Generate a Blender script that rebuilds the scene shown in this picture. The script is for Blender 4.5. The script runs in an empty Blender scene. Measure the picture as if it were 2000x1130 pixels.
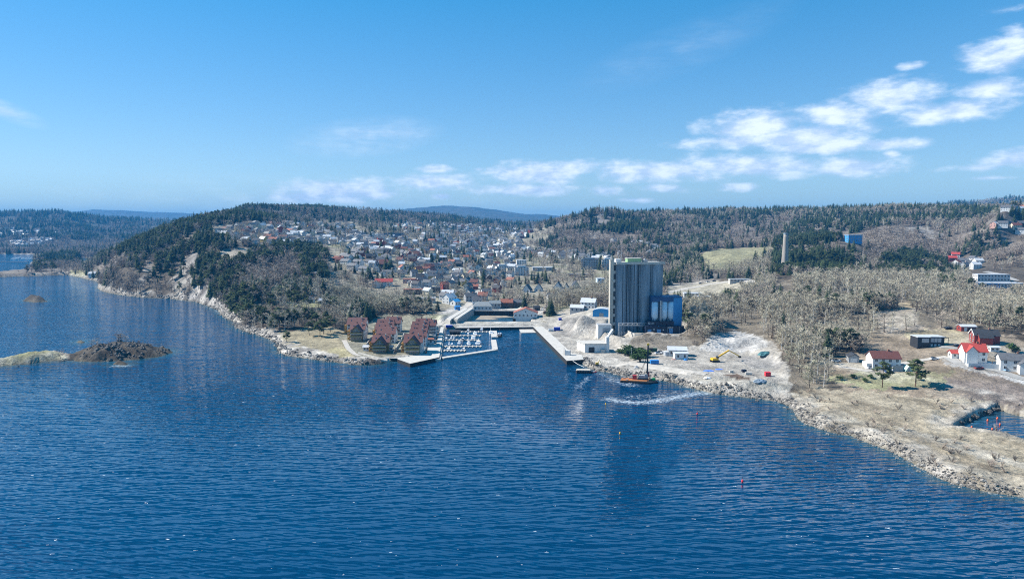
import bpy, bmesh, math, random
import numpy as np
from mathutils import Vector, Matrix

random.seed(7)
RNG = np.random.default_rng(11)
SC = bpy.context.scene
COL = SC.collection
R = math.radians

# ------------------------------------------------------------------ camera
CAMZ = 80.0
PITCH = math.atan(125 / 1334)
cam_data = bpy.data.cameras.new("camera")
cam_data.sensor_width = 36.0
cam_data.lens = 36.0 * 1334 / 2000
cam_data.clip_start = 1.0
cam_data.clip_end = 60000
cam = bpy.data.objects.new("camera", cam_data)
COL.objects.link(cam)
cam.location = (0, 0, CAMZ)
cam.rotation_euler = (R(90) - PITCH, 0, 0)
SC.camera = cam

# ------------------------------------------------------------------ light
SUN_EL = R(41)
SUN_AZ = math.atan2(-0.95, 0.24)          # clockwise from +Y (the way the camera looks)
sun_dir = Vector((math.sin(SUN_AZ) * math.cos(SUN_EL), math.cos(SUN_AZ) * math.cos(SUN_EL), math.sin(SUN_EL)))
sl = bpy.data.lights.new("sun", 'SUN')
sl.energy = 5.0
sl.angle = R(0.5)
sl.color = (1.0, 0.95, 0.87)
so = bpy.data.objects.new("sun", sl)
COL.objects.link(so)
so.rotation_euler = sun_dir.to_track_quat('Z', 'Y').to_euler()
so.location = (0, 0, 500)

SC.view_settings.view_transform = 'Standard'
SC.view_settings.look = 'None'
SC.view_settings.exposure = 0.92
SC.view_settings.gamma = 1.0
SC.render.engine = 'CYCLES'
SC.cycles.max_bounces = 5
SC.cycles.diffuse_bounces = 2
SC.cycles.glossy_bounces = 2
SC.cycles.transmission_bounces = 1
SC.cycles.transparent_max_bounces = 6
SC.cycles.volume_bounces = 0
SC.cycles.use_denoising = False
SC.cycles.pixel_filter_type = 'BLACKMAN_HARRIS'
SC.cycles.filter_width = 1.1

# ------------------------------------------------------------------ pixel <-> world
F = 1334.0
CP, SP = math.cos(PITCH), math.sin(PITCH)

def ray(px, py):
    X = (px - 1000.0) / F
    Y = (565.0 - py) / F
    return X, Y * SP + CP, Y * CP - SP

def P(px, py, z=0.0):                      # the point of a sight line at height z
    dx, dy, dz = ray(px, py)
    t = (z - CAMZ) / dz
    return Vector((dx * t, dy * t, z))

def PD(px, py, d):                         # the point of a sight line at distance d ahead
    dx, dy, dz = ray(px, py)
    t = d / dy
    return Vector((dx * t, d, CAMZ + dz * t))

def proj(x, y, z):
    zz = z - CAMZ
    dep = y * CP - zz * SP
    up = y * SP + zz * CP
    return 1000 + F * x / dep, 565 - F * up / dep

# ------------------------------------------------------------------ world: sky + clouds
w = bpy.data.worlds.new("World")
SC.world = w
w.use_nodes = True
nt = w.node_tree
nt.nodes.clear()
def WN(t, **k):
    n = nt.nodes.new(t)
    for a, b in k.items():
        setattr(n, a, b)
    return n
def wmath(op, a, b=None, c=None, clamp=False):
    n = WN('ShaderNodeMath', operation=op, use_clamp=clamp)
    for i, v in enumerate((a, b, c)):
        if v is None:
            continue
        if isinstance(v, (int, float)):
            n.inputs[i].default_value = v
        else:
            nt.links.new(v, n.inputs[i])
    return n.outputs[0]
sky = WN('ShaderNodeTexSky', sky_type='NISHITA')
sky.sun_disc = False
sky.sun_elevation = SUN_EL
sky.sun_rotation = SUN_AZ
sky.altitude = 80
sky.air_density = 1.0
sky.dust_density = 0.05
sky.ozone_density = 2.2
tcs = WN('ShaderNodeTexCoord')
ab = WN('ShaderNodeVectorMath', operation='ABSOLUTE')
sps = WN('ShaderNodeSeparateXYZ'); nt.links.new(tcs.outputs['Generated'], sps.inputs[0])
cbs = WN('ShaderNodeCombineXYZ')
zab = WN('ShaderNodeMath', operation='ABSOLUTE'); nt.links.new(sps.outputs[2], zab.inputs[0])
nt.links.new(sps.outputs[0], cbs.inputs[0]); nt.links.new(sps.outputs[1], cbs.inputs[1]); nt.links.new(zab.outputs[0], cbs.inputs[2])
nt.links.new(cbs.outputs[0], sky.inputs[0])          # below the horizon the air is as bright as above it
nt.nodes.remove(ab)
hsv = WN('ShaderNodeHueSaturation')
hsv.inputs['Saturation'].default_value = 1.52
nt.links.new(sky.outputs[0], hsv.inputs['Color'])
bg = WN('ShaderNodeBackground')
bg.inputs['Strength'].default_value = 0.1
sc1 = WN('ShaderNodeVectorMath', operation='SCALE')
sc1.inputs['Scale'].default_value = 0.154
nt.links.new(hsv.outputs[0], sc1.inputs[0])
gm = WN('ShaderNodeGamma')
gm.inputs['Gamma'].default_value = 0.62
nt.links.new(sc1.outputs[0], gm.inputs['Color'])
sc2 = WN('ShaderNodeVectorMath', operation='MULTIPLY')
sc2.inputs[1].default_value = (3.25, 4.0, 4.8)
nt.links.new(gm.outputs[0], sc2.inputs[0])
nt.links.new(sc2.outputs[0], bg.inputs['Color'])
tc = WN('ShaderNodeTexCoord')
sep = WN('ShaderNodeSeparateXYZ')
nt.links.new(tc.outputs['Generated'], sep.inputs[0])
az = wmath('ARCTAN2', sep.outputs[0], sep.outputs[1])
el = wmath('ARCSINE', sep.outputs[2])
comb = WN('ShaderNodeCombineXYZ')
nt.links.new(az, comb.inputs[0])
nt.links.new(el, comb.inputs[1])
AE = comb.outputs[0]
def azel(px, py):
    x, y, z = ray(px, py)
    return math.atan2(x, y), math.asin(z / math.sqrt(x * x + y * y + z * z))
# (x, y, half width, half height, weight) of each cloud body, as directions in the sky
CLOUDS = [(1480, 247, 110, 30, 1.0), (1440, 277, 110, 13, .95), (1600, 285, 120, 18, 1.0), (1560, 268, 140, 28, 1.0), (1730, 281, 90, 12, .95),
          (1640, 225, 90, 26, .95), (1745, 190, 95, 32, 1.0), (1860, 217, 115, 22, .95), (1935, 172, 75, 20, 1.0),
          (1960, 108, 90, 32, .95), (1990, 60, 40, 20, .6), (1774, 130, 36, 7, .7), (1300, 335, 170, 20, 1.0), (1450, 325, 190, 22, .95),
          (1660, 325, 95, 20, .95), (1740, 301, 18, 9, .8), (1050, 338, 105, 22, 1.0), (1120, 330, 60, 16, .9), (1030, 371, 105, 13, .95),
          (850, 330, 34, 9, 1.0), (845, 356, 76, 16, 1.0), (660, 374, 130, 24, 1.0), (600, 383, 85, 15, 1.0), (720, 378, 70, 14, .95), (865, 383, 25, 6, .8),
          (1290, 368, 60, 9, .75), (1180, 372, 45, 11, .75), (1990, 310, 80, 18, .95), (1910, 327, 80, 8, .7), (1450, 365, 45, 8, .8),
          (1245, 391, 45, 5, .7), (935, 330, 18, 4, .7), (700, 350, 30, 5, .5), (1930, 348, 60, 5, .5), (1960, 20, 60, 10, .35)]
acc = None
for (cx, cy, rx, ry, wt) in CLOUDS:
    a0, e0 = azel(cx, cy)
    a1, _ = azel(cx + rx, cy)
    _, e1 = azel(cx, cy - ry)
    mp = WN('ShaderNodeMapping')
    mp.vector_type = 'POINT'
    sx, sy = 1 / (abs(a1 - a0) * 1.62), 1 / (abs(e1 - e0) * 1.75)
    mp.inputs['Location'].default_value = (-a0 * sx, -e0 * sy, 0)
    mp.inputs['Scale'].default_value = (sx, sy, 0)
    nt.links.new(AE, mp.inputs[0])
    ln = WN('ShaderNodeVectorMath', operation='LENGTH')
    nt.links.new(mp.outputs[0], ln.inputs[0])
    v = wmath('MULTIPLY_ADD', ln.outputs['Value'], -wt, wt, clamp=True)
    acc = v if acc is None else wmath('MAXIMUM', acc, v)
def wnoise(scale, detail, rough, offs, sc=(1, 2.3, 1)):
    mp = WN('ShaderNodeMapping')
    mp.inputs['Scale'].default_value = sc
    mp.inputs['Location'].default_value = offs
    nt.links.new(AE, mp.inputs[0])
    n = WN('ShaderNodeTexNoise')
    n.inputs['Scale'].default_value = scale
    n.inputs['Detail'].default_value = detail
    n.inputs['Roughness'].default_value = rough
    nt.links.new(mp.outputs[0], n.inputs['Vector'])
    return n.outputs['Fac']
nA = wnoise(22, 9, 0.57, (0, 0, 0))
nB = wnoise(24, 6, 0.58, (0.004, -0.022, 0))        # the same field a little higher: what lies above shades what lies below
d1 = wmath('MULTIPLY_ADD', nA, 1.9, -0.98)
d2 = wmath('ADD', wmath('MULTIPLY', acc, 1.5), d1)
edge = WN('ShaderNodeMapRange', interpolation_type='SMOOTHSTEP')
edge.inputs['From Min'].default_value = 0.2
edge.inputs['From Max'].default_value = 1.22
nt.links.new(d2, edge.inputs['Value'])
dens = wmath('MULTIPLY', edge.outputs[0], 0.86)
dens = wmath('MULTIPLY', dens, wmath('MULTIPLY', acc, 6.0, clamp=True))
# cirrus wisp
def wisp(cx, cy, rx, ry, amp, rot):
    a0, e0 = azel(cx, cy)
    mp = WN('ShaderNodeMapping', vector_type='TEXTURE')
    mp.inputs['Location'].default_value = (a0, e0, 0)
    mp.inputs['Rotation'].default_value = (0, 0, rot)
    mp.inputs['Scale'].default_value = (rx / F * 1.2, ry / F * 1.2, 1)
    nt.links.new(AE, mp.inputs[0])
    ln = WN('ShaderNodeVectorMath', operation='LENGTH')
    nt.links.new(mp.outputs[0], ln.inputs[0])
    v = wmath('MULTIPLY_ADD', ln.outputs['Value'], -1, 1, clamp=True)
    return wmath('MULTIPLY', v, amp)
nC = wnoise(20, 6, 0.65, (3, 1, 0), (0.6, 3.2, 1))
cir = wmath('ADD', wisp(715, 268, 130, 34, .55, 0.12), wisp(15, 218, 50, 14, .6, -0.35))
cir = wmath('ADD', cir, wisp(1330, 95, 190, 40, .16, 0.3))
cir = wmath('ADD', cir, wisp(620, 400, 480, 50, .35, 0.0))
cir = wmath('MULTIPLY', cir, wmath('MULTIPLY_ADD', nC, 2.2, -0.55, clamp=True))
dens = wmath('MAXIMUM', dens, cir, clamp=True)
lit = wmath('MULTIPLY_ADD', wmath('SUBTRACT', nA, nB), 3.6, 0.42, clamp=True)
cmix = WN('ShaderNodeMix', data_type='RGBA')
cmix.inputs[6].default_value = (0.47, 0.58, 0.76, 1)
cmix.inputs[7].default_value = (0.80, 0.86, 0.94, 1)
nt.links.new(lit, cmix.inputs[0])
bg2 = WN('ShaderNodeBackground')
bg2.inputs['Strength'].default_value = 0.76
nt.links.new(cmix.outputs[2], bg2.inputs['Color'])
ms = WN('ShaderNodeMixShader')
nt.links.new(dens, ms.inputs[0])
nt.links.new(bg.outputs[0], ms.inputs[1])
nt.links.new(bg2.outputs[0], ms.inputs[2])
wo = WN('ShaderNodeOutputWorld')
nt.links.new(ms.outputs[0], wo.inputs['Surface'])
w.cycles.sampling_method = 'MANUAL'
w.cycles.sample_map_resolution = 1024

# ------------------------------------------------------------------ small helpers
def tag(o, label=None, cat=None, group=None, kind=None):
    if label: o['label'] = label
    if cat: o['category'] = cat
    if group: o['group'] = group
    if kind: o['kind'] = kind
    return o

def hash2(ix, iy, seed):
    h = (ix.astype(np.int64) * 374761393 + iy.astype(np.int64) * 668265263 + seed * 1442695041) & 0xFFFFFFFF
    h = ((h ^ (h >> 13)) * 1274126177) & 0xFFFFFFFF
    h = h ^ (h >> 16)
    return (h & 0xFFFFFF) / float(0xFFFFFF)

def vnoise(x, y, seed=0):
    ix, iy = np.floor(x), np.floor(y)
    fx, fy = x - ix, y - iy
    fx = fx * fx * (3 - 2 * fx)
    fy = fy * fy * (3 - 2 * fy)
    a, b = hash2(ix, iy, seed), hash2(ix + 1, iy, seed)
    c, d = hash2(ix, iy + 1, seed), hash2(ix + 1, iy + 1, seed)
    return (a + (b - a) * fx) * (1 - fy) + (c + (d - c) * fx) * fy

def fbm(x, y, scale, octv=4, seed=0):      # 0..1, centred on .5
    s, amp, tot = 0, 1.0, 0.0
    fx, fy = x / scale, y / scale
    for k in range(octv):
        s = s + vnoise(fx + 17.3 * k, fy - 9.1 * k, seed + k) * amp
        tot += amp
        amp *= 0.5
        fx, fy = fx * 2.03, fy * 2.03
    return s / tot

def pip(px, py, poly):
    ins = np.zeros(px.shape, bool)
    n = len(poly)
    for i in range(n):
        x0, y0 = poly[i][0], poly[i][1]
        x1, y1 = poly[(i + 1) % n][0], poly[(i + 1) % n][1]
        if y0 == y1:
            continue
        c = ((y0 > py) != (y1 > py)) & (px < (x1 - x0) * (py - y0) / (y1 - y0) + x0)
        ins ^= c
    return ins

def pdist(x, y, pts, closed=True):
    best = np.full(x.shape, 1e12)
    n = len(pts)
    for i in range(n if closed else n - 1):
        x0, y0 = pts[i][0], pts[i][1]
        x1, y1 = pts[(i + 1) % n][0], pts[(i + 1) % n][1]
        dx, dy = x1 - x0, y1 - y0
        L = dx * dx + dy * dy
        if L < 1e-9:
            continue
        t = np.clip(((x - x0) * dx + (y - y0) * dy) / L, 0, 1)
        q = (x - x0 - t * dx) ** 2 + (y - y0 - t * dy) ** 2
        np.minimum(best, q, out=best)
    return np.sqrt(best)

def sdist(x, y, poly):
    return np.where(pip(x, y, poly), 1, -1) * pdist(x, y, poly)

# ------------------------------------------------------------------ node materials
MATS = {}
def new_mat(name):
    m = bpy.data.materials.new(name)
    m.use_nodes = True
    return m, m.node_tree, m.node_tree.nodes['Principled BSDF']

def mat(name, col, rough=0.75, var=0.22, scale=1.5, spec=0.3, metal=0.0, streak=False, rnd=0.0):
    if name in MATS:
        return MATS[name]
    m, t, b = new_mat(name)
    tcn = t.nodes.new('ShaderNodeTexCoord')
    mp = t.nodes.new('ShaderNodeMapping')
    if streak:
        mp.inputs['Scale'].default_value = (1, 1, 0.08)
    t.links.new(tcn.outputs['Object'], mp.inputs[0])
    n = t.nodes.new('ShaderNodeTexNoise')
    n.inputs['Scale'].default_value = scale
    n.inputs['Detail'].default_value = 6
    n.inputs['Roughness'].default_value = 0.65
    t.links.new(mp.outputs[0], n.inputs['Vector'])
    r = t.nodes.new('ShaderNodeMapRange')
    r.inputs['From Min'].default_value = 0.3
    r.inputs['From Max'].default_value = 0.7
    r.inputs['To Min'].default_value = 1 - var
    r.inputs['To Max'].default_value = 1 + var * 0.6
    t.links.new(n.outputs['Fac'], r.inputs['Value'])
    fac = r.outputs[0]
    if rnd:
        oi = t.nodes.new('ShaderNodeObjectInfo')
        rr = t.nodes.new('ShaderNodeMapRange')
        rr.inputs['To Min'].default_value = 1 - rnd
        rr.inputs['To Max'].default_value = 1 + rnd
        t.links.new(oi.outputs['Random'], rr.inputs['Value'])
        mu = t.nodes.new('ShaderNodeMath')
        mu.operation = 'MULTIPLY'
        t.links.new(fac, mu.inputs[0])
        t.links.new(rr.outputs[0], mu.inputs[1])
        fac = mu.outputs[0]
    vm = t.nodes.new('ShaderNodeVectorMath')
    vm.operation = 'SCALE'
    vm.inputs[0].default_value = col[:3]
    t.links.new(fac, vm.inputs['Scale'])
    t.links.new(vm.outputs[0], b.inputs['Base Color'])
    b.inputs['Roughness'].default_value = rough
    b.inputs['Metallic'].default_value = metal
    b.inputs['Specular IOR Level'].default_value = spec
    MATS[name] = m
    return m

# ------------------------------------------------------------------ shapes collected into one mesh
class MB:
    def __init__(s):
        s.v, s.f, s.m = [], [], []
    def face(s, pts, m=0):
        i = len(s.v)
        s.v.extend([tuple(p) for p in pts])
        s.f.append(tuple(range(i, i + len(pts))))
        s.m.append(m)
    def box(s, x0, x1, y0, y1, z0, z1, m=0, top=None):
        p = [(x0, y0, z0), (x1, y0, z0), (x1, y1, z0), (x0, y1, z0), (x0, y0, z1), (x1, y0, z1), (x1, y1, z1), (x0, y1, z1)]
        i = len(s.v)
        s.v.extend(p)
        for k, q in enumerate([(0, 3, 2, 1), (4, 5, 6, 7), (0, 1, 5, 4), (1, 2, 6, 5), (2, 3, 7, 6), (3, 0, 4, 7)]):
            s.f.append(tuple(i + a for a in q))
            s.m.append(top if (top is not None and k == 1) else m)
    def prism(s, poly, z0, z1, m=0, top=None):
        a = sum(poly[k][0] * poly[(k + 1) % len(poly)][1] - poly[(k + 1) % len(poly)][0] * poly[k][1] for k in range(len(poly)))
        if a < 0:
            poly = poly[::-1]
        n, i = len(poly), len(s.v)
        s.v.extend([(p[0], p[1], z0) for p in poly] + [(p[0], p[1], z1) for p in poly])
        s.f.append(tuple(range(i + n, i + 2 * n))); s.m.append(m if top is None else top)
        s.f.append(tuple(range(i + n - 1, i - 1, -1))); s.m.append(m)
        for k in range(n):
            s.f.append((i + k, i + (k + 1) % n, i + n + (k + 1) % n, i + n + k)); s.m.append(m)
    def tube(s, a, b, r0, r1=None, n=8, m=0, caps=True):
        a, b = Vector(a), Vector(b)
        r1 = r0 if r1 is None else r1
        d = (b - a).normalized()
        u = d.orthogonal().normalized()
        q = d.cross(u)
        i = len(s.v)
        for c, r in ((a, r0), (b, r1)):
            for k in range(n):
                t = 2 * math.pi * k / n
                s.v.append(tuple(c + (u * math.cos(t) + q * math.sin(t)) * r))
        for k in range(n):
            s.f.append((i + k, i + (k + 1) % n, i + n + (k + 1) % n, i + n + k)); s.m.append(m)
        if caps:
            s.f.append(tuple(range(i + n - 1, i - 1, -1))); s.m.append(m)
            s.f.append(tuple(range(i + n, i + 2 * n))); s.m.append(m)
    def lathe(s, c, prof, n=24, m=0):
        i = len(s.v)
        for (r, z) in prof:
            for k in range(n):
                t = 2 * math.pi * k / n
                s.v.append((c[0] + r * math.cos(t), c[1] + r * math.sin(t), c[2] + z))
        for j in range(len(prof) - 1):
            for k in range(n):
                s.f.append((i + j * n + k, i + j * n + (k + 1) % n, i + (j + 1) * n + (k + 1) % n, i + (j + 1) * n + k)); s.m.append(m)
        s.f.append(tuple(range(i + n - 1, i - 1, -1))); s.m.append(m)
        e = i + (len(prof) - 1) * n
        s.f.append(tuple(range(e, e + n))); s.m.append(m)
    def beam(s, a, b, w, h, m=0):             # a bar of rectangular section
        a, b = Vector(a), Vector(b)
        d = (b - a).normalized()
        side = d.cross(Vector((0, 0, 1)))
        if side.length < 1e-4:
            side = Vector((1, 0, 0))
        side = side.normalized() * (w / 2)
        up = side.cross(d).normalized() * (h / 2)
        i = len(s.v)
        for c in (a, b):
            for q in (-side - up, side - up, side + up, -side + up):
                s.v.append(tuple(c + q))
        for q in [(0, 1, 5, 4), (1, 2, 6, 5), (2, 3, 7, 6), (3, 0, 4, 7), (3, 2, 1, 0), (4, 5, 6, 7)]:
            s.f.append(tuple(i + a_ for a_ in q)); s.m.append(m)
    def mesh(s, name, mats):
        me = bpy.data.meshes.new(name)
        me.from_pydata(s.v, [], s.f)
        if not isinstance(mats, (list, tuple)):
            mats = [mats]
        for q in mats:
            me.materials.append(q)
        if len(mats) > 1:
            me.polygons.foreach_set('material_index', s.m)
        me.update()
        return me
    def build(s, name, mats, parent=None, smooth=False):
        me = s.mesh(name, mats)
        if smooth:
            me.polygons.foreach_set('use_smooth', [True] * len(me.polygons))
        o = bpy.data.objects.new(name, me)
        COL.objects.link(o)
        if parent:
            o.parent = parent
        return o

def empty(name, loc, rz=0.0, label=None, cat=None, group=None):
    o = bpy.data.objects.new(name, None)
    o.empty_display_size = 0.5
    COL.objects.link(o)
    o.location = loc
    o.rotation_euler = (0, 0, rz)
    return tag(o, label, cat, group)

def mesh_np(name, verts, quads, mats, smooth=True, tris=False):
    me = bpy.data.meshes.new(name)
    k = 3 if tris else 4
    me.vertices.add(len(verts))
    me.vertices.foreach_set('co', np.asarray(verts, np.float32).ravel())
    me.loops.add(len(quads) * k)
    me.loops.foreach_set('vertex_index', np.asarray(quads, np.int32).ravel())
    me.polygons.add(len(quads))
    me.polygons.foreach_set('loop_start', np.arange(0, len(quads) * k, k, dtype=np.int32))
    if smooth:
        me.polygons.foreach_set('use_smooth', np.ones(len(quads), bool))
    for q in mats:
        me.materials.append(q)
    me.update(calc_edges=True)
    me.validate()
    return me

# ------------------------------------------------------------------ shoreline
def W(pts, z=0.0):
    return [tuple(P(p[0], p[1], z))[:2] for p in pts]
def WAZ(px, d):                            # a far point by bearing and distance
    return ((px - 1000) / F * d, d)

SHORE = [(155, 541), (168, 545), (187, 548.5), (193, 553), (191, 562), (199, 568), (217, 572.6), (241, 576.5), (271, 580),
         (301, 581.7), (331, 583), (358, 586), (382, 589), (400, 595), (427, 606), (438, 619), (457, 627), (460, 639), (478, 646),
         (499, 652), (520, 660), (541, 670.5), (541, 678), (546, 688), (562, 694), (592, 699), (629, 703.5), (662, 708), (701, 712),
         (731, 712), (757, 706), (790, 704), (822, 698), (838, 682), (845, 672), (848, 655), (853, 643), (866, 641), (897, 642),
         (1045, 641), (1052, 648), (1110, 704), (1137, 704), (1141, 712), (1164, 723), (1195, 727), (1220, 734.5), (1280, 740),
         (1314, 746), (1351, 757), (1390, 766), (1435, 772.5), (1485, 779), (1522, 784), (1540, 791), (1554, 804), (1558, 817),
         (1576, 828), (1617, 842), (1663, 851), (1698, 865), (1741, 881), (1780, 902), (1801, 914), (1836, 934), (1872, 946.5),
         (1925, 959), (2000, 971), (2150, 1000), (2500, 1060)]
SHOREW = W(SHORE)
MAIN = SHOREW + [(900, 160), (3000, 160), (16000, 13500)] + [WAZ(250, 13500), WAZ(235, 2200), WAZ(222, 1700), WAZ(200, 1400), WAZ(182, 1200)]
FAR = W([(-700, 497), (0, 496), (18, 496), (60, 497), (100, 500), (145, 506), (185, 504), (215, 500)]) + \
      [WAZ(330, 1900), WAZ(330, 13500), (-16000, 13500), WAZ(-1800, 1900)]
ISTH = W([(-700, 543), (0, 541), (39, 539.5), (90, 538), (132, 536.5), (155, 541), (195, 546), (200, 530), (178, 522), (150, 515), (125, 517),
          (95, 521), (63, 526.5), (39, 530), (0, 534), (-700, 536)])
ISLET = W([(58, 515), (92, 515.5), (146, 511.5), (158, 506), (120, 503), (92, 506), (66, 511)])
SKERRY = W([(-500, 722), (0, 715), (51, 711), (111, 703.6), (138, 704.5), (178, 706.6), (220, 705), (265, 702), (313, 696), (339, 687.5),
            (330, 683), (300, 680), (260, 677), (200, 680), (165, 688), (140, 695), (100, 692), (60, 697), (0, 705), (-500, 712)])
ROCKS = [W([(220, 712), (245, 713), (253, 710.5), (240, 707.5), (224, 708.5)]), W([(148, 668), (160, 670), (167, 667.5), (157, 664.5)]),
         W([(44, 588), (70, 590), (94, 589), (80, 584.5), (55, 583.5)])]
POND = W([(1862, 838), (1890, 841), (1925, 846), (1971, 855), (2000, 864), (2250, 930), (2250, 850), (2000, 813.5), (1972, 806), (1949, 797), (1930, 806), (1895, 820)])
BASIN = W([(889, 632.5), (905, 622), (926, 611.5), (1002, 611.5), (1004, 624), (1030, 627), (1040, 633)])
LANDS = [MAIN, FAR, ISTH, ISLET, SKERRY] + ROCKS

# ------------------------------------------------------------------ land heights
CT = []
def c(px, py, z=None, d=None):
    p = P(px, py, z) if d is None else PD(px, py, d)
    CT.append((p.x, p.y, p.z))
def cz(px, d, z):
    CT.append(((px - 1000) / F * d, d, z))
for i, q in enumerate(SHOREW):
    CT.append((q[0], q[1], 0.4))
for row in [
    # headland (x, then pairs y:d)
    (240, (560, 800), (530, 835), (494, 1000)), (290, (560, 780), (520, 850), (490, 940), (470, 1060)),
    (340, (560, 765), (520, 830), (480, 940), (452, 1110)), (400, (560, 718), (520, 770), (480, 870), (450, 1010), (432, 1180)),
    (430, (590, 660), (560, 690), (520, 765), (480, 870), (450, 1030), (424, 1300)),
    (460, (600, 592), (560, 645), (520, 745), (480, 870), (450, 1060), (430, 1400), (414, 1750)),
    (500, (630, 530), (600, 575), (560, 650), (520, 760), (480, 900), (450, 1100), (412, 2200)),
    (540, (640, 500), (600, 580), (560, 680), (520, 800), (480, 950), (450, 1150), (430, 1600), (411, 2300)),
    (620, (690, 420), (660, 466), (640, 502), (600, 590), (560, 700), (520, 830), (480, 1000), (455, 1250), (435, 1600), (411, 2350)),
    (720, (580, 700), (555, 770), (520, 880), (490, 1020), (460, 1250), (440, 1700), (416, 2450)),
    (1080, (460, 1550), (436, 1800)), (1120, (470, 1350), (428, 1800)), (1145, (425, 1760)),
    (1180, (470, 1350), (435, 1600), (412, 1720)), (1165, (411, 1700)), (1198, (414, 1710)), (1225, (440, 1500), (422, 1720)), (1100, (432, 1800)),
    (1250, (470, 1250), (440, 1500), (421, 1750)), (1300, (419, 1800)),
    (1350, (450, 1500), (418, 1850)), (1430, (450, 1500), (416, 1850)), (1530, (470, 1200), (440, 1500), (415, 1850)),
    (1650, (440, 1250), (414, 1650)), (1700, (440, 1250), (413, 1600)), (1750, (440, 1200), (410, 1450)), (1800, (440, 1200), (411, 1450)),
    (1870, (440, 1200), (411, 1450)), (1930, (440, 1100), (411, 1350)), (1960, (440, 1000), (414, 1300)), (2060, (440, 1000), (412, 1300)),
    (2250, (440, 1000), (408, 1300))]:
    for (yy, dd) in row[1:]:
        c(row[0], yy, d=dd)
for row in [
    (720, (700, 2.2), (660, 2.5), (640, 3), (610, 5)),
    (790, (690, 2.2), (650, 2.5), (625, 3.5), (600, 6), (570, 10)),
    (830, (610, 4), (580, 9), (540, 18), (500, 32), (470, 50), (452, 64)),
    (870, (630, 3), (600, 4)), (920, (600, 4), (560, 9), (520, 20), (490, 32), (460, 52), (448, 68)),
    (1000, (600, 4), (550, 10), (520, 18), (490, 28), (465, 44), (450, 62)),
    (1060, (620, 4), (580, 6)), (1080, (560, 9), (520, 18), (490, 28)),
    (1100, (610, 6), (640, 3)), (1130, (585, 9), (560, 11)), (1150, (600, 12)), (1165, (606, 12), (622, 12)),
    (1180, (520, 20), (490, 32)), (1250, (510, 26), (560, 12)), (1300, (600, 9), (580, 9)),
    (1350, (580, 9), (545, 14), (520, 22), (490, 36)), (1340, (650, 9), (625, 12)), (1380, (660, 8), (630, 13), (600, 12)),
    (1430, (522, 26), (487, 42), (560, 16), (600, 14), (640, 10), (672, 5)), (1380, (522, 26), (492, 40)), (1490, (490, 42)),
    (1530, (560, 22), (600, 18), (640, 13), (680, 9), (720, 6), (500, 38)),
    (1600, (700, 8), (740, 4)), (1650, (560, 24), (600, 20), (640, 14), (680, 10), (730, 6), (762, 3), (500, 42), (478, 54)),
    (1750, (560, 23), (600, 20), (640, 16), (680, 11.5), (710, 8.5), (740, 5), (780, 3), (510, 33), (480, 50)),
    (1870, (560, 21), (530, 22), (600, 19), (650, 16), (700, 11.7), (740, 6.5), (790, 2.6), (490, 42)),
    (1960, (560, 18), (600, 18), (650, 17), (700, 11.2), (740, 7), (780, 3), (500, 40), (470, 58)),
    (2150, (560, 20), (650, 17), (720, 11), (790, 3), (900, 2.5), (470, 60)), (2400, (650, 18), (900, 3), (500, 50)),
    (1700, (800, 2.6),), (1800, (850, 1.6), (810, 2.4)), (1900, (880, 1.2)), (1960, (895, 1.3)), (2040, (920, 1.4)), (2100, (960, 1.5)), (1620, (800, 2.4))]:
    for (yy, z_) in row[1:] if isinstance(row[1], tuple) else ():
        c(row[0], yy, z=z_)
# beyond the ridges
for px in (240, 290, 340):
    cz(px, 1500, 8)
cz(400, 1800, 40)
for px in (-300, -100, 0, 60, 120):
    c(px, 485, z=4); c(px, 465, d=2500); c(px, 440, d=2950); c(px, 419, d=3600); cz(px, 5200, 60)
c(180, 487, z=4); c(180, 466, d=2700); c(180, 446, d=3200); c(180, 427, d=3900)
c(250, 470, d=2500); c(260, 452, d=3100); c(250, 431, d=4000); c(330, 434, d=4300); cz(290, 5600, 60)
for px in (470, 540, 620, 720):
    cz(px, 3400, 70)
c(790, 440, d=1900); c(830, 421, d=3000); c(880, 425, d=3100); c(920, 433, d=2900); c(960, 441, d=2700); c(1000, 440, d=3200); c(1050, 440, d=3000)
for px in (1080, 1180, 1300, 1430, 1560, 1700, 1850, 2000, 2200):
    cz(px, 2700, 70); cz(px, 4500, 70)
cz(800, 4600, 70); cz(920, 4600, 60); cz(1000, 4600, 60)
for (px, py) in [(740, 416), (765, 412), (800, 407), (840, 404), (880, 403), (930, 405), (970, 410.5), (1010, 417.5), (1050, 420), (1085, 423)]:
    c(px, py, d=8000); cz(px, 11000, 120)
for px in (600, 500, 1200, 1400, 1600):
    cz(px, 8000, 90)
for (px, py) in [(140, 416), (160, 413), (180, 410), (200, 411), (235, 412), (260, 415), (290, 418), (320, 417), (345, 419), (375, 418.5), (420, 423)]:
    c(px, py, d=9000)
for px in (-300, 0, 80):
    cz(px, 9000, 180)
for (px, py) in [(1840, 403), (1900, 399), (1950, 394), (2000, 389), (2080, 384), (2250, 380)]:
    c(px, py, d=3600)
CT = np.array(CT)

def warp(x, y):
    return x / y, 0.62 * np.log(y)
cu, cv = warp(CT[:, 0], CT[:, 1])
_d = np.hypot(cu[:, None] - cu[None], cv[:, None] - cv[None])
def kern(r):
    return np.sqrt(r * r + 0.0004)
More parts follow.
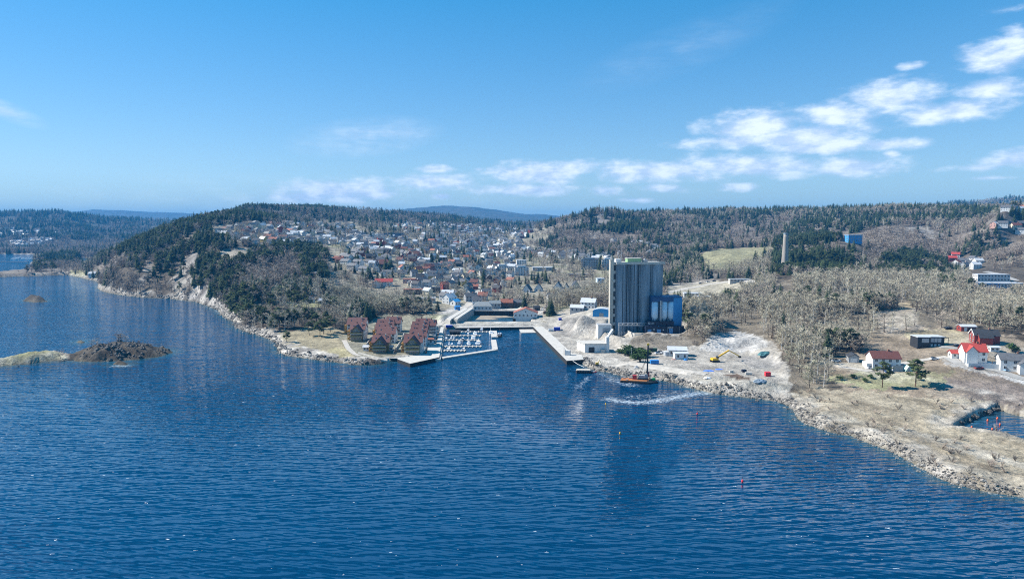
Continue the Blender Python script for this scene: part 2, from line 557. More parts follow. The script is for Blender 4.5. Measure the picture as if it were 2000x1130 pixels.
# each control height is kept as sight angle above the camera, so that the skyline falls where it should
tv = (CT[:, 2] - CAMZ) / CT[:, 1]
A_ = np.block([[kern(_d) - 0.0 * np.eye(len(CT)), np.ones((len(CT), 1))], [np.ones((1, len(CT))), np.zeros((1, 1))]])
coef = np.linalg.lstsq(A_, np.append(tv, 0), rcond=1e-9)[0]
def rbf(x, y):
    u, v = warp(x, y)
    s = np.full(x.shape, coef[-1])
    for k in range(len(CT)):
        s = s + coef[k] * kern(np.hypot(u - cu[k], v - cv[k]))
    return CAMZ + s * y

NA, ND = 860, 840
AMAX = 1.3
LY0, LY1 = math.log(140.0), math.log(12500.0)
ag = np.linspace(-AMAX, AMAX, NA)
lg = np.linspace(LY0, LY1, ND)
GA, GL = np.meshgrid(ag, lg)               # rows go away from the camera
GY = np.exp(GL)
GX = GA * GY

# flat ground: (outline in the photograph, height)
FLATS = [([(1046, 640), (1109, 705), (1137, 703), (1165, 714), (1200, 716), (1222, 700), (1215, 690), (1192, 672), (1160, 660), (1120, 655), (1085, 640)], 2.2),
         ([(1196, 662), (1196, 640), (1296, 632), (1310, 645), (1230, 668)], 3.0),
         ([(1228, 649), (1282, 632), (1338, 632), (1335, 652), (1322, 656), (1240, 650)], 6.0),
         ([(1158, 622), (1158, 606), (1200, 604), (1200, 622)], 12.0),
         ([(1225, 706), (1262, 712), (1330, 722), (1385, 733), (1520, 735), (1500, 705), (1450, 690), (1380, 686), (1300, 682), (1262, 682), (1262, 700)], 4.0),
         ([(757, 704), (690, 690), (672, 668), (676, 640), (730, 616), (850, 622), (862, 644), (848, 655), (845, 672), (838, 682), (822, 698)], 2.3),
         ([(866, 641), (897, 642), (1045, 641), (1046, 625), (1010, 624), (1010, 600), (925, 604), (905, 606), (870, 628)], 2.6)]

# heaps: (pixel x, pixel y, height there, half length, half width, turn, height of heap, roughness)
BUMPS = [(1137, 650, 3, 11, 8, 0.5, 8.5, .5), (1118, 640, 3, 12, 8, 0.6, 5, .5), (1100, 636, 3, 9, 6, .5, 2.5, .4),
         (1440, 674, 5, 22, 8, 0.1, 5.2, .9), (1402, 678, 5, 14, 6, 0.0, 2.8, 1.0), (1425, 668, 6, 10, 5, 0, 2.5, 1.0), (1480, 684, 5, 10, 6, 0, 2.5, .8),
         (1500, 706, 5, 12, 8, 0, 2.2, 1.0), (1470, 714, 4.5, 14, 6, 0, 1.2, 1.0),
         (1420, 752, 3, 26, 6, -0.12, 3.0, .15), (1500, 755, 3, 20, 6, 0.0, 2.6, .15), (1500, 742, 3.5, 6, 3, 0, 1.6, .7),
         (1300, 733, 2.5, 22, 4, -0.1, 1.4, .5), (1592, 772, 3, 5, 4, 0, 1.8, 1.0), (1280, 668, 4, 22, 8, 0.05, 3.0, .3)]

def build_heights():
    H = np.empty_like(GX)
    for i in range(0, ND, 60):
        H[i:i + 60] = rbf(GX[i:i + 60], GY[i:i + 60])
    sd = np.full(GX.shape, -1e9)
    for poly in LANDS:
        sd = np.maximum(sd, sdist(GX, GY, poly))
    for poly in (POND, BASIN):
        sd = np.minimum(sd, -sdist(GX, GY, poly))
    # islands carry their own small relief
    isl = np.full(GX.shape, -1e9)
    for poly in LANDS[2:]:
        isl = np.maximum(isl, sdist(GX, GY, poly))
    n_big = fbm(GX, GY, 90, 4, 3) - .5
    n_mid = fbm(GX, GY, 16, 4, 21) - .5
    n_small = fbm(GX, GY, 4.5, 3, 5) - .5
    ridged = 1 - np.abs(fbm(GX, GY, 11, 4, 44) - .5) * 4
    px, py = proj(GX, GY, H)
    hilly = np.clip((H - 6) / 25, 0, 1)
    H = H + hilly * (n_big * 12 + n_mid * 3)
    far = np.clip((GY - 3000) / 3000, 0, 1)
    H = H + far * (fbm(GX, GY, 420, 5, 8) - .5) * 45
    inl = np.clip(sd, 0, None)
    low = 0.3 + np.clip(inl * 0.25, 0, 1.6)
    H = np.maximum(H, low)
    # rocks heave along the shore
    rocky = np.clip(1 - inl / 26, 0, 1) * np.clip(inl / 2, 0, 1)
    H = H + rocky * (np.clip(ridged, 0, 1) * 1.3 + n_small * 1.6)
    ii = isl > 0
    crag = 1 - np.abs(fbm(GX * .8 + GY * .5, GY * 1.3, 8, 4, 144) - .5) * 5
    hi = 0.25 + np.clip(isl, 0, 12) * 0.36 + (np.clip(ridged, -.4, 1) * 2.2 + np.clip(crag, -.5, 1) * 1.6) * np.clip(isl / 3, 0, 1) + n_small * 2.6 * np.clip(isl / 2, 0, 1)
    # the bare rock of the near skerry stands higher than its tail
    ctr = P(235, 690, 0)
    hi = hi * np.where((GY < 600), 0.42 + 0.42 * np.exp(-((GX - ctr.x) / 26.0) ** 2), 1.0)
    tl = np.exp(-((GX - P(80, 700, 0).x) / 14.0) ** 2) * np.clip(isl, 0, 5) * .35 * (GY < 600)
    hi = hi + tl
    hi = np.where(GY > 800, np.minimum(hi, 4.5), hi)
    H = np.where(ii & ~(sdist(GX, GY, MAIN) > 0), hi, H)
    for (poly, z) in FLATS:
        wp = [tuple(P(q[0], q[1], z))[:2] for q in poly]
        s = sdist(GX, GY, wp)
        k = np.clip((s + 5) / 5, 0, 1)
        k = k * k * (3 - 2 * k)
        H = H * (1 - k) + (z + n_small * .12) * k
    for (bx, by, bz, rx, ry, rot, hh, rough) in BUMPS:
        q = P(bx, by, bz)
        dx, dy = GX - q.x, GY - q.y
        ca, sa = math.cos(rot), math.sin(rot)
        r = np.hypot((dx * ca + dy * sa) / rx, (-dx * sa + dy * ca) / ry) + n_mid * rough * .5
        H = H + hh * np.clip(1 - r, 0, 1) ** 0.9 * (1 + n_small * rough)
    sea = -np.clip(-sd * 0.4, 0.0, 2.5) - 0.15
    k = np.clip(sd / 0.8 + .5, 0, 1)
    H = sea * (1 - k) + H * k
    return H, sd
HG, SD = build_heights()

def _gi(x, y):
    x = np.asarray(x, float); y = np.asarray(y, float)
    fa = np.clip((x / y + AMAX) / (2 * AMAX) * (NA - 1), 0, NA - 1.001)
    fl = np.clip((np.log(np.maximum(y, 1)) - LY0) / (LY1 - LY0) * (ND - 1), 0, ND - 1.001)
    return fa, fl
def bil(G, x, y):
    fa, fl = _gi(x, y)
    ia, il = fa.astype(int), fl.astype(int)
    a, b = fa - ia, fl - il
    return (G[il, ia] * (1 - a) + G[il, ia + 1] * a) * (1 - b) + (G[il + 1, ia] * (1 - a) + G[il + 1, ia + 1] * a) * b
def HZ(x, y):
    return float(bil(HG, x, y))
def G(px, py, dmin=200, dmax=9000):        # where a sight line meets the ground
    prev = None
    d = dmin
    while d < dmax:
        p = PD(px, py, d)
        if p.z <= max(HZ(p.x, p.y), 0):
            lo, hi = (prev or d), d
            for _ in range(18):
                m_ = (lo + hi) / 2
                q = PD(px, py, m_)
                if q.z <= max(HZ(q.x, q.y), 0): hi = m_
                else: lo = m_
            q = PD(px, py, hi)
            q.z = HZ(q.x, q.y)
            return q
        prev = d
        d *= 1.006
    q = PD(px, py, dmax)
    q.z = HZ(q.x, q.y)
    return q

# ------------------------------------------------------------------ ground colours (what the ground is made of, place by place)
FOREST, DRY, GRASS = (.075, .062, .047), (.32, .275, .20), (.17, .19, .075)
GRAVEL, CONC, ROCK = (.335, .31, .27), (.46, .44, .405), (.30, .28, .26)
TOWNG, PALEROCK, SCRUB = (.25, .225, .175), (.38, .355, .315), (.17, .135, .10)
AREAS = [  # (outline in the photograph, colour, ragged edge in pixels)
    ([(640, 560), (640, 470), (430, 470), (400, 440), (700, 432), (1060, 425), (1090, 470), (1200, 500), (1200, 600), (1060, 640), (860, 640), (820, 600)], TOWNG, 8),
    ([(1360, 500), (1395, 487), (1510, 482), (1505, 495), (1440, 525), (1380, 526)], (.235, .22, .13), 3),
    ([(1300, 560), (1400, 548), (1470, 552), (1470, 570), (1400, 596), (1300, 600)], (.33, .30, .23), 4),
    ([(1410, 568), (1470, 560), (1480, 572), (1420, 580)], (.24, .25, .12), 2),
    ([(1040, 640), (1095, 610), (1140, 600), (1200, 600), (1200, 640), (1345, 628), (1336, 655), (1240, 652), (1235, 668), (1300, 676), (1365, 676), (1395, 655), (1440, 646),
      (1500, 662), (1530, 690), (1545, 740), (1540, 791), (1480, 800), (1280, 745), (1107, 720)], GRAVEL, 7),
    ([(1090, 650), (1100, 622), (1140, 616), (1166, 626), (1166, 655), (1110, 658)], (.24, .225, .205), 3),
    ([(1364, 682), (1395, 658), (1440, 648), (1478, 655), (1500, 672), (1480, 684), (1420, 690)], (.42, .405, .38), 4),
    ([(1228, 672), (1240, 655), (1330, 656), (1360, 668), (1330, 682), (1262, 684)], (.20, .175, .14), 2),
    ([(1415, 731), (1440, 730), (1468, 738), (1464, 744), (1440, 740)], (.13, .09, .065), 1),
    ([(1340, 742), (1400, 735), (1540, 748), (1545, 762), (1440, 762)], (.34, .315, .265), 2),
    ([(1545, 770), (1600, 756), (1680, 762), (1760, 756), (2100, 780), (2200, 1020), (1960, 965), (1740, 880), (1560, 812)], DRY, 8),
    ([(1560, 830), (1556, 795), (1640, 800), (1760, 850), (1900, 905), (2200, 960), (2200, 1060), (1900, 960), (1700, 872)], (.36, .32, .25), 8),
    ([(1690, 830), (1780, 838), (1860, 858), (1960, 890), (2100, 930), (2100, 940), (1950, 905), (1850, 872), (1770, 850)], (.38, .345, .28), 6),
    ([(1600, 700), (1680, 690), (1700, 655), (1800, 640), (1870, 640), (1990, 660), (2100, 680), (2100, 800), (1760, 770), (1650, 765)], (.26, .21, .155), 9),
    ([(1610, 735), (1680, 726), (1760, 728), (1860, 722), (1850, 752), (1700, 760)], (.27, .265, .155), 10),
    ([(1755, 655), (1800, 643), (1880, 646), (1890, 668), (1850, 672), (1780, 662)], (.36, .31, .19), 5),
    ([(1840, 735), (1900, 722), (2100, 735), (2100, 800), (1960, 796), (1850, 765)], (.20, .165, .14), 10),
    ([(1836, 700), (1862, 694), (1880, 706), (1925, 706), (1945, 716), (1965, 726), (2080, 760), (2080, 776), (1950, 735), (1890, 722), (1850, 712)], (.40, .39, .37), 2),
    ([(1690, 722), (1770, 722), (1770, 706), (1680, 706), (1640, 712)], (.33, .30, .24), 4),
    ([(1700, 610), (1780, 600), (1800, 630), (1720, 650)], (.28, .235, .17), 8),
    ([(1752, 592), (1776, 588), (1782, 606), (1764, 612)], (.33, .27, .18), 2),
    ([(520, 565), (550, 556), (556, 572), (530, 578)], (.22, .25, .09), 2),
    ([(560, 590), (610, 584), (640, 594), (600, 602), (565, 600)], (.26, .26, .13), 4),
    ([(670, 612), (700, 596), (725, 600), (712, 622), (690, 626)], (.25, .26, .12), 3),
    ([(600, 640), (660, 640), (700, 680), (700, 712), (640, 706), (540, 690), (540, 650)], (.29, .25, .165), 6),
    ([(636, 690), (650, 676), (690, 682), (684, 696), (650, 700)], (.33, .29, .17), 3),
    ([(660, 660), (740, 615), (850, 615), (866, 640), (840, 690), (800, 706), (757, 704), (690, 694)], (.235, .22, .165), 3),
    ([(830, 630), (880, 600), (930, 595), (925, 610), (890, 634), (866, 642), (842, 640)], (.40, .38, .35), 3),
    ([(866, 641), (925, 600), (1010, 596), (1060, 610), (1056, 640), (900, 643)], (.38, .36, .32), 2),
    ([(420, 500), (440, 486), (500, 482), (510, 492), (470, 512), (430, 516)], (.32, .28, .22), 6),
    ([(700, 450), (744, 450), (744, 456), (700, 458)], (.35, .29, .18), 1),
    ([(132, 537), (155, 541), (170, 538), (164, 527), (140, 527)], (.33, .31, .17), 2),
    ([(130, 470), (240, 477), (235, 486), (140, 484)], (.27, .235, .16), 3),
    ([(0, 690), (100, 682), (135, 700), (100, 704), (0, 716)], (.235, .225, .12), 3),
    ([(1110, 700), (1150, 690), (1200, 700), (1225, 712), (1180, 716)], (.43, .40, .35), 2), ([(1262, 704), (1300, 698), (1380, 712), (1440, 722), (1500, 724), (1490, 732), (1400, 728)], (.31, .285, .25), 3),
    ([(1290, 690), (1350, 684), (1390, 694), (1370, 706), (1310, 702)], (.345, .32, .28), 3), ([(1440, 700), (1500, 690), (1530, 706), (1520, 724), (1460, 716)], (.27, .255, .235), 4), ([(1190, 722), (1280, 728), (1350, 740), (1340, 748), (1250, 738)], (.30, .255, .205), 3),
]
CLIFFS = [([(360, 592), (372, 560), (396, 530), (405, 560), (432, 590), (428, 606), (400, 596)], .9), ([(262, 560), (285, 520), (296, 500), (300, 530), (275, 566)], .5),
          ([(330, 550), (365, 498), (392, 488), (384, 540), (352, 580)], .5), ([(1150, 450), (1165, 430), (1185, 440), (1180, 470), (1160, 475)], .4), ([(1160, 425), (1185, 415), (1190, 440), (1175, 450)], .5),
          ([(1770, 445), (1800, 440), (1850, 460), (1820, 472), (1780, 460)], .5), ([(1300, 552), (1400, 535), (1402, 548), (1310, 564)], .5), ([(430, 612), (450, 600), (470, 620), (462, 640), (440, 622)], .7),
          ([(540, 690), (560, 672), (600, 678), (640, 690), (670, 700), (700, 712), (620, 704), (560, 696)], .85), ([(1700, 610), (1790, 600), (1800, 640), (1720, 650)], .35)]
ROADS_PX = []

def ground_colour():
    dzx = np.gradient(HG, axis=1) / np.gradient(GX, axis=1)
    dzy = np.gradient(HG, axis=0) / np.gradient(GY, axis=0)
    slope = np.hypot(dzx, dzy)
    px, py = proj(GX, GY, HG)
    n1 = fbm(GX, GY, 30, 4, 61) - .5
    n2 = fbm(GX, GY, 9, 4, 67) - .5
    n3 = fbm(GX, GY, 3.2, 3, 71) - .5
    colr = np.empty(GX.shape + (3,))
    colr[:] = FOREST
    blend = np.clip(n1 * 3 + .3, 0, 1)[..., None]
    colr = colr * (1 - blend * .6) + np.array((.125, .105, .078)) * blend * .6
    far = np.clip((GY - 2300) / 900, 0, 1)[..., None]
    dark = np.clip(n1 * 5 + .55, 0, 1)[..., None]
    colr = colr * (1 - far) + (np.array((.05, .06, .042)) * dark + np.array((.095, .085, .07)) * (1 - dark)) * far
    ok = GY < 2300
    for (poly, cc, rag) in AREAS:
        k = (pip(px + n2 * rag * 4, py + n3 * rag * 2.5, poly) & ok)[..., None]
        colr = np.where(k, np.array(cc), colr)
    town = pip(px, py, AREAS[0][0]) & ok
    tg = np.clip((fbm(GX, GY, 45, 3, 91) - .5) * 6, 0, 1)[..., None] * town[..., None] * (np.abs(colr - np.array(TOWNG)).sum(-1) < .01)[..., None]
    colr = colr * (1 - tg * .7) + np.array((.30, .275, .20)) * tg * .7
    gg = np.clip((fbm(GX, GY, 38, 3, 95) - .58) * 7, 0, 1)[..., None] * town[..., None]
    colr = colr * (1 - gg * .5) + np.array((.20, .215, .10)) * gg * .5
    # dead grass lies in streaks along the shore, with bare earth and paler stony bands between
    al, ac = GX * .62 - GY * .78, GX * .78 + GY * .62
    st = fbm(al * .22, ac, 7, 4, 171) - .5
    st2 = fbm(al * .3, ac, 22, 3, 177) - .5
    mead = (pip(px, py, [(1545, 770), (1600, 700), (1700, 655), (1800, 640), (1990, 650), (2300, 680), (2300, 1100), (1900, 1010), (1553, 835)]) & ok)[..., None]
    brown = np.clip(st * 5 + .1, 0, 1)[..., None] * mead * .6
    colr = colr * (1 - brown) + np.array((.17, .135, .09)) * brown
    stony = np.clip(st2 * 6 - .5, 0, 1)[..., None] * mead * .6
    colr = colr * (1 - stony) + np.array((.42, .385, .32)) * stony
    # bare rock on steep ground, on the shore and in the cliffs
    dist = np.clip((GY - 800) / 300, 0, 1)[..., None] * (np.abs(colr - np.array(FOREST)).sum(-1) < .2)[..., None] * (GY < 2300)[..., None]
    colr = colr * (1 - dist) + np.array((.15, .128, .105)) * (1 + n1[..., None] * 1.5) * dist
    wood = pip(px + n2 * 30, py + n3 * 20, [(1330, 690), (1338, 610), (1400, 590), (1470, 550), (1700, 545), (1900, 550), (2300, 560), (2300, 650), (1880, 636), (1760, 650), (1700, 690), (1640, 712), (1600, 766), (1545, 755), (1535, 690), (1500, 664), (1440, 646)]) & ok
    fo = (np.abs(colr - np.array(FOREST)).sum(-1) < .15) & wood
    colr = np.where(fo[..., None], np.array((.165, .14, .105)) * (1 + n1[..., None]), colr)
    rk = np.clip((slope - .95) * 2.0 + n2 * 1.8, 0, 1) * (GY < 1500) * .5
    shore = np.clip(1 - (SD - 2.5) / 7 + n2 * 3.6, 0, 1) * (SD > -4)
    keep = pip(px, py, AREAS[4][0]) | pip(px, py, AREAS[10][0])
    rk = np.maximum(rk, shore * np.where(keep, .55, np.where(px < 350, .55, .9)))
    for (poly, amt) in CLIFFS:
        k = pip(px + n2 * 26, py + n3 * 14, poly) & (GY < 2300)
        rk = np.maximum(rk, k * amt)
    isl = np.zeros(GX.shape, bool)
    for poly in LANDS[4:]:
        isl |= sdist(GX, GY, poly) > -3
    rc = np.array(ROCK) * (1 + n3[..., None] * 1.3 + n2[..., None] * .9)
    light = np.clip(n2 * 4 + .35, 0, 1)[..., None]
    rc = rc * (1 - light) + np.array(PALEROCK) * (1 + n3[..., None] * .8) * light
    rc = np.where((isl & ((px > 135) | (py < 680)) & (GY < 1000))[..., None], np.array((.060, .052, .042)) * (1 + n3[..., None] * 2.2 + n2[..., None]), rc)
    rk = np.where(isl & ((px > 135) | (py < 680)) & (GY < 1000), np.clip(.75 + n2 * 2, 0, 1), rk)
    rk = np.clip(rk, 0, 1)[..., None]
    colr = colr * (1 - rk) + rc * rk
    # weed and wet dark rock at the waterline
    wet = np.clip((.75 + n2 * 1.4 - HG) / .5, 0, 1) * (SD > -12)
    wet = wet[..., None] * np.where(keep, .75, .9)[..., None]
    colr = colr * (1 - wet) + np.array((.10, .088, .06)) * wet
    colr *= (1 + n2[..., None] * .55 + n3[..., None] * .5)
    return np.clip(colr, .012, .8)

gcol = ground_colour()

def ground_material():
    m, t, b = new_mat("ground")
    at = t.nodes.new('ShaderNodeAttribute')
    at.attribute_name = "tint"
    g = t.nodes.new('ShaderNodeNewGeometry')
    def nz(scale, detail=5):
        n = t.nodes.new('ShaderNodeTexNoise')
        n.inputs['Scale'].default_value = scale
        n.inputs['Detail'].default_value = detail
        n.inputs['Roughness'].default_value = .65
        t.links.new(g.outputs['Position'], n.inputs['Vector'])
        return n
    a, c2 = nz(.55, 6), nz(.13, 5)
    r1 = t.nodes.new('ShaderNodeMapRange')
    for k, v in (('From Min', .32), ('From Max', .68), ('To Min', .66), ('To Max', 1.3)):
        r1.inputs[k].default_value = v
    t.links.new(a.outputs['Fac'], r1.inputs['Value'])
    r2 = t.nodes.new('ShaderNodeMapRange')
    for k, v in (('From Min', .35), ('From Max', .65), ('To Min', .75), ('To Max', 1.22)):
        r2.inputs[k].default_value = v
    t.links.new(c2.outputs['Fac'], r2.inputs['Value'])
    mu = t.nodes.new('ShaderNodeMath'); mu.operation = 'MULTIPLY'
    t.links.new(r1.outputs[0], mu.inputs[0]); t.links.new(r2.outputs[0], mu.inputs[1])
    vm = t.nodes.new('ShaderNodeVectorMath'); vm.operation = 'SCALE'
    t.links.new(at.outputs['Color'], vm.inputs[0]); t.links.new(mu.outputs[0], vm.inputs['Scale'])
    t.links.new(vm.outputs[0], b.inputs['Base Color'])
    b.inputs['Roughness'].default_value = .92
    b.inputs['Specular IOR Level'].default_value = .15
    bp = t.nodes.new('ShaderNodeBump')
    bp.inputs['Strength'].default_value = .9
    bp.inputs['Distance'].default_value = 1.1
    t.links.new(a.outputs['Fac'], bp.inputs['Height'])
    t.links.new(bp.outputs[0], b.inputs['Normal'])
    return m

def grid_quads(nr, nc):
    i = np.arange(nr * nc).reshape(nr, nc)
    return np.stack([i[:-1, :-1], i[:-1, 1:], i[1:, 1:], i[1:, :-1]], -1).reshape(-1, 4)

def build_ground():
    verts = np.stack([GX, GY, HG], -1).reshape(-1, 3)
    q = grid_quads(ND, NA)
    land = (SD > -14).ravel()
    keep = land[q].any(1)
    q = q[keep]
    used = np.unique(q)
    remap = np.full(len(verts), -1, np.int64)
    remap[used] = np.arange(len(used))
    me = mesh_np("ground", verts[used], remap[q], [ground_material()])
    at = me.color_attributes.new("tint", 'FLOAT_COLOR', 'POINT')
    cc = np.ones((len(used), 4), np.float32)
    cc[:, :3] = gcol.reshape(-1, 3)[used]
    at.data.foreach_set('color', cc.ravel())
    o = bpy.data.objects.new("ground", me)
    COL.objects.link(o)
    tag(o, "rocky wooded coast with gravel quays, dry meadows and forested hills", None, None, "structure")
build_ground()

# ------------------------------------------------------------------ water
def water_material():
    m, t, b = new_mat("sea_water")
    L = t.links.new
    N = t.nodes.new
    g = N('ShaderNodeNewGeometry')
    def noise(sx, sy, rot, detail, rough=.55, dist=0.0, off=0):
        mp = N('ShaderNodeMapping')
        mp.vector_type = 'POINT'
        mp.inputs['Rotation'].default_value = (0, 0, rot)
        mp.inputs['Location'].default_value = (off, off * 1.7, 0)
        mp.inputs['Scale'].default_value = (1 / sx, 1 / sy, 1)
        L(g.outputs['Position'], mp.inputs[0])
        n = N('ShaderNodeTexNoise')
        n.inputs['Scale'].default_value = 1.0
        n.inputs['Detail'].default_value = detail
        n.inputs['Roughness'].default_value = rough
        n.inputs['Distortion'].default_value = dist
        L(mp.outputs[0], n.inputs['Vector'])
        return n.outputs['Fac']
    def mth(op, a, b_=None, c_=None, cl=False):
        n = N('ShaderNodeMath'); n.operation = op; n.use_clamp = cl
        for i, v in enumerate((a, b_, c_)):
            if v is None: continue
            if isinstance(v, (int, float)): n.inputs[i].default_value = v
            else: L(v, n.inputs[i])
        return n.outputs[0]
    # slopes of the wind waves, summed over wavelengths from a few decimetres to a long swell
    def slope(sx, sy, rot, detail, rough, dist, off):
        mp = N('ShaderNodeMapping')
        mp.inputs['Rotation'].default_value = (0, 0, rot)
        mp.inputs['Location'].default_value = (off, off * 1.7, 0)
        mp.inputs['Scale'].default_value = (1 / sx, 1 / sy, 1)
        L(g.outputs['Position'], mp.inputs[0])
        n = N('ShaderNodeTexNoise')
        n.inputs['Scale'].default_value = 1.0
        n.inputs['Detail'].default_value = detail
        n.inputs['Roughness'].default_value = rough
        n.inputs['Distortion'].default_value = dist
        L(mp.outputs[0], n.inputs['Vector'])
        v = N('ShaderNodeVectorMath'); v.operation = 'SUBTRACT'
        L(n.outputs['Color'], v.inputs[0]); v.inputs[1].default_value = (.5, .5, .5)
        return v.outputs[0]
    def scaled(v, k):
        n = N('ShaderNodeVectorMath'); n.operation = 'MULTIPLY'
        L(v, n.inputs[0]); n.inputs[1].default_value = k
        return n.outputs[0]
    def vadd(a_, b_):
        n = N('ShaderNodeVectorMath'); n.operation = 'ADD'
        L(a_, n.inputs[0]); L(b_, n.inputs[1])
        return n.outputs[0]
    spos = N('ShaderNodeSeparateXYZ'); L(g.outputs['Position'], spos.inputs[0])
    def train(lam, ang, wob, wsc, amp, off):            # one wind wave train: crests that wander, break off and fade
        kx, ky = math.sin(ang) * 2 * math.pi / lam, math.cos(ang) * 2 * math.pi / lam
        ph = mth('ADD', mth('MULTIPLY', spos.outputs[0], kx), mth('MULTIPLY', spos.outputs[1], ky))
        ph = mth('MULTIPLY_ADD', noise(wsc * 1.5, wsc * .6, ang, 2, .55, 0.0, off), wob, ph)
        am = noise(wsc * .9, wsc * .33, ang, 1, .5, .3, off + 40)
        am = mth('MULTIPLY', mth('MULTIPLY_ADD', am, 3.2, -.85, cl=True), amp)
        return mth('MULTIPLY', mth('SINE', ph), am)
    sy_ = mth('ADD', train(3.9, .05, 15, 15, .22, 3), train(2.3, -.13, 13, 8, .26, 19))
    sy_ = mth('ADD', sy_, train(1.25, .22, 11, 5, .24, 47))
    sv = N('ShaderNodeCombineXYZ'); L(sy_, sv.inputs[1]); L(mth('MULTIPLY', sy_, .16), sv.inputs[0])
    sl = vadd(sv.outputs[0], scaled(slope(1.7, .6, -0.1, 2, .6, .4, 31), (.5, .62, 0)))
    sl = vadd(sl, scaled(slope(30, 12, 0.10, 1, .5, .3, 77), (.04, .16, 0)))
    gust = noise(160, 55, 0.2, 3, .55, .6, 5)
    at = N('ShaderNodeAttribute'); at.attribute_name = "surf"
    sp = N('ShaderNodeSeparateColor'); L(at.outputs['Color'], sp.inputs[0])
    foam_a, calm, shal = sp.outputs[0], sp.outputs[1], sp.outputs[2]
    gs = N('ShaderNodeMapRange')
    for k, v in (('From Min', .35), ('From Max', .65), ('To Min', .70), ('To Max', 1.15)):
        gs.inputs[k].default_value = v
    L(gust, gs.inputs['Value'])
    amp = mth('MULTIPLY', gs.outputs[0], mth('MULTIPLY_ADD', calm, -.78, 1.0))
    vs = N('ShaderNodeVectorMath'); vs.operation = 'SCALE'
    L(sl, vs.inputs[0]); L(amp, vs.inputs['Scale'])
    up = N('ShaderNodeVectorMath'); up.operation = 'ADD'
    spv = N('ShaderNodeSeparateXYZ'); L(vs.outputs[0], spv.inputs[0])     # lee faces are short and steep, windward ones long and low
    cbv = N('ShaderNodeCombineXYZ'); L(mth('MAXIMUM', mth('MINIMUM', spv.outputs[0], .22), -.22), cbv.inputs[0])
    L(mth('MAXIMUM', mth('MINIMUM', mth('MULTIPLY', spv.outputs[1], 1.7), .11), -.40), cbv.inputs[1])
    L(cbv.outputs[0], up.inputs[0]); up.inputs[1].default_value = (0, 0, 1)
    nrm = N('ShaderNodeVectorMath'); nrm.operation = 'NORMALIZE'
    L(up.outputs[0], nrm.inputs[0])
    # foam: caps where crests are highest, streaks of the wind, churned water by the barge
    fn = noise(2.4, 1.0, 0.1, 4, .7, .8, 91)
    fs = noise(3.6, 1.2, .05, 2, .5, .5, 55)
    caps = mth('MULTIPLY', mth('GREATER_THAN', fs, .715), mth('GREATER_THAN', fn, .56))
    fn2 = noise(1.7, .8, 0.1, 5, .72, .8, 23)
    churn = mth('MULTIPLY_ADD', fn2, 4.2, -2.80)
    churn = mth('ADD', churn, mth('MULTIPLY', foam_a, .9))
    churn = mth('MULTIPLY', mth('MULTIPLY', churn, 2.6, cl=True), mth('MULTIPLY', foam_a, 1.7, cl=True))
    foam = mth('MAXIMUM', mth('MULTIPLY', caps, .8), mth('MULTIPLY', churn, .75), cl=True)
    cm = N('ShaderNodeMix'); cm.data_type = 'RGBA'
    cm.inputs[6].default_value = (.0009, .026, .074, 1)
    cm.inputs[7].default_value = (.03, .085, .10, 1)
    L(shal, cm.inputs[0])
    cf = N('ShaderNodeMix'); cf.data_type = 'RGBA'
    L(foam, cf.inputs[0]); L(cm.outputs[2], cf.inputs[6])
    cf.inputs[7].default_value = (.62, .70, .74, 1)
    L(cf.outputs[2], b.inputs['Base Color'])
    rg = mth('MULTIPLY_ADD', foam, .5, .07)
    L(rg, b.inputs['Roughness'])
    b.inputs['IOR'].default_value = 1.5
    b.inputs['Specular IOR Level'].default_value = 1.0
    L(nrm.outputs[0], b.inputs['Normal'])
    return m

FOAM_LINES = [([(1192, 779), (1215, 784), (1250, 786), (1290, 781), (1330, 774), (1365, 767), (1386, 767)], 5.5, 1.0),
              ([(1230, 776), (1290, 772), (1340, 766)], 10, .62), ([(1195, 742), (1215, 748), (1235, 752)], 6, .8),
              ([(1165, 728), (1190, 735), (1216, 744)], 5, .7), ([(1150, 735), (1135, 750), (1128, 757)], 2.5, .8), ([(1108, 728), (1104, 752)], 2.0, .6),
              ([(1117, 770), (1121, 800), (1127, 850), (1120, 900)], 1.2, .42), ([(1325, 838), (1345, 880), (1380, 905), (1420, 958)], .8, .5),
              ([(1250, 850), (1240, 900), (1245, 950), (1262, 980)], .8, .4), ([(500, 660), (522, 668), (515, 680), (480, 690), (400, 745), (345, 770)], 2.2, .48),
              ([(405, 598), (420, 604), (432, 615)], 5, .7), ([(225, 714), (250, 714)], 3.5, 1.0), ([(60, 715), (160, 708), (260, 703)], 2.0, .6)]

